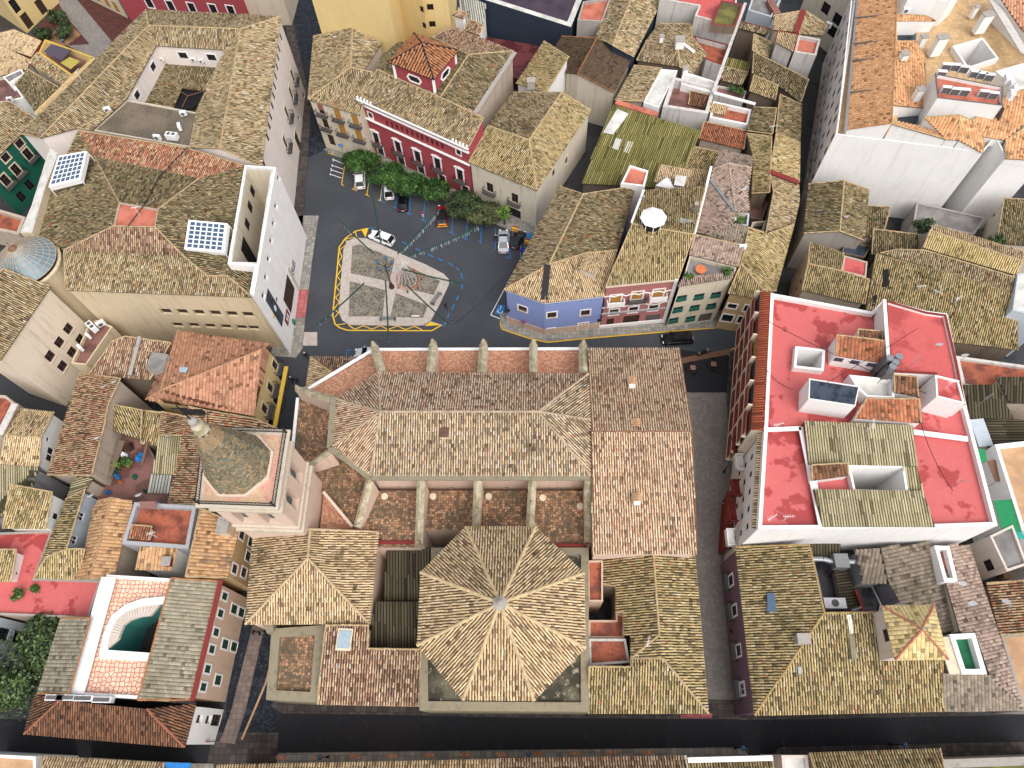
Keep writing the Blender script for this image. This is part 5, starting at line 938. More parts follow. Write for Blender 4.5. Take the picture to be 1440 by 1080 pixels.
for z0,z1,m_ in((10.75,11.1,'trimcream'),(3.9,4.15,'greywall'),(0,.8,'trim')): mb=MB(); q=[A+n*.1,A-n*.1,B-n*.1,B+n*.1]; q=[(p[0],p[1]) for p in q]; q=q if area2(q)>0 else q[::-1]; mb.prism(q,z0,z1); mb.obj('cornice',[m_],b)
for u0,zc_ in((0,8.3),(0,5.5)):
    mb=MB(); 
    for k in range(int(L/.35)):
        u=k*.35; sw=lambda u:zc_+.35*abs(math.sin(u*math.pi/1.75+.6)); p=A+d*u; p2=A+d*(u+.35); c=-.06; mb.tube((p[0]+n[0]*-c,p[1]+n[1]*-c,sw(u)),(p2[0]+n[0]*-c,p2[1]+n[1]*-c,sw(u+.35)),.09,4)
    mb.obj('plaster_garland',['trim'],b)
mb=MB(); q=[B+n*.16,B-n*.1,B-d*.5-n*.1,B-d*.5+n*.16]; q=[(p[0],p[1]) for p in q]; q=q if area2(q)>0 else q[::-1]; mb.prism(q,0,11.2); mb.obj('pilaster',['trim'],b)
p=P(916,318,13); mb=MB(); mb.lathe(p-[0,0,.4],[(2.0,0),(2.0,.5),(1.45,.55)],8,0); mb.lathe(p-[0,0,.4],[(1.4,.5),(1.4,2.1)],8,1); mb.lathe(p-[0,0,.4],[(1.75,2.1),(1.85,2.25),(.9,2.75),(.15,2.95),(.12,3.3)],8,0)
for i in range(8): a=i*math.pi/4; mb.tube(p+[1.42*math.cos(a),1.42*math.sin(a),0],p+[1.42*math.cos(a),1.42*math.sin(a),1.8],.07,4,0)
mb.obj('roof_lantern',['trim','glass'],b); mb=MB(); C=[P(x,y,13.15) for x,y in((956,306),(976,310),(976,321),(955,317))][::-1]; mb.add(C+[c-[0,0,.35] for c in C],[(0,1,2,3),(0,4,5,1),(1,5,6,2),(2,6,7,3),(3,7,4,0)]); mb.obj('skylight',['skylight'],b)
flat(b,[(886,232),(912,240),(906,262),(873,258)],11,'orangeroof','white',.35,.25); vol(b,[(930,232,10.4),(972,240,10.4),(962,262,10.2),(920,256,10.2)],[{'i':(0,1,2,3),'pal':'pale'}],'white','pale',.3,.4); chimney(b,980,286,15,.4,.4,1.8,mat='zinc')
b=bld('blue_house','periwinkle blue corner house with white window frames and tan base','house',770,475)
zb=lambda x,y:(690+x/8,380+y/8)
vol(b,[(709,407,8.9),(766,426,8.9),(851,416,8.9),(868,352,10.6),(824,356,10.8),(772,372,11.2),(787,262,9.2),(820,273,11.4),(894,262,9.8)],[{'i':(0,5,7,6)},{'i':(0,1,5),'pal':'honey'},{'i':(1,2,3,4,5),'pal':'honey'},{'i':(5,4,3,8,7),'pal':'moss','dir':(790,330,850,345)}],'blue','lich',.32,.44,ov=.22,
 wins=[(0,1,'wood+T+S',1.3,1.2,[zb(360,430)]),(1,2,'wood+T+S',1.3,1.3,[zb(688,500),zb(1065,475)]),(1,2,'dark+T',1.1,1.5,[zb(678,690)]),(1,2,'door+T',1.4,1.9,[zb(1035,660)]),(0,1,'blank',1.3,.4,[zb(345,310)]),(1,2,'blank',1.3,.4,[zb(700,385),zb(1085,353)])])
vol(b,[(823,359,12),(847,366,11.4),(837,386,11.2),(814,377,11.2),(836,372,12.1)],[(0,1,4),(1,2,4),(2,3,4),(3,0,4)],'palered','honey',.32,.44,base=9.5,ov=.1)
strip(b,'tar_strip',(770,373),(765,422),11.25,9.05,.9,'blacktar')
for a_,c_ in(((709,407),(766,426)),((766,426),(851,416))):
    A=P(*a_,8.9);B=P(*c_,8.9);d=(B-A)/np.linalg.norm(B-A); n=np.array([d[1],-d[0],0])
    for z0,z1,m_ in((0,1.5,'peach'),(8.35,8.75,'trim')): mb=MB(); q=[A-n*.16,A-n*.4,B-n*.4,B-n*.16]; q=[(p[0],p[1]) for p in q]; q=q if area2(q)>0 else q[::-1]; mb.prism(q,z0,z1); mb.obj('plinth' if z0==0 else 'cornice',[m_],b)
strip(b,'roof_edge_wall',(905,268),(888,314),13.2,13.5,.3,'trim')
# ================================================================ NORTH-EAST: courtyard houses, pale flats, orange-roofed block
b=bld('patched_house','patched grey house with red ridge bands and small brick roof terrace','house',1100,110)
vol(b,[(1088,22,11.5),(1128,15,11.8),(1117,45,11.4),(1087,42,11)],[(0,1,2,3)],'beige','pale',.3,.4); vol(b,[(1132,15,11.8),(1164,35,10.6),(1157,50,10.4),(1123,48,11.2)],[(0,1,2,3)],'beige','lich',.3,.4); strip(b,'red_ridge_band',(1130,15),(1119,47),12,11.6,.9,'panelred')
vol(b,[(1094,44,12.2),(1122,49,12.2),(1116,73,11.6),(1090,59,11.8)],[(0,1,2,3)],'whitedirty','pale',.3,.4,capc=(150,60,54)); flat(b,[(1123,49),(1154,55),(1148,78),(1117,73)],11.2,'orangeroof','whitedirty',.6,.35)
b=bld('pale_flats','pale rendered flats with dark square windows above a side lane','apartment block',1160,50)
flat(b,[lift(x,y,2,15)[:2] for x,y in((1122,22),(1180,70),(1215,20),(1150,-30))],15,'whiteflat','cream',.4,.3,wins=[(0,1,'dark',1.8,2,[(1161,12),(1177,27),(1170,44)])]); 
b=bld('small_white_house','light grey wall and brown stair between white houses at the frame top','house',1080,20)
flat(b,[(1060,-10),(1100,-4),(1085,24),(1052,14)],8,'greyflat','paleblue',.8,.3); st=MB()
for i in range(11): p=P(1083+i*1.1,0+i*2.1,8+i*.02); st.box((p[0]-.6,p[1]-.18,7.2),(p[0]+.6,p[1]+.14,8.1+i*.03))
st.obj('stair',['stair'],b)
b=bld('apartment_block','tall white apartment block with orange tiled roofs and tan terraces','apartment block',1128,285)
Z=15.2
aw=[]; 
for f in range(5):
    for k in range(10):
        t=(k+.5+(.12 if k%2 else -.12))/10; top=(1203+(1175-1203)*t,-15+(189+15)*t); q=lift(top[0],top[1],15.2,13.6-f*2.75); aw.append(q[:2])
flat(b,[(1204,-20),(1175,189),(1383,214),(1400,192),(1414,222),(1470,224),(1500,100),(1450,-40),(1330,-60)],Z,'tanfloor','white',.7,.25,wins=[(0,1,'MAT','palacewall'),(0,1,'dark',1.2,1.6,aw),(2,3,'dark',.9,1.1,[(1377,225),(1362,244)])],
 holes=[dict(p=[(1343,66),(1381,55),(1401,81),(1362,94)],d=9,curb=1.0,m='white',t=.3),dict(p=[(1262,30),(1290,34),(1288,60),(1262,56)],d=8,m='paleblue'),dict(p=[(1263,148),(1297,153),(1293,176),(1262,172)],d=8,m='paleblue')])
vol(b,[(1209,-20,16.3),(1192,182,16.3),(1254,173,18.3),(1262,-20,18.3)],[(0,1,2,3)],'white','orange',.42,.42,sty='m',base=14,ov=.03,capc=(216,150,96))
for y0,y1 in((26,20),(62,57),(86,80),(131,124)): strip(b,'roof_joint',(1204-y0*.07,y0),(1260,y1),16.4,18.1,.16,'acgrey')
vol(b,[(1260,58,16.4),(1288,58,16.4),(1301,82,15.4),(1302,152,15.4),(1256,148,16.6)],[{'i':(0,1,2,3,4),'dir':(1265,100,1268,150)}],'white','orange',.42,.42,sty='m',base=14,ov=.1)
vol(b,[(1254,174.5,18.1),(1265,171,17.7),(1315,184,16.4),(1331,196,16.65)],[(0,3,2,1)],'white','orange',.42,.42,sty='m',base=14,ov=.1)
vol(b,[(1300,165,17.6),(1349,162,18.6),(1349,197,16.8),(1331,196,16.65)],[(3,2,1,0)],'white','orange',.42,.42,sty='m',base=14,ov=.1); vol(b,[(1349,162,18.6),(1367,170,18),(1383,192,16.4),(1382,215,15.2),(1349,197,16.8)],[(4,3,2,1,0)],'white','orange',.42,.42,sty='m',base=14,ov=.1)
vol(b,[(1367,170,16.8),(1384,192,15.6),(1414,197,15.6),(1450,165,16.6),(1440,125,17.4),(1404,140,17.4)],[{'i':(1,2,3,4,5,0),'dir':(1400,150,1396,190)}],'white','orange',.42,.42,sty='m',base=14,ov=.1); vol(b,[(1414,197,15.6),(1414,223,15.2),(1470,226,15.2),(1470,160,17)],[{'i':(1,2,3,0),'dir':(1440,180,1438,220)}],'white','orange',.42,.42,sty='m',base=14,ov=.1)
flat(b,[(1314,103),(1318,138),(1410,149),(1411,122),(1360,112)],19.2,'orangeroof','white',.5,.25,base=14,capm='acgrey'); strip(b,'grey_duct',(1408,150),(1396,175),19,15.4,1.3,'gutter')
flat(b,[lift(x,y,15,19)[:2] for x,y in((1262,-5),(1262,28),(1300,32),(1318,36),(1335,20),(1345,-30))],18.6,'whiteflat','white',.3,.25,base=14)
vol(b,[(1262,20,17.2),(1301,22,17.2),(1316,29,16.6),(1262,29,16.6)],[(0,1,2,3)],'white','orange',.42,.42,sty='m',base=14,ov=.05)
flat(b,[(1400,100),(1470,80),(1480,130),(1432,125)],16.6,'whiteflat','white',1.3,.3,base=14); strip(b,'parapet_wall',(1390,-8),(1440,75),17.2,17.2,1.2,'whitedirty'); vol(b,[(1402,-10,18.4),(1470,-10,18.4),(1470,70,17.2),(1436,40,17.2)],[{'i':(0,3,2,1)}],'white','salmon',.42,.42,sty='m',base=14,ov=.1)
for x,y,w_,d_,h_,z_ in((1327,51,1.6,1.0,3.2,18.3),(1391,19,1.6,1.0,3.2,18.3),(1375,8,.6,.6,2,17),(1274,74,1.0,1.0,1.9,17.6),(1296,124,1,.9,2.4,18),(1301,50,.9,.9,2,17.4)): chimney(b,x,y,z_,w_,d_,h_,rz=.2)
strip(b,'walkway_screen',(1197,2),(1177,186),16.1,16.1,.15,'trim')
# ================================================================ EAST: ruined mossy roofs
b=bld('tiled_house','mossy gable house with orange patches beside the tall white blank wall','house',1180,340)
vol(b,[(1137,259,8.6),(1187,254,9.8),(1181,325,9.8),(1130,328,8.6),(1222,267,8.8),(1215,338,8.8)],[(0,1,2,3),(1,4,5,2)],'concrete','moss',.3,.42); vol(b,[(1216,289,8.4),(1252,291,8.4),(1240,336,7.6),(1212,332,7.6)],[(0,1,2,3)],'beige','moss',.3,.42)
b=bld('tiled_house','small twin slope house with red roof terrace and tall west wall','house',1140,420)
vol(b,[(1139,341,9),(1186,356,9),(1183,381,10),(1136,371,10),(1222,393,9.8),(1216,428,8.4),(1128,408,8.4)],[(0,1,2,3),{'i':(3,2,4,5,6)}],'beige','yel',.34,.45,wins=[(3,6,'dark',.7,1,[(1122,385),(1128,372)])]); flat(b,[(1187,359),(1220,368),(1218,390),(1184,381)],9.9,'redroof2','beige',.2,.2)
b=bld('ruined_roof','sagging grey moss roof with a collapsed tar patch below the gable house','house',1240,350)
vol(b,[(1228,322,8),(1292,330,8),(1292,352,7.4),(1226,358,7.2)],[(0,1,2,3)],'brownwall','moss',.3,.42); flat(b,[(1187,340),(1226,345),(1216,362),(1184,356)],6.5,'navyroof','brownwall',.2,.2)
b=bld('long_tiled_house','big sloping moss covered roof with black holes beside the red roof block','house',1330,440)
vol(b,[(1232,357,9.2),(1300,376,9.2),(1350,388,9.2),(1429,414,9.2),(1431,492,6.8),(1330,480,6.8),(1300,478,6.9),(1215,455,7.4)],[{'i':(0,1,2,3,4,5,6,7),'dir':(1330,390,1318,480)}],'brownwall','yel',.36,.5,capc=(150,130,96))
for q in(((1243,379),(1250,378),(1250,402),(1241,404)),((1416,462),(1419,462),(1418,473),(1416,472)),((1228,416),(1233,414),(1231,432),(1226,430))): V=[P(x,y,8.9-2.2*((y-380)/100)+.2) for x,y in q][::-1]; mb=MB(); mb.add(V+[v-[0,0,.2] for v in V],[(0,1,2,3),(0,4,5,1),(1,5,6,2),(2,6,7,3),(3,7,4,0)]); mb.obj('roof_hole',['dark'],b)
vol(b,[(1260,351,9),(1300,352,9.6),(1430,391,9.6),(1429,412,9.2),(1300,374,9.2),(1238,356,9)],[{'i':(0,1,2,3,4,5),'dir':(1340,365,1335,395)}],'brownwall','lich',.34,.45)
b=bld('yellow_tiled_house','yellow lichen tiled shed roof with pale lean-to strip behind the round skylight','house',1370,350)
vol(b,[(1308,324,10.6),(1437,367,10.6),(1430,387,9.6),(1298,348,9.6)],[(0,1,2,3)],'beige','paley',.4,.45); vol(b,[(1315,316,10.2),(1440,354,10.2),(1437,367,10.5),(1308,324,10.5)],[(0,1,2,3)],'beige','honey',.3,.42)
b=bld('grey_flat_house','low grey flat roof at the foot of the tall white wall','flat roof',1330,310)
flat(b,[(1289,284),(1386,306),(1370,330),(1284,314)],5,'greyflat','concrete',.2,.3)
b=bld('tiled_house','mossy roof with rough stone side wall at the right frame edge','house',1400,330)
vol(b,[(1412,279,9.6),(1500,284,9.6),(1500,350,8.6),(1401,342,8.6)],[{'i':(0,1,2,3)}],'creamstone','moss',.3,.42,wins=[(0,3,'dark',.6,.6,[(1398,296),(1381,324)])])
b=bld('pale_green_house','pale green wall corner at the right frame edge by the long moss roof','house',1436,430); flat(b,[(1431,385),(1480,380),(1480,450),(1424,436)],10,'whiteflat','paleblue',.2,.2)
# ================================================================ RED-ROOFED BLOCK
b=bld('red_roof_block','white apartment block with pinkish red flat roofs, wet stains and cluttered stair huts','apartment block',1015,620)
ZR=15.4
sw=[]
for f in range(4):
    for k in range(5): t=(k+.6)/5.4; top=(1074+(1066-1074)*t,606+(744-606)*t); sw.append(lift(top[0],top[1],ZR,ZR-1.9-f*2.9)[:2])
flat(b,[(1084,412),(1226,438),(1243,421),(1302,437),(1332,441),(1360,575),(1403,739),(1312,742),(1066,744),(1075,602)],ZR,'redroof','white',.7,.4,wins=[(8,9,'dark',.8,1.2,sw)],capm='white',holes=[dict(p=[(1122,490),(1157,494),(1155,518),(1120,514)],d=6,curb=1.0,m='white',t=.3),dict(p=[(1196,657),(1269,658),(1274,690),(1203,688)],d=8,curb=.9,m='white',t=.25)])
flat(b,[(1244,421),(1302,438),(1331,442),(1347,512),(1358,570),(1318,557),(1314,527),(1252,524),(1246,470)],17.8,'redroof2','white',.35,.35,base=14,capm='panelred')
vol(b,[(1070,409,14.6),(1057,604,14.6),(1074,605,15.3),(1085,412,15.3)],[(0,1,2,3)],'cream','redtile',.34,1.2,base=4.2,ov=.05,sty='c',edgecaps=False)
# bay panels
A=P(1070,409,14.6);B=P(1057,604,14.6); A2,B2=(B,A) if False else (A,B); d=(B-A)/np.linalg.norm(B-A); n=np.array([d[1],-d[0],0]); n=n if n[0]<0 else -n; L=np.linalg.norm((B-A)[:2]); d[2]=0
for f in range(4):
    z0=4.3+f*2.55
    mb=MB(); a=A+n*.02; 
    q=[A+n*0,A+n*.55,B+n*.55,B+n*0]; q=[(p[0],p[1]) for p in q]; q=q if area2(q)>0 else q[::-1]; mb.prism(q,z0,z0+.22); mb.obj('balcony_slab',['trimcream'],b)
    for k in range(6):
        u0=L*k/6+.2;u1=L*(k+1)/6-.2; mb=MB(); q=[A+d*u0+n*.42,A+d*u0+n*.52,A+d*u1+n*.52,A+d*u1+n*.42]; q=[(p[0],p[1]) for p in q]; q=q if area2(q)>0 else q[::-1]; mb.prism(q,z0+.25,z0+1.35); mb.obj('balcony_panel',['panelred'],b)
        mb=MB(); q=[A+d*u0+n*.03,A+d*u0+n*.06,A+d*u1+n*.06,A+d*u1+n*.03]; q=[(p[0],p[1]) for p in q]; q=q if area2(q)>0 else q[::-1]; mb.prism(q,z0+.3,z0+2.2); mb.obj('balcony_door',['panelred' if (k*7+f*3)%4==0 else 'orangeblind' if (k+f)%5==0 else 'darkwood'],b)
        mb=MB(); q=[A+d*(L*k/6-.08)+n*.02,A+d*(L*k/6-.08)+n*.56,A+d*(L*k/6+.08)+n*.56,A+d*(L*k/6+.08)+n*.02]; q=[(p[0],p[1]) for p in q]; q=q if area2(q)>0 else q[::-1]; mb.prism(q,z0,z0+2.55); mb.obj('fin_wall',['trimcream'],b)
vol(b,[(1066,607,14.2),(1058,742,14.2),(1066,743,14.6),(1073,607,14.6)],[(0,1,2,3)],'cream','honey',.4,.5,base=13.5,ov=.02,edgecaps=False)
vol(b,[(1022,690,3.6),(1016,772,3.6),(1028,772,4.2),(1034,690,4.2)],[{'i':(0,1,2,3)}],'panelred','corrr',.3,3,sty='c',edgecaps=False)
for x,y,m_ in ((1040,650,'trim'),(1035,686,'panelred'),(1030,722,'panelred'),(1037,625,'panelred'),(1027,756,'trim')):
    p=P(x,y,7.5); mb=MB(); mb.box((p[0]-.5,p[1]-1.0,7),(p[0]+.6,p[1]+1.0,7.14)); 
    for yy in(-1.0,.94): mb.box((p[0]-.5,p[1]+yy,7.1),(p[0]+.6,p[1]+yy+.06,8))
    mb.box((p[0]-.5,p[1]-1.0,7.1),(p[0]-.44,p[1]+1.0,8.05)); mb.obj('balcony',[m_],b)
# roof sheets south part
vol(b,[(1132,592,16.2),(1283,598,16.2),(1290,656,15.6),(1137,653,15.6)],[{'i':(0,1,2,3),'tl':1.6}],'panelred','corr',.42,1.6,sty='c',base=14.5,ov=0,edgecaps=False); vol(b,[(1145,688,15.9),(1298,690,15.9),(1315,741,15.5),(1157,741,15.5)],[{'i':(0,1,2,3),'tl':1.6}],'panelred','corr',.42,1.6,sty='c',base=14.5,ov=0,edgecaps=False)
vol(b,[(1268,656,15.6),(1290,657,15.6),(1298,690,15.3),(1275,689,15.3)],[{'i':(0,1,2,3)}],'white','corr',.42,1.6,sty='c',base=14.5,ov=0,edgecaps=False)
for a_,c_,w_ in(((1074,605),(1126,603),.5),((1127,601),(1156,741),.8),((1284,608),(1360,618),.6),((1243,422),(1250,524),.4)): strip(b,'parapet_wall',a_,c_,15.25 if a_!=(1243,422) else 17.9,15.25 if a_!=(1243,422) else 17.9,w_,'trim')
zt=lambda x,y:(1130+x/5.4,420+y/5.4)
vol(b,[(1177,471,17.8),(1243,479,17.8),(1243,511,17.2),(1175,500,17.2)],[(0,1,2,3)],'white','brick',.42,.45,sty='m',base=14.6,ov=.05); vol(b,[(1207,463,17.4),(1241,466,17.4),(1241,479,17.2),(1205,474,17.2)],[(0,1,2,3)],'white','rust',.42,.45,sty='m',base=14.6,ov=.05)
A=P(1175,500,17.1);B=P(1243,511,17.1); d=(B-A)/np.linalg.norm(B-A);n=np.array([d[1],-d[0],0])
for k in range(4): 
    u0=.1+k*1.9; q=[A+d*u0+n*.02,A+d*u0-n*.1,A+d*(u0+1.05)-n*.1,A+d*(u0+1.05)+n*.02]; q=[(p[0],p[1]) for p in q]; q=q if area2(q)>0 else q[::-1]; mb=MB(); mb.prism(q,15.9,16.75); mb.obj('grey_stripe',['awnpurple'],b)
flat(b,[(1138,532),(1209,543),(1203,571),(1137,561)],18.2,'navyroof','white',.12,.12,base=14.6); vol(b,[(1219,560,17),(1292,561,17),(1295,595,16.4),(1202,588,16.4)],[(0,1,2,3)],'white','brick',.42,.45,sty='m',base=14.6,ov=.05); vol(b,[(1257,527,17.4),(1289,530,17.4),(1291,558,16.8),(1258,552,16.8)],[(0,1,2,3)],'white','rust',.42,.45,sty='m',base=14.6,ov=.05)
flat(b,[(1194,527),(1256,533),(1258,560),(1219,558),(1205,545)],16.6,'whiteflat','white',.9,.25,base=14.6)
vol(b,[(1141,654,16.4),(1192,651,16.4),(1193,669,16),(1142,676,16)],[(0,1,2,3)],'white','rust',.42,.45,sty='m',base=14.6,ov=.05)
for i,(x,y) in enumerate(((1249,506),(1257,512),(1262,504),(1253,518))): p=P(x,y,18.6); mb=MB(); mb.box((p[0]-.45,p[1]-.45,15),(p[0]+.45,p[1]+.45,18.2)); mb.lathe(p-[0,0,.4],[(.3,0),(.3,.7),(.42,.75),(.42,.95)],12,1); mb.obj('flue',['acgrey','zinc'],b)
flat(b,[(1315,527),(1348,535),(1357,568),(1317,558)],18.6,'redroof','white',.2,.2,base=14.6)
# ================================================================ SOUTH-EAST
b=bld('purple_house','long mossy hipped house with plum purple west front along the lane','house',1032,900)
zp=lambda x,y:(720+x/4,810+y/4)
vol(b,[(1034,769,8.6),(1061,1006,8.6),(1159,862,11.4),(1138,766,11.4),(1328,1000,8.6),(1325,927,10.4),(1240,861,11.4)],[(0,1,2,3),{'i':(1,4,5,6,2)}],'purple','yel',.4,.5,wins=[(0,1,'dark+T+B',1.1,2,[zp(1232,25),zp(1252,195),zp(1275,420)]),(0,1,'white+T+B',1.2,2.2,[zp(1295,635)])],capc=(196,166,106))
chimney(b,1131,898,11.9,1.2,.9,1.4,mat='concrete'); strip(b,'white_strip',(1193,865),(1202,926),11.3,10.2,.4,'trim'); mb,_=hut(b,[(1192,877),(1200,877),(1205,926),(1198,926)],11,9,'mossstone','mossstone'); mb.obj('roof_rib',['mossstone','mossstone'],b)
for q,m_ in(((((1079,834),(1089,834),(1092,860),(1079,860))),'solarcell'),(((1122,938),(1126,937),(1127,948),(1123,948)),'skylight')): V=[P(x,y,9.9+.2) for x,y in q][::-1]; mb=MB(); mb.add(V+[v-[0,0,.3] for v in V],[(0,1,2,3),(0,4,5,1),(1,5,6,2),(2,6,7,3),(3,7,4,0)]); mb.obj('skylight',[m_],b)
V=vol(b,[(1240,852,14.4),(1313,851,14.4),(1333,927,14.4),(1259,928,14.4),(1296,885,16)],[(0,1,4),(1,2,4),(2,3,4),(3,0,4)],'palered','paley',.42,.42,sty='m',base=10,ov=.3,capc=(206,130,104),rname='tower_roof',wins=[(0,3,'dark',1.2,1.6,[(1247,893)])])
b=bld('service_yard','narrow service yard with tin roofs, air conditioner and a red parapet','courtyard',1180,850)
flat(b,[(1138,768),(1200,768),(1240,850),(1238,862),(1160,862)],6,'yardfloor','greywall',.3,.2); vol(b,[(1140,764,8.8),(1182,765,8.8),(1182,784,8.2),(1142,784,8.2)],[(0,1,2,3)],'greywall','corrd',.34,3,sty='c',edgecaps=False)
vol(b,[(1172,800,7),(1192,800,7),(1212,858,7),(1184,860,7)],[{'i':(0,1,2,3),'dir':(1180,830,1195,828)}],'greywall','corrd',.34,3,sty='c',edgecaps=False); strip(b,'red_parapet',(1203,830),(1215,861),7.3,7.3,.35,'panelred')
b=bld('grey_tiled_house','dark grey tiled gable house in the middle of the south east block','house',1280,840)
vol(b,[(1239,770,9.8),(1306,762,9.8),(1330,819,9.2),(1349,889,8.8),(1322,893,8.8),(1312,851,9),(1267,849,9.3),(1250,819,9.6)],[{'i':(0,1,2,3,4,5,6,7),'dir':(1300,800,1265,808)}],'greywall','grey',.42,.42,sty='m',capc=(150,130,110),edgecaps=False)
vol(b,[(1203,773,9.2),(1238,771,9.6),(1249,820,9.4),(1213,821,9)],[{'i':(0,1,2,3),'dir':(1230,790,1226,815)}],'greywall','grey',.42,.42,sty='m',edgecaps=False,wins=[(2,3,'dark+T',.8,1.4,[(1238,838),(1255,832)])])
b=bld('slate_tiled_house','grey pink tiled corner house with white and green roof terrace','house',1400,1000)
vol(b,[(1333,766,9.8),(1362,766,9.2),(1440,999,8.6),(1391,949,10),(1371,890,10.4),(1350,890,10.4),(1330,820,10.2)],[{'i':(1,2,3,4,5,6,0),'dir':(1350,830,1385,822)}],'creamstone','greypink',.36,.38,sty='m',edgecaps=False)
vol(b,[(1326,947,10.2),(1391,949,10.2),(1440,999,8.6),(1327,1000,8.6)],[(3,2,1,0)],'creamstone','grey',.36,.38,sty='m',edgecaps=False)
flat(b,[(1335,892),(1371,890),(1388,948),(1353,948)],10.8,'greenfloor','white',.9,.5,capm='white'); flat(b,[(1314,767),(1335,768),(1347,818),(1328,818)],10.9,'rustfloor','white',.9,.4); strip(b,'terrace_wall',(1328,896),(1345,948),10.4,10.4,1.6,'trimcream')
b=bld('white_terrace_house','white house with terracotta roof terrace and white railings at the right edge','house',1420,690)
flat(b,[(1399,625),(1500,614),(1500,800),(1437,745)],9.6,'terracotta','white',.9,.4)
b=bld('rust_roof_house','flat rust red roof with broken white parapet below the long moss roof','flat roof',1380,520)
flat(b,[(1344,500),(1436,513),(1500,520),(1500,560),(1354,543)],7.8,'rustfloor','whitedirty',.5,.4)
b=bld('metal_shed','dark ribbed sheet roofs stepping down beside the rust red flat roof','shed',1400,570)
vol(b,[(1355,541,8.4),(1402,541,8.8),(1425,588,8.4),(1365,589,8)],[{'i':(0,1,2,3),'dir':(1380,550,1385,585)}],'beige','corrd',.36,3,sty='c',edgecaps=False); vol(b,[(1401,530,9),(1500,530,9),(1500,568,8.4),(1420,567,8.4)],[{'i':(0,1,2,3),'dir':(1430,535,1432,560)}],'beige','corrd',.36,3,sty='c',edgecaps=False); vol(b,[(1382,591,7.6),(1425,589,7.6),(1500,600,7.6),(1500,640,7.2),(1389,629,7.2)],[{'i':(0,1,2,3,4),'dir':(1410,600,1390,600)}],'beige','corrd',.36,3,sty='c',edgecaps=False)
strip(b,'pale_wall',(1372,590),(1386,628),8,7.8,1.8,'paleblue')
b=bld('pinkish_flats','pinkish grey flats with shuttered windows beside the green awning','house',1390,800)
flat(b,[lift(x,y,5,9.5)[:2] for x,y in((1362,767),(1393,752),(1412,806),(1384,815))],9.5,'greyflat','palered',.3,.25,wins=[(0,1,'dark',1.2,1.6,[(1382,772)]),(3,0,'dark',1.2,1.6,[(1390,795)])])
sheet('garden_yard',[(1395,700),(1440,690),(1500,700),(1500,815),(1412,812)],1.0,'dirt',th=1)
b=bld('brown_tiled_house','brown streaked tiled lean-to roof at the right edge below the garden','house',1420,850)
vol(b,[(1387,820,7.6),(1500,812,8.6),(1500,890,8.2),(1406,892,7)],[{'i':(0,1,2,3),'dir':(1430,850,1400,852)}],'brownwall','leftmix',.42,.55)
b=bld('beige_terrace','beige concrete roof terrace with grey patch at the lower right edge','terrace',1425,950)
flat(b,[(1407,892),(1500,888),(1500,1002),(1441,1000)],6,'terracotta','concrete',.4,.3)
# bottom row
b=bld('south_house','tan tiled roof ending at a white gutter on the south side of the street','house',900,1110)
vol(b,[(700,1067,8.4),(964,1063,8.4),(972,1120,10),(700,1125,10)],[{'i':(0,1,2,3)}],'cream','honeyd',.36,.45,capc=(220,210,196))
b=bld('south_house','roof with white coping wall near the street lamp on the south side','house',1030,1110)
vol(b,[(967,1067,8),(1086,1065,8),(1090,1125,9.6),(975,1125,9.6)],[{'i':(0,1,2,3)}],'cream','yel',.36,.45); strip(b,'white_gutter',(967,1069),(1086,1066),8.3,8.3,.5,'trim')
b=bld('south_house','long tan roof along the south pavement below the cobbled lane','house',560,1110)
vol(b,[(306,1076,8.4),(700,1068,8.4),(700,1125,10),(300,1130,10)],[{'i':(0,1,2,3)}],'cream','honey',.36,.45)
b=bld('south_house','hipped moss and orange roof at the south east street corner','house',1230,1110)
vol(b,[(1138,1059,8.4),(1322,1053,8.4),(1335,1120,10),(1160,1125,10)],[{'i':(0,1,2,3)}],'cream','yel',.36,.45)
b=bld('south_house','pale concrete yard with grey strip at the lower right edge','flat roof',1400,1110)
flat(b,[(1326,1068),(1500,1062),(1500,1125),(1340,1125)],7,'mossflat','concrete',.5,.8); 
b=bld('south_house','brown box and white wall at the corner of the south street','house',1110,1110)
flat(b,[(1099,1062),(1136,1062),(1142,1125),(1104,1125)],8,'whiteflat','palered',.3,.3)
b=bld('south_house','mixed roofs with rust terrace and blue edge at the lower left corner','house',60,1110)
flat(b,[(-60,1058),(50,1064),(52,1130),(-60,1130)],8,'terracotta','white',.4,.3); vol(b,[(60,1063,8.6),(230,1073,8.6),(235,1130,10),(55,1130,10)],[{'i':(0,1,2,3)}],'cream','honey',.36,.45); strip(b,'blue_edge',(232,1078),(268,1079),8.4,8.4,.8,'plastic_blue')
# ================================================================ NORTH-WEST HOUSES
q3=lambda x,y:(x/9,y/9); q4=lambda x,y:(x/7.2,100+y/7.2); q7=lambda x,y:(x/6,160+y/6)
b=bld('yellow_house','yellow ochre house with brown doors beside the planted square','house',60,25)
flat(b,[lift(x,y,0,12)[:2] for x,y in((38,47),(84,3),(60,-40),(-30,0))],12,'tanfloor','yellow',.3,.3,wins=[(0,1,'dark',1.5,2.6,[(21,8)]),(0,1,'door',1.7,2.9,[(38,29),(58,9)])])
simple('tiled_house','pale pebbly roof with red painted edge walls at the upper left',25,75,[(0,47,8.6),(20,42,8.6),(58,58,8.8),(44,80,8.2),(-30,55,8.2)],wall='red',pal='pale')
simple('tiled_house','neat striped tile roof just left of the purple canopy terrace',75,110,[(53,74,9),(101,107,8.4),(89,121,8.0),(40,88,8.6)],wall='cream',pal='lich')
simple('tiled_house','dark mossy striped roof against the yellow ochre parapet wall',60,150,[(40,98,8.8),(83,123,8.4),(50,158,7.8),(35,137,8.2),(21,119,8.6)],wall='cream',pal='moss')
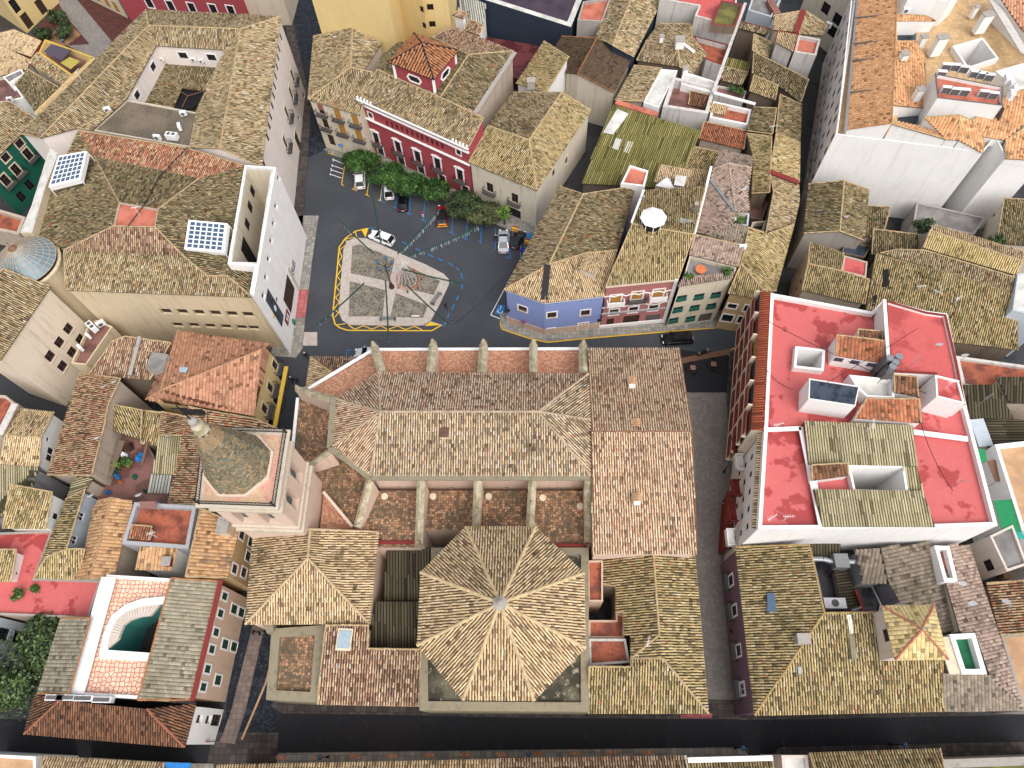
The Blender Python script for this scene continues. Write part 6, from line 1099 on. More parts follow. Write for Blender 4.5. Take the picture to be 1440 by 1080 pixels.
b=bld('yellow_wall_house','roof terrace with purple and mustard canopies inside a yellow parapet','terrace',100,100)
flat(b,[(63,55),(132,80),(101,107),(54,74)],9,'redyard','yellow',1.3,.3,capm='cornice_yellow'); flat(b,[(128,80),(134,82),(53,165),(48,158)],9,'tanfloor','cornice_yellow',.03,.2,capm='yellow')
mb,_=hut(b,[(72,62),(100,70),(86,85),(62,72)],9.6,9.45,'awnpurple','awnpurple'); mb.obj('canopy',['awnpurple','awnpurple'],b); mb,_=hut(b,[(98,80),(112,86),(99,97),(85,88)],9.2,9.1,'awnyellow','awnyellow'); mb.obj('canopy',['awnyellow','awnyellow'],b)
b=bld('white_house','jumble of small whitewashed terraces with air conditioners at the left frame edge','house',10,130)
flat(b,[(3,106),(36,96),(38,100),(20,118),(34,137),(12,143),(-40,150),(-40,100)],7.5,'redyard','white',.6,.3); flat(b,[(4,108),(30,97),(34,104),(12,117)],8.6,'greyflat','white',.1,.2)
b=bld('green_house','dark green house with cream framed windows under a big mossy roof','house',20,300)
vol(b,[(12,142,10.6),(50,167,10.6),(28,190,9.8),(-30,248,9.8),(-60,190,11.6),(-20,150,11.6)],[{'i':(2,3,4,5,0,1)}],'green','lich',.3,.42,wins=[(2,3,'wood+C',1.3,1.3,[q7(165,250),q7(48,368)]),(2,3,'wood+C+B',1.2,2,[q7(235,340),q7(135,472),q7(45,560)]),(2,3,'dark',1.2,1.9,[q7(180,700),q7(250,600)])])
b=bld('arcade_house','old balcony with pale balusters in the shade under the green house','house',10,330); flat(b,[(-40,283),(36,305),(26,330),(-40,316)],4.5,'rustfloor','beige',.9,.5)
simple('tiled_house','low tan roof at the left edge between pale pebbly roof and whitewashed terraces',10,95,[(-30,62,8.4),(0,64,8.4),(42,84,8.4),(38,98,8),(4,106,8),(-30,110,8)],wall='cream',pal='pale')
b=bld('red_facade_house','red house with white trimmed windows seen above the palace roof','house',250,20)
flat(b,[lift(x,y,0,9)[:2] for x,y in((184,28),(345,52),(380,-10),(215,-50))],9,'orangeroof','red',.4,.3,wins=[(0,1,'dark+T',1.4,2,[(210,4),(240,8),(270,11),(300,13),(325,15)])])
b=bld('street_front_house','low houses with red and blue shopfronts along the brick square','house',150,5)
flat(b,[lift(x,y,0,7)[:2] for x,y in((112,-8),(180,26),(205,-40),(140,-60))],7,'orangeroof','cream',.4,.3,wins=[(0,1,'roll',1.4,2.2,[(135,-5),(150,3),(163,10)])])
b=bld('tan_backdrop_house','tan roofed house far up the north street','house',420,-30); flat(b,[(300,-70),(400,-60),(390,-25),(300,-30)],9,'tanfloor','cream',.4,.3)
# ================================================================ THINGS
# ---- trees
def leafmass(name,par,blobs,n,size,cols,z0=None):
    T=Tiles(); k=rng.integers(0,len(blobs),n) if len(blobs)>1 else np.zeros(n,int); B=np.array(blobs,float)[k]
    v=rng.normal(size=(n,3)); v/=np.linalg.norm(v,axis=1)[:,None]; r=rng.uniform(.5,1.04,n)**.6; p=B[:,:3]+v*B[:,3:6]*r[:,None]
    p+=rng.normal(0,.1,(n,3)); a=v+rng.normal(0,.55,(n,3)); a/=np.linalg.norm(a,axis=1)[:,None]; t=np.cross(a,rng.normal(size=(n,3))); t/=np.linalg.norm(t,axis=1)[:,None]; b_=np.cross(a,t); s=size*rng.uniform(.6,1.35,n)[:,None]
    V=np.stack([p-t*s,p+b_*s*.55,p+t*s,p-b_*s*.55],1); C=np.array([lin(c)[:3] for c in cols]); cl=vn(p[:,0]*1.0,p[:,1]+p[:,2]*.7,.9,3); i=np.clip((cl*.7+rng.random(n)*.5)*len(C),0,len(C)-1).astype(int)
    T.addq(V,4,[(0,1,2,3)],C[i]*rng.uniform(.75,1.25,n)[:,None]); o=T.obj(name,par,'leaf'); 
    if 'kind' in o: del o['kind']
    return o
def tree(px,py,rx,ry,h,rz,label,cols,n=2600,size=.2,group=None,name='tree',cat='tree',trunk=True,base=0):
    c=P(px,py,h); t=empty(name,(c[0],c[1],base),label,cat,group); blobs=[(c[0],c[1],h,rx,ry,rz)]
    for i in range(7): a=random.uniform(0,6.28);f=random.uniform(.4,.75); blobs.append((c[0]+math.cos(a)*rx*f,c[1]+math.sin(a)*ry*f,h+random.uniform(-.2,.45)*rz,rx*random.uniform(.35,.55),ry*random.uniform(.35,.55),rz*random.uniform(.4,.65)))
    leafmass('crown',t,blobs,n,size,cols)
    if trunk:
        mb=MB(); mb.tube((c[0],c[1],base),(c[0]+.05,c[1],h-rz*.3),.17,8,0,.1)
        for i in range(5): a=i*1.26; mb.tube((c[0],c[1],base+(h-base)*.55),(c[0]+math.cos(a)*rx*.6,c[1]+math.sin(a)*ry*.6,h+.1),.07,5,0,.03)
        mb.obj('trunk',['bark'],t)
    return t
G1=[(24,48,20),(34,64,24),(44,78,28),(56,92,32),(74,110,40)]; G2=[(50,58,34),(62,70,38),(76,84,46),(90,96,56)]; G3=[(30,46,26),(40,60,32),(54,74,38),(74,90,50)]
for px,py,rx,ry,l,cc in ((508,226,3.4,2.5,'dense clipped green tree nearest the yellow striped bay, leftmost of the row',G1),(543,243,3.4,2.5,'second clipped tree of the row, between the two white parked cars',G1),(578,260,3.3,2.5,'clipped tree shading the black estate car',G1),(610,267,2.8,2.3,'rounded green tree in front of the last red balcony bay',G1),(652,286,3.1,2.6,'big dark green tree between red mansion and plastered house',G3),(684,300,2.8,2.5,'dull olive brown clipped tree before the plastered house',G2)):
    tree(px,py,rx,ry,2.8,1.0,l,cc,5600,.22,'clipped trees along the car park')
tree(709,300,1.2,1.2,2.8,1.1,'small bright green tree beside the parked silver car',[(60,100,26),(84,128,34),(110,150,44)],700,.2)
tree(35,942,5.2,5.0,6.5,2.4,'large broad green tree shading the yard by the grey tiled wing',[(34,54,30),(50,74,38),(70,94,48),(92,114,62),(46,62,40)],15000,.22)
for px,py,l in ((80,24,'small rounded shrub nearest the yellow house door'),(91,42,'largest palm like shrub in the planted square'),(62,47,'shrub in the planter by the roof terrace corner')): tree(px,py,1.9 if px==91 else 1.6,1.9 if px==91 else 1.6,1.5,1.1,l,G3,1300,.22,'shrubs in the planted square','shrub','shrub',False)
tree(1299,318,1.5,1.3,8.6,1.0,'round bush growing out of the mossy roof by the blank wall',G3,900,.2,None,'bush','bush',False,7.6); tree(1400,338,1.2,.9,9,.8,'low bush at the gutter of the right edge roof',G3,500,.2,None,'bush','bush',False,8.2)
for x,y,s_,l,z in ((1038,309,.9,'leafy pot plant in the small patio of the pinkish house',9.6),(979,357,.5,'bright pot plant in the left terrace corner',11.2),(968,388,.6,'yellow green pot plant at the terrace wall',11.2),(1022,381,.7,'dark bushy pot plant right of the round table',11.2),(24,836,.7,'tall potted shrub beside the white house wall',6.8),(48,829,.5,'small potted shrub on the wet red terrace',6.6),(1030,124,.6,'pot plant under the tile canopy',6.4),(1041,128,.6,'second pot plant beside the white party wall',6.4),(160,655,.9,'overgrown shrub among clutter in the yard',5.6),(177,650,.7,'round yellow green bush in the cluttered yard',5.6),(1427,770,1.6,'yellow green garden bush below the green awning',2.2),(1407,750,1.0,'small bush at the garden fence',2)):
    tree(x,y,s_,s_,z+s_*.7,s_*.8,l,[(50,84,34),(70,106,40),(104,130,52)],320,.16,None,'plant','plant',False,z-.2)
# ---- cars
def car(px,py,deg,label,paint='carwhite',L=4.3,W_=1.78,Hh=1.48,kind='hatch',group='cars parked around the plaza',roofc=None):
    p=P(px,py,.7); t=empty('car',(p[0],p[1],.02),label,'car',group,math.radians(deg)); hl=L/2; hw=W_/2
    secs=[(-hl,.30,.62,.80),(-hl+.12,.24,.84,.93),(-hl+.6,.2,.92,.99),(0,.2,.94,1.0),(hl-1.0,.2,.90,1.0),(hl-.4,.22,.78,.96),(hl-.08,.26,.66,.86),(hl,.34,.56,.74)]
    V=[];n=8
    for x,zb,zt,f in secs: w=hw*f; V+=[(x,-w*.9,zb),(x,-w,zb+.15),(x,-w,zt-.16),(x,-w*.88,zt),(x,w*.88,zt),(x,w,zt-.16),(x,w,zb+.15),(x,w*.9,zb)]
    Fc=[(i*n+j,i*n+(j+1)%n,(i+1)*n+(j+1)%n,(i+1)*n+j) for i in range(len(secs)-1) for j in range(n)]+[tuple(range(n))[::-1],tuple(range((len(secs)-1)*n,len(secs)*n))]
    o=inst('body',mesh('body',V,Fc,[paint],None,False),t,None,local=True); o.data.polygons.foreach_set('use_smooth',[True]*len(o.data.polygons)); md=o.modifiers.new('b','BEVEL'); md.width=.05; md.segments=2
    rb=-hl+(.12 if kind!='sedan' else .65); rf=hl-1.05; ra=rb+(.45 if kind!='sedan' else .75); rr=rf-.85
    c=[(rb,hw*.86,.9),(rf,hw*.86,.93),(rr,hw*.72,Hh-.02),(ra,hw*.72,Hh-.02)]; V=[(x,-y,z) for x,y,z in c]+[(x,y,z) for x,y,z in c]
    inst('windows',mesh('windows',V,[(0,1,2,3),(4,7,6,5),(0,4,5,1),(1,5,6,2),(2,6,7,3),(3,7,4,0)],['carglass']),t,None,local=True)
    mb=MB(); y=hw*.72; mb.box((ra+.02,-y,Hh-.04),(rr-.02,y,Hh+.02)); 
    for s in(-1,1):
        for a,b_ in (((rb,hw*.88,.9),(ra,y,Hh)),((rf,hw*.88,.92),(rr,y,Hh)),(((ra+rr)/2,hw*.88,.92),((ra+rr)/2,y,Hh))): mb.tube((a[0],s*a[1],a[2]),(b_[0],s*b_[1],b_[2]),.04,4)
    inst('car_roof',mb.mesh('car_roof',[roofc or paint]),t,None,local=True)
    for sx in(-1,1):
        for sy in(-1,1):
            mb=MB(); x=sx*(hl-.82); mb.tube((x,sy*(hw-.2),.32),(x,sy*(hw+.01),.32),.32,14); wo_=inst('wheel',mb.mesh('wheel',['tyre']),t,None,local=True); mb=MB(); mb.tube((x,sy*(hw+.0),.32),(x,sy*(hw+.02),.32),.2,10); inst('rim',mb.mesh('rim',['chrome']),wo_,None,local=True)
            mb=MB(); mb.box((sx*hl-.02-.1*sx if sx>0 else sx*hl+.0,sy*(hw*.62)-.17,.6),(sx*hl+.02 if sx>0 else sx*hl+.12,sy*(hw*.62)+.17,.78)); inst('headlight' if sx>0 else 'tail_light',mb.mesh('light',['lightwhite' if sx>0 else 'lightred']),t,None,local=True)
        mb=MB(); mb.box((rf-.35,sx*(hw+.02)-.0,.92),(rf-.2,sx*(hw+.18),1.06)); inst('wing_mirror',mb.mesh('wing_mirror',[paint]),t,None,local=True)
    mb=MB(); mb.box((-hl-.03,-.28,.5),(-hl,.28,.62)); inst('number_plate',mb.mesh('number_plate',['whitepaint']),t,None,local=True)
    if kind=='rails':
        for s in(-1,1): mb=MB(); mb.tube((ra+.1,s*y*.9,Hh+.06),(rr-.1,s*y*.9,Hh+.06),.03,5); inst('roof_rail',mb.mesh('roof_rail',['chrome']),t,None,local=True)
    return t
car(506,251,98,'white hatchback backed out from the first yellow bay','carwhite',4.2)
car(547,266,97,'small white van like car in the second yellow bay','carwhite',4.1,1.72,1.7)
car(567,281,93,'black estate car with silver roof rails under the clipped trees','carblack',4.5,1.8,1.52,'rails')
car(622,303,93,'dark red car with black roof and yellow striped tail','carred',4.3,1.8,1.5,'hatch',roofc='carblack')
mb=MB(); t=bpy.data.objects.get('car.003'); 
if t: mb.box((-2.2,-.8,.45),(-2.12,.8,.62)); mb.box((-2.1,-.62,.86),(-1.75,.62,.96)); inst('yellow_bumper_band',mb.mesh('yellow_bumper_band',['cloth_yellow']),t,None,local=True)
car(708,339,91,'silver saloon parked between blue lines at the row end','carsilver',4.5,1.82,1.45,'sedan')
car(728,336,68,'dark grey car half hidden beside the flags','cargrey',3.6,1.7,1.5)
car(537,334,155,'white taxi like hatchback parked on the island corner','carwhite',4.3,1.78,1.5)
car(519,497,178,'silver car with its nose showing behind the church buttress','carsilver',4.2)
car(953,476,184,'black people carrier driving past the cream house','carblack',4.6,1.85,1.6,'hatch','moving car')
# ---- motorbike
p=P(990,496,.5); t=empty('motorcycle',(p[0],p[1],0),'black motorcycle with a windscreen standing beside the café tables','motorcycle',None,math.radians(22))
for x in(-.7,.7):
    mb=MB(); mb.tube((x,-.06,.31),(x,.06,.31),.31,14); w_=inst('wheel',mb.mesh('wheel',['tyre']),t,None,local=True); mb=MB(); mb.tube((x,-.07,.31),(x,.07,.31),.15,10); inst('rim',mb.mesh('rim',['chrome']),w_,None,local=True)
mb=MB(); mb.box((-.35,-.14,.35),(.3,.14,.65)); mb.box((-.1,-.17,.65),(.4,.17,.9)); inst('engine_body',mb.mesh('engine_body',['carblack']),t,None,local=True)
mb=MB(); mb.box((-.8,-.14,.72),(-.05,.14,.84)); inst('seat',mb.mesh('seat',['tyre']),t,None,local=True); mb=MB(); mb.box((-1.05,-.2,.75),(-.75,.2,1.05)); inst('top_box',mb.mesh('top_box',['acgrey']),t,None,local=True)
mb=MB(); mb.tube((.45,-.36,1.02),(.45,.36,1.02),.025,6); mb.tube((.7,0,.35),(.42,0,1.02),.04,6); inst('handlebar',mb.mesh('handlebar',['chrome']),t,None,local=True); mb=MB(); mb.box((.5,-.16,.95),(.53,.16,1.3)); inst('windscreen',mb.mesh('windscreen',['skylight']),t,None,local=True)
# ---- café tables with chairs
def chair_mesh():
    out={}; mb=MB(); mb.box((-.22,-.22,.43),(.22,.22,.48)); out['seat']=mb.mesh('seat',['darkwood']); mb=MB(); mb.box((-.22,.18,.5),(.22,.22,.86)); out['backrest']=mb.mesh('backrest',['carblack']); mb=MB(); mb.tube((0,0,0),(0,0,.45),.02,5); out['leg']=mb.mesh('leg',['iron']); return out
CHM=chair_mesh()
mb=MB(); mb.box((-.38,-.38,.7),(.38,.38,.74)); TTM=mb.mesh('table_top',['tabletop']); mb=MB(); mb.tube((0,0,0),(0,0,.7),.03,6); mb.lathe((0,0,0),[(.28,0),(.25,.04),(.03,.06)],12); TLM=mb.mesh('pedestal',['iron'])
for ti,(px,py,rz) in enumerate(((974.5,517,.1),(1003.5,512,-.05))):
    nm=('left','right')[ti]; p=P(px,py,.7); t=empty('cafe_table',(p[0],p[1],0),['square brown café table nearest the church roof','square brown café table nearer the balconied block'][ti],'table','café tables on the lane',rz); inst('table_top',TTM,t,None,local=True); inst('pedestal',TLM,t,None,local=True)
    for k,wd in enumerate(('above','left of','below','right of')):
        a=rz+[0,math.pi/2,math.pi,-math.pi/2][k]; dx,dy=-math.sin(a)*.72,math.cos(a)*.72; c=empty('cafe_chair',(p[0]+dx,p[1]+dy,0),f'black café chair {wd} the '+('table nearest the church' if ti==0 else 'table nearer the balconies'),'chair','black café chairs',a)
        inst('seat',CHM['seat'],c,None,local=True); inst('backrest',CHM['backrest'],c,None,local=True)
        for sx in(-.19,.19):
            for sy in(-.19,.19): l=inst('leg',CHM['leg'],c,None,local=True); l.location=(sx,sy,0)
# round table on terrace
p=P(984,383,11); t=empty('round_table',(p[0],p[1],11),'round orange table on the roof terrace','table'); mb=MB(); mb.lathe((0,0,0),[(.75,.7),(.75,.76),(.1,.77)],20); inst('table_top',mb.mesh('table_top',['terraorange']),t,None,local=True); mb=MB(); mb.tube((0,0,0),(0,0,.7),.06,6); mb.lathe((0,0,0),[(.35,0),(.3,.05),(.05,.08)],12); inst('pedestal',mb.mesh('pedestal',['iron']),t,None,local=True)
# ---- people
def person(px,py,deg,label,top,legs,hair=(40,30,24),walk=.25,h=1.7,z=0.02):
    p=P(px,py,z+.8); t=empty('person',(p[0],p[1],z),label,'person',None,math.radians(deg)); s=h/1.7
    m=bpy.data.materials.new('figure'); m.use_nodes=True; nt_=m.node_tree; b_=nt_.nodes['Principled BSDF']; b_.inputs['Roughness'].default_value=.85; tc=nt_.nodes.new('ShaderNodeTexCoord'); sx=nt_.nodes.new('ShaderNodeSeparateXYZ'); cr=nt_.nodes.new('ShaderNodeValToRGB'); cr.color_ramp.interpolation='CONSTANT'; mr=nt_.nodes.new('ShaderNodeMapRange'); mr.inputs[2].default_value=1.8*s
    nt_.links.new(tc.outputs['Object'],sx.inputs[0]); nt_.links.new(sx.outputs[2],mr.inputs[0]); nt_.links.new(mr.outputs[0],cr.inputs[0]); nt_.links.new(cr.outputs[0],b_.inputs[0])
    el=cr.color_ramp.elements; el[0].position=0; el[0].color=lin((30,26,26)); el[1].position=.05; el[1].color=lin(legs); e=el.new(.49); e.color=lin(top); e=el.new(.815); e.color=lin((196,150,124))
    J=[(0,0,.93),(0,0,1.15),(0,0,1.38),(0,0,1.48),(0,.02,1.6),(-.1,0,.9),(-.11,walk,.5),(-.11,walk*.7,.08),(-.11,walk*.7+.14,.04),(.1,0,.9),(.11,-walk*.4,.5),(.11,-walk*1.3,.1),(.11,-walk*1.3+.13,.04),(-.2,0,1.36),(-.27,-.08,1.08),(-.27,.08,.86),(.2,0,1.36),(.27,.08,1.08),(.26,.2,.88)]
    E_=[(0,1),(1,2),(2,3),(3,4),(0,5),(5,6),(6,7),(7,8),(0,9),(9,10),(10,11),(11,12),(2,13),(13,14),(14,15),(2,16),(16,17),(17,18)]; rad=[.15,.14,.16,.06,.105,.09,.07,.05,.04,.09,.07,.05,.04,.07,.05,.04,.07,.05,.04]
    me=bpy.data.meshes.new('body'); me.from_pydata([tuple(c*s for c in j) for j in J],E_,[]); me.materials.append(m); o=bpy.data.objects.new('body',me); COL.objects.link(o); o.parent=t
    md=o.modifiers.new('s','SKIN'); sv=me.skin_vertices[0].data
    for i,r in enumerate(rad): sv[i].radius=(r*s,r*s*(.75 if i<3 else 1))
    sv[0].use_root=True; o.modifiers.new('u','SUBSURF').levels=1; o.modifiers['u'].render_levels=1
    mb=MB(); mb.ball((0,-.02*s,1.66*s),.125*s,0,12,7,.85); o=inst('hair',mb.mesh('hair',[plain('hair%d'%hair[0],hair)],True),t,None,local=True); return t
person(627,430,20,'person in dark coat crossing the road right of the island',(30,30,34),(26,28,34),(60,44,32))
person(594,301,10,'person in magenta top and white trousers standing in an empty bay',(170,30,80),(220,220,220),(20,18,18),.05)
person(697,335,-10,'person in black bending beside the silver saloon',(24,22,26),(60,56,50),(160,150,140),.05)
person(430,500,200,'person in dark navy coat walking by the civic hall corner',(24,28,40),(20,22,28),(210,214,222),.28)
person(410,534,160,'person in dark blue coat, nearer the yellow house of the pair in the street',(22,26,40),(24,24,30),(200,204,214),.2)
person(417,535,170,'person in black coat walking beside another in the street by the yellow house',(26,24,24),(22,22,26),(70,54,40),.2)
person(357,889,80,'person in dark clothes at the edge of the cobbled lane',(30,28,34),(26,26,30),(90,70,54),.2)
person(366,891,100,'person with pale bag walking down the cobbled lane',(34,34,44),(150,160,176),(60,46,36),.2)
person(1018,711,90,'person in white jacket standing under the rust red awning',(226,226,230),(40,46,60),(30,28,28),.1)
# ---- lamps
def globe(par,x,y,z): mb=MB(); mb.ball((x,y,z),.3,0,14,8); mb.lathe((x,y,z-.42),[(.14,0),(.16,.1),(.1,.2)],8,1); return mb.obj('globe',['lampblue','iron'],par,smooth=True)
p=P(551,404,.15); t=empty('plaza_lamp',(p[0],p[1],.15),'tall five globe lamp post standing in the island centre','street lamp'); mb=MB(); mb.lathe((p[0],p[1],.15),[(.42,0),(.4,.4),(.26,.6),(.2,1.2),(.1,1.5),(.07,5.4),(.13,5.6),(.05,6.0)],12); 
for a in range(5): an=a*1.257+.3; mb.tube((p[0],p[1],5.3),(p[0]+.75*math.cos(an),p[1]+.75*math.sin(an),5.6),.05,6); mb.tube((p[0]+.75*math.cos(an),p[1]+.75*math.sin(an),5.6),(p[0]+1.15*math.cos(an),p[1]+1.15*math.sin(an),5.75),.05,6)
mb.obj('post',['darkwood'],t)
for a in range(5): an=a*1.257+.3; globe(t,p[0]+1.15*math.cos(an),p[1]+1.15*math.sin(an),6.25)
for x,y,l in ((450,1065,'blue globe street lamp on the south pavement near the cobbled lane'),(743,1060,'blue globe street lamp on the south pavement below the octagon'),(1045,1052,'blue globe street lamp at the side street corner'),(1272,1047,'blue globe street lamp south of the mossy hipped house'),(88,57,'blue globe street lamp in the planted square'),(398,8,'street lamp behind the palace corner'),(1027,651,'blue globe lamp by the red awning')):
    p=P(x,y,3.6); t=empty('street_lamp',(p[0],p[1],0),l,'street lamp','globe street lamps'); mb=MB(); mb.lathe((p[0],p[1],0),[(.16,0),(.14,.5),(.06,.6),(.05,3.2),(.09,3.3)],8); mb.obj('post',['iron'],t); globe(t,p[0],p[1],3.6)
for x,y,z,l in ((715,437,4.5,'dark wall lantern on the left corner of the blue house'),(842,451,4.5,'dark wall lantern between blue and pink houses'),(376,844,5,'dark wall lantern by the peach facade'),(1028,888,4.5,'dark wall lantern on the plum facade'),(434,147,8,'white wall lamp on the pale corner house')):
    p=P(x,y,z); t=empty('wall_lantern',p,l,'lantern','wall lanterns'); mb=MB(); mb.lathe(p,[(.1,-.35),(.26,.1),(.2,.2),(.05,.42)],6); mb.obj('lamp_housing',['iron'],t); mb=MB(); mb.tube(p+[0,0,.3],p+[.0,.7,.5],.03,5); mb.obj('bracket',['iron'],t)
# ---- benches, board, planter, litter bins
def bench(px,py,deg,label):
    p=P(px,py,.4); t=empty('bench',(p[0],p[1],.15),label,'bench','grey benches on the island',math.radians(deg))
    for k in range(4): mb=MB(); mb.box((-1.05,-.28+k*.14,.42),(1.05,-.17+k*.14,.46)); inst('slat',mb.mesh('slat',['leadgrey']),t,None,local=True)
    for k in range(2): mb=MB(); mb.box((-1.05,.3,.55+k*.16),(1.05,.34,.66+k*.16)); inst('slat',mb.mesh('slat',['leadgrey']),t,None,local=True)
    for x in(-1.1,1.1): mb=MB(); mb.box((x-.04,-.3,0),(x+.04,.36,.06)); mb.box((x-.04,-.3,.06),(x+.04,-.22,.6)); mb.box((x-.04,.28,.06),(x+.04,.36,.86)); mb.box((x-.04,-.22,.36),(x+.04,.28,.42)); inst('leg',mb.mesh('leg',['iron']),t,None,local=True)
bench(545.5,448,180,'slatted grey bench on the bottom edge of the island'); bench(613,420,-118,'slatted grey bench on the right edge of the island')
p=P(584,444,.5); t=empty('info_board',(p[0],p[1],.15),'small low white information board on the lower right pebble bed','sign'); mb=MB(); mb.box((p[0]-.6,p[1]-.1,.4),(p[0]+.6,p[1]+.1,.48)); mb.obj('board',['whitepaint'],t); mb=MB(); mb.box((p[0]-.5,p[1]-.05,.15),(p[0]-.42,p[1]+.03,.4)); mb.obj('leg',['iron'],t); mb=MB(); mb.box((p[0]+.42,p[1]-.05,.15),(p[0]+.5,p[1]+.03,.4)); mb.obj('leg',['iron'],t)
p=P(412,452,1); t=empty('litter_bin',(p[0],p[1],K),'green litter bin on the pavement below the notice board','bin'); mb=MB(); mb.lathe((p[0],p[1],K),[(.28,.3),(.33,1.0),(.36,1.0),(.36,1.06),(.2,1.2)],12); mb.obj('bucket',['plastic_green'],t); mb=MB(); mb.tube((p[0],p[1]+.3,K),(p[0],p[1]+.3,1.3),.04,6); mb.obj('pole',['iron'],t)
# ---- christmas light frame with orange barriers
p=P(575,396,.16); t=empty('light_sculpture',(p[0]-.3,p[1]+.3,.16),'white wire star shaped light frame inside orange barriers','decoration'); mb=MB()
for i in range(12):
    a=i*math.pi/6; q=(p[0]-.3+1.5*math.cos(a),p[1]+.3+1.5*math.sin(a)); mb.tube((q[0],q[1],.16),(p[0]-.3,p[1]+.3,4.6),.03,4); mb.tube((q[0],q[1],.2),(p[0]-.3+1.5*math.cos(a+math.pi/6),p[1]+.3+1.5*math.sin(a+math.pi/6),.2),.03,4)
    mb.tube((p[0]-.3,p[1]+.3,4.6),(p[0]-.3+.9*math.cos(a),p[1]+.3+.9*math.sin(a),4.6+.7*math.sin(i*2.1)),.025,4)
mb.obj('wire_frame',['whitepaint'],t)
for i in range(7):
    a=i*2*math.pi/7+.2;a2=a+2*math.pi/7; x0,y0,x1,y1=p[0]+1.95*math.cos(a),p[1]+1.95*math.sin(a),p[0]+1.95*math.cos(a2),p[1]+1.95*math.sin(a2); t=empty('barrier',((x0+x1)/2,(y0+y1)/2,.15),['right hand','upper right','upper','upper left','left hand','lower left','lower right'][i]+' orange barrier panel ringing the wire light frame','barrier','orange barriers round the light frame')
    mb=MB(); 
    for z in(.3,.7,1.05): mb.tube((x0,y0,z+.15),(x1,y1,z+.15),.03,5)
    mb.obj('rail',['terraorange'],t); mb=MB(); mb.box((x0-.12,y0-.12,.15),(x0+.12,y0+.12,.24)); mb.tube((x0,y0,.2),(x0,y0,1.25),.035,5); mb.obj('post',['iron'],t)
# ---- garlands
gl=[((476,308),(525,356)),((519,252),(536,343)),((617,295),(559,357)),((673,318),(574,360)),((565,378),(651,398)),((571,400),(632,456)),((542,394),(546,478)),((512,398),(444,457))]
gd=['green garland running up left from the lamp','green garland strung over the white car on the island','fringed garland rising to the dark red car','long fringed garland reaching to the olive brown tree','garland stretched right over the upper right pebble bed','garland crossing the right hand bench','garland hanging down over the bottom bench','garland reaching down left over the yellow zigzag']
for (a,c),l in zip(gl,gd):
    A=P(*a,6.6);B=P(*c,6.2); t=empty('garland',A,l,'garland','festive garlands over the plaza'); T=Tiles(); n=60; prev=None; mb=MB()
    for i in range(12):
        f=i/12;g=(i+1)/12; q=A*(1-f)+B*f-[0,0,1.0*4*f*(1-f)*.3]; r=A*(1-g)+B*g-[0,0,1.0*4*g*(1-g)*.3]; mb.tube(q,r,.11,6)
    mb.obj('cord',['darkgreen'],t); mb=MB()
    for i in range(46):
        f=random.random(); q=A*(1-f)+B*f-[0,0,1.2*f*(1-f)]; L=random.uniform(.4,1.1) if gl.index((a,c)) in(2,3) or random.random()<.25 else random.uniform(.05,.15); mb.box((q[0]-.04,q[1]-.02,q[2]-L),(q[0]+.04,q[1]+.02,q[2]))
    o=mb.obj('fringe',['skylight'],t); o['kind']='stuff'
# ---- flags & signs
for i,(x,y,m_,l) in enumerate(((720,318,'cloth_yellow','red and yellow flag nearest the parked cars'),(741,328,'cloth_lightblue','light blue flag by the blue house roof edge'),(738,336,'cloth_yellow','red and yellow flag between two blue flags'),(732,348,'cloth_blue','deep blue flag hanging lowest by the roof edge'))):
    p=P(x,y,3); t=empty('flag',(p[0],p[1],K),l,'flag','flags by the plaza corner'); mb=MB(); mb.tube((p[0],p[1]+.4,K),(p[0],p[1],3.4),.03,5); mb.obj('pole',['trim'],t); mb=MB()
    for k in range(6):
        x0=k*.18; z=3.3-k*.24; mb.add([(p[0]+.1*math.sin(k*1.3),p[1]-.1,z),(p[0]+.9+.1*math.sin(k*1.7),p[1]-.25,z-.1),(p[0]+.9+.1*math.sin(k*1.7+1.7),p[1]-.3,z-.36),(p[0]+.1*math.sin(k*1.3+1.3),p[1]-.15,z-.26)],[(0,1,2,3)],1 if (m_=='cloth_yellow' and k in(0,5,3)) else 0)
    mb.obj('cloth',[m_,'cloth_red'],t)
for x,y,l,rd in ((736,453,'round no parking sign in front of the blue house wall','cloth_red'),(459,192,'round no entry sign on the corner house wall','cloth_red'),(479,205,'square blue road sign at the corner house','bluepaint'),(291,1043,'round no entry sign at the corner of the white base house','cloth_red')):
    p=P(x,y,2.4); t=empty('road_sign',(p[0],p[1],K),l,'road sign','road signs on walls and pavements'); mb=MB(); mb.tube((p[0],p[1],K),(p[0],p[1],2.5),.035,6); mb.obj('pole',['zinc'],t)
    mb=MB(); mb.tube((p[0],p[1]-.02,2.5),(p[0],p[1]-.06,2.5),.36,20) if rd!='bluepaint' else mb.box((p[0]-.35,p[1]-.06,2.15),(p[0]+.35,p[1]-.02,2.85)); sg=mb.obj('disc',[rd],t)
    if rd!='bluepaint':
        mb=MB(); 
        if x==736: mb.tube((p[0],p[1]-.061,2.5),(p[0],p[1]-.065,2.5),.25,20,0); mb.box((p[0]-.05,p[1]-.07,2.28),(p[0]+.05,p[1]-.066,2.72),1); mb.obj('symbol',['bluepaint','cloth_red'],sg)
        else: mb.box((p[0]-.24,p[1]-.075,2.44),(p[0]+.24,p[1]-.061,2.56)); mb.obj('symbol',['whitepaint'],sg)
    else:
        mb=MB(); mb.box((p[0]-.06,p[1]-.075,2.3),(p[0]+.06,p[1]-.061,2.7)); mb.obj('symbol',['whitepaint'],sg)
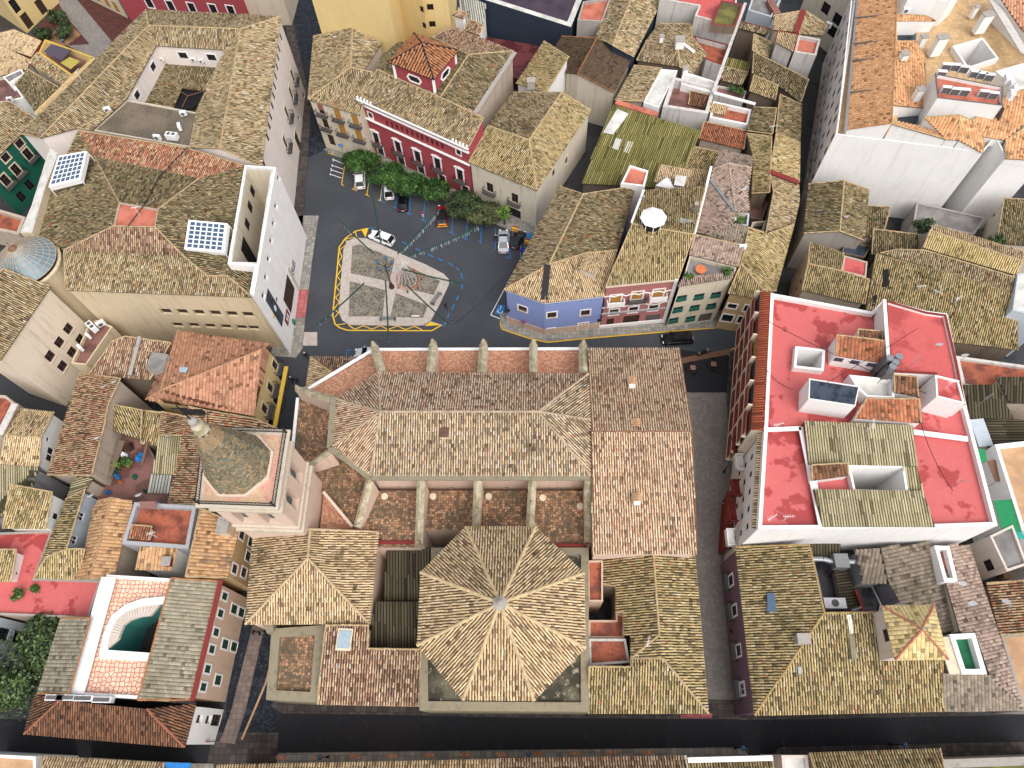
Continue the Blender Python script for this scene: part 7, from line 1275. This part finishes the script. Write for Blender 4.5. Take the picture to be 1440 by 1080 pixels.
# ---- air conditioners
def ac(px,py,z,deg,label,group,s=1.,big=False,dark=False):
    p=P(px,py,z); t=empty('air_conditioner',p,label,'air conditioner',group,math.radians(deg)); w,d,h=(.95*s,.4*s,.75*s) if not big else (1.9*s,.9*s,1.1*s); mb=MB(); mb.box((-w/2,-d/2,0),(w/2,d/2,h)); inst('casing',mb.mesh('casing',['acwhite']),t,None,local=True)
    if dark: mb=MB(); mb.box((-w/2+.05,-d/2-.02,.05),(w/2-.05,-d/2,h-.05)); inst('grille',mb.mesh('grille',['acgrey']),t,None,local=True)
    else:
        for k in ((-.22,.22) if big==True and label[:12]!='large white ' else (0,)):
            mb=MB(); mb.lathe((k*w,0,h),[(d*.36,0),(d*.36,.03),(d*.1,.04)],14) if big else mb.tube((-.1*w,-d/2-.015,h*.5),(-.1*w,-d/2,h*.5),h*.36,14); inst('fan_grille',mb.mesh('fan_grille',['acgrey']),t,None,local=True)
    for k in(-1,1): mb=MB(); mb.box((k*w*.4-.04,-d/2,-.12),(k*w*.4+.04,d/2,0)); inst('foot',mb.mesh('foot',['iron']),t,None,local=True)
GA='air conditioners on the palace terrace'
ac(153,157,14.6,20,'white unit on the tiles at the left corner of the brown terrace',GA,1.1); ac(259,162,14.6,15,'white unit at the upper right corner of the brown terrace',GA,1.0); ac(254,181,14.6,-70,'white unit tilted on the right edge of the brown terrace',GA,1.1); ac(223,196,14.6,-8,'low white unit at the lower edge of the brown terrace',GA,1.1); ac(244,195,14.6,-8,'big twin fan unit at the lower right of the brown terrace',GA,.9,True)
for x,y,l in ((241,81,'unit left of the courtyard window'),(273,86,'unit centred between the courtyard windows'),(284,88,'unit just left of the right courtyard window'),(228,86,'unit in the corner of the white courtyard')): ac(x,y,12.2,0,'white wall '+l,'air conditioners in the white courtyard',.8)
GB='air conditioners on the red balcony terrace'
ac(132,462,6.6,-40,'large twin fan unit at the top of the red balcony terrace',GB,.9,True); ac(144,457,6.6,40,'pale unit in the upper corner of the red balcony terrace',GB,1.2); ac(126,474,6.6,-40,'small white unit in the middle of the red balcony terrace',GB,.9); ac(115,491,6.6,-40,'small white unit low on the red balcony terrace',GB,1)
GC='air conditioners on the white penthouse roof'
pc=lambda x,y:(1280+x/9,60+y/9)
for i,(x,y) in enumerate(((430,340),(540,345),(650,370),(780,430),(880,450),(970,470),(1190,500),(1250,560),(1290,630),(1250,700),(430,630),(540,650),(660,660),(900,680),(1020,700),(370,430))):
    a,c=pc(x,y); row='rear edge' if i<6 else ('right side' if i<10 else ('front edge' if i<15 else 'left corner')); k=('first','second','third','fourth','fifth','sixth')[i if i<6 else (i-6 if i<10 else (i-10 if i<15 else 0))]
    ac(a,c,18.75,-8 if i<6 or i>9 else 80,f'{k} dark grilled unit from the left along the {row} of the penthouse roof' if row!='left corner' else 'small unit in the left corner of the penthouse roof',GC,1.35,False,True)
ac(1168,851,6.2,0,'large white unit in the dark service yard','yard units',1.3,True); ac(1273,18,16.9,0,'white unit beside the white stair block wall',None,1.1); ac(1322,305+0,5.2,0,'unit on the low grey flat roof',None,.8) if False else None
ac(1028,313,9.8,0,'white unit on the floor of the small planted patio',None,1.2); ac(1043,350,12,0,'white unit at the edge of the pink tiled roof',None,1.1); ac(10,150,8,10,'pair unit on the whitewashed terrace','units on the whitewashed terrace',1); ac(16,142,8,10,'upper unit on the whitewashed terrace','units on the whitewashed terrace',1)
ac(1164,38,9,-45,'unit hung between two dark windows of the pale flats',None,1.1)
# ---- aerials and dishes
def antenna(px,py,z,h,deg,label,pale=True):
    p=P(px,py,z); t=empty('tv_aerial',p,label,'aerial','television aerials on the roofs',math.radians(deg)); m_='trim' if pale else 'zinc'; mb=MB(); h*=.75; mb.tube((0,0,0),(0,0,h),.03,5); inst('mast',mb.mesh('mast',[m_]),t,None,local=True); mb=MB(); mb.tube((-.5,0,h-.1),(.65,0,h+.1),.022,4)
    for k in range(7): x=-.45+k*.17; mb.tube((x,-.24+.015*k,h-.1+.03*k),(x,.24-.015*k,h-.1+.03*k),.013,4)
    inst('yagi',mb.mesh('yagi',[m_]),t,None,local=True)
for x,y,z,h,d,l,pl in ((115,113,16,2.2,60,'pale aerial on the narrow outer roof slope of the palace',1),(908,906,9.6,2.4,70,'white aerial on the tan wing east of the octagon',1),(1296,884,16,1.6,10,'dark aerial at the tip of the yellow turret roof',0),(1196,860,7,2.2,20,'white aerial in the service yard',1),(1432,728,7,3,20,'tall white aerial over the green awning',1),(1372,572,8.6,4,30,'long grey aerial mast over the dark tin roofs',0),(1289,410,8.6,1.8,0,'white aerial in the middle of the long moss roof',1),(1341,427,8.4,1.8,40,'tilted white aerial on the long moss roof',1),(1314,416,8.5,1.4,-40,'small white aerial beside the first on the long moss roof',1),(1274,520,18,3.4,50,'grey aerial mast beside the flue group',0),(1326,549,18,3,0,'dish mast aerial by the small red roof box',1),(243,622,8,2.4,45,'wire aerial on the olive tin roof of the yard',0),(151,30+50,9,1.5,0,'x',0),(222,756,9.4,2.6,10,'pale blue aerial on the rust terrace',1),(900,48,10.2,2.4,20,'aerial on the ridge beside the dark alley',0),(1216,608,15.8,3.2,80,'aerial above the olive sheet roof',1),(1102,732,15,2.2,0,'white aerial at the lower edge of the left red roof',1),(1080,733,15,2,30,'second white aerial at the lower left corner of the red roof',1),(1089,604,15.4,2,10,'aerial at the parapet between the red roofs',1),(1340,705-20,15.6,3,-30,'long mast lying over the right red roof',0),(1084,185,9.4,1.5,0,'tiny white aerial on the flat grey moss roof',1),(1043,275,11.5,2,30,'white aerial on the pinkish tiled roof',1),(197,303,17,2.2,0,'pale aerial mast on the civic hall ridge terrace',1),(57,680,7,2.4,0,'wire aerial by the white gable',0),(1401,858,8,3.4,70,'leaning grey aerial on the brown streaked roof',0),(1148,302,9.2,1.2,0,'small vent aerial on the orange patched gable',0)):
    if l!='x': antenna(x,y,z,h,d,l,bool(pl))
def dish(px,py,z,label,r=.42,deg=200):
    p=P(px,py,z); t=empty('satellite_dish',p,label,'satellite dish','satellite dishes on the roofs',math.radians(deg)); mb=MB(); mb.lathe((0,0,0),[(.02,.0),(r*.6,.05),(r,.17)],16); o=inst('reflector',mb.mesh('reflector',['acwhite']),t,None,local=True); o.rotation_euler=(math.radians(48),0,0); o.location=(0,0,.7); mb=MB(); mb.tube((0,0,0),(0,0,.7),.035,5); inst('mast',mb.mesh('mast',['zinc']),t,None,local=True)
for x,y,z,l in ((165,541,10,'white dish on the parapet at the top of the orange patched roof'),(141,620,10.6,'dish on the white coping beside the yard'),(132,701,8.6,'small dish at the top of the pale blue wall'),(199,700,9.6,'dish beside the dark brown awning of the rust terrace'),(1188,278+32,9.6,'white dish on the gable house chimney'),(1317,490,17.9,'white dish on the bright red upper roof'),(1353,505,15.8,'dish at the right parapet of the red roofs'),(511,151,11,'round white dish on the ochre blind house roof'),(472,58,12,'pale dish high on the corner house roof'),(1410,849,8,'white disc dish on the wall right of the flats'),(903,280+2,13,'dish near the white octagonal lantern'),(150,548,9.6,'oval dish lying on the orange patched tiles'),(1349,888-64,10.6,'white dish on the grey pink roof slope'),(1363,857-69+64,10.6,'round ring dish on the grey pink roof')): dish(x,y,z,l)
# ---- awnings, clutter
def awning(px,z,mat,label,slope=.5,name='awning'):
    V=[P(x,y,z-(slope if i>1 else 0)) for i,(x,y) in enumerate(px)]; t=empty(name,V[0]*[1,1,0]+[0,0,z-slope],label,'awning'); mb=MB(); n=len(V); W2=V if area2(V)>0 else V[::-1]; mb.add([v for v in W2]+[v-[0,0,.06] for v in W2],[tuple(range(n)),tuple(range(n,2*n))[::-1]]+[(i,n+i,n+(i+1)%n,(i+1)%n) for i in range(n)]); mb.obj('canopy_sheet',[mat],t)
    mb=MB(); 
    for v in V: mb.tube(v-[0,0,.06],v*[1,1,0]+[0,0,max(0,z-slope-3)],.04,5)
    mb.obj('frame',['zinc'],t)
awning([(1397,704),(1423,702),(1441,748),(1409,745)],9.5,'awngreen','bright green flat awning beside the red roofed block',.1); awning([(1408,745),(1445,746),(1445,757),(1411,760)],9.2,'awnteal','teal awning edge just below the bright green awning',.3); awning([(1371,630),(1386,632),(1388,648),(1378,652)],9.3,'awngreen','dark green awning at the top of the side gap',.3)
awning([(1388,648),(1402,646),(1413,675),(1400,678)],8.9,'rust','brown and orange striped awning in the narrow side gap',.4)
awning([(196,705),(220,705),(220,715),(197,714)],10.6,'redyard','dark brown awning at the top of the rust terrace',.2); awning([(950,246),(966,248),(962,262),(948,260)],12.2,'whiteflat','flat cream awning on the roof of the rose house',.2)
p=P(937,258,11.4); t=empty('parasol_tent',p,'pointed white tent canopy on the roof behind the lantern','tent'); mb=MB(); C=[P(x,y,11.4) for x,y in((922,261),(935,264),(949,266),(942,252),(932,252))]; ap_=P(938,249,13); n=len(C); mb.add(C+[ap_],[(i,(i+1)%n,n) for i in range(n)]); mb.obj('canvas',['acwhite'],t); mb=MB(); mb.tube(ap_,ap_-[0,0,1.6],.05,6); mb.obj('pole',['zinc'],t)
# service duct in yard
p0=P(1141,786,8.6);p1=P(1172,790,8.6); t=empty('ventilation_duct',p0,'thick silver ventilation pipe with a boxy fan unit over the service yard','duct'); mb=MB(); mb.tube(p0,p0*.5+p1*.5+[0,.1,.2],.3,12); mb.tube(p0*.5+p1*.5+[0,.1,.2],p1,.3,12); mb.tube(p1+[1.4,0,0],p1+[2.6,0,0],.28,12); mb.obj('pipe',['zinc'],t,smooth=False); mb=MB(); mb.box((p1[0]-.1,p1[1]-.8,7.9),(p1[0]+1.5,p1[1]+.8,9.3)); mb.obj('fan_box',['leadgrey'],t)
# yard clutter
for x,y,m_,l,s_ in ((196,643,'plastic_blue','bright blue tarpaulin heap in the cluttered yard',.8),(188,670,'plastic_green','long dark green parasol lying in the yard',.4),(165,669,'plastic_blue','small blue crate heap by the overgrown shrub',.5),(160,662,'plastic_green','turquoise tub in the cluttered yard',.4),(176,640,'acwhite','heap of white chairs in the cluttered yard',.6),(152,692,'plastic_blue','light blue basin at the yard bottom',.35),(183,628,'darkwood','dark wooden junk piled in the upper yard corner',.7),(170,678,'terraorange','orange flower pots along the yard wall',.4),(205,690,'darkgreen','dark green plant tubs near the tin lean-to',.4)):
    p=P(x,y,5.9); mb=MB(); 
    for k in range(5): a=random.uniform(0,6.3);r=random.uniform(0,s_*.6); q=p+[r*math.cos(a),r*math.sin(a),0]; mb.lathe(q+[0,0,-.35],[(s_*.45,0),(s_*random.uniform(.3,.5),.3),(s_*.2,.5+.1*k),(.05,.6+.1*k)],7,0,a)
    o=mb.obj('yard_item',[m_],None,loc=p*[1,1,0]+[0,0,5.4]); tag(o,l,'clutter')
# overhead cables on red roofs
for a,c,za,zb_,l in (((1080,452),(1320,560),17.5,16.5,'pair of black overhead cables crossing the red roofs'),((1078,520),(1115,548),15.6,15.6,'thin black cable on the left red roof'),((1150,545),(1290,462),19.5,18.5,'thin cable slung over the tiled roof hut'),((700,398),(640,455),8,8,'thin cable over the plaza road'),((418,140),(500,152),9,9,'thin wire crossing the cobbled street'),((1295,595),(1340,690),16.6,15.6,'thin wire over the right red roof')):
    A=P(*a,za);B=P(*c,zb_); mb=MB(); pr=A
    for i in range(1,11): f=i/10; q=A*(1-f)+B*f-[0,0,2.4*f*(1-f)]; mb.tube(pr,q,.035,4); pr=q
    o=mb.obj('overhead_cable',['iron'],None,loc=A); tag(o,l,'cable')
# roof cables on civic hall
mb=MB(); pts=[(264,207),(243,228),(222,252),(205,285),(180,318)]; pr=None
for i,(x,y) in enumerate(pts):
    q=P(x,y,[15.9,15.3,15.6,17.15,17.1][i]+.12)
    if pr is not None: mb.tube(pr,q,.07,5)
    pr=q
o=mb.obj('roof_cable',['blacktar'],None,loc=P(264,207,15.9)); tag(o,'thick black cables snaking over the civic hall roof to the red terrace','cable')
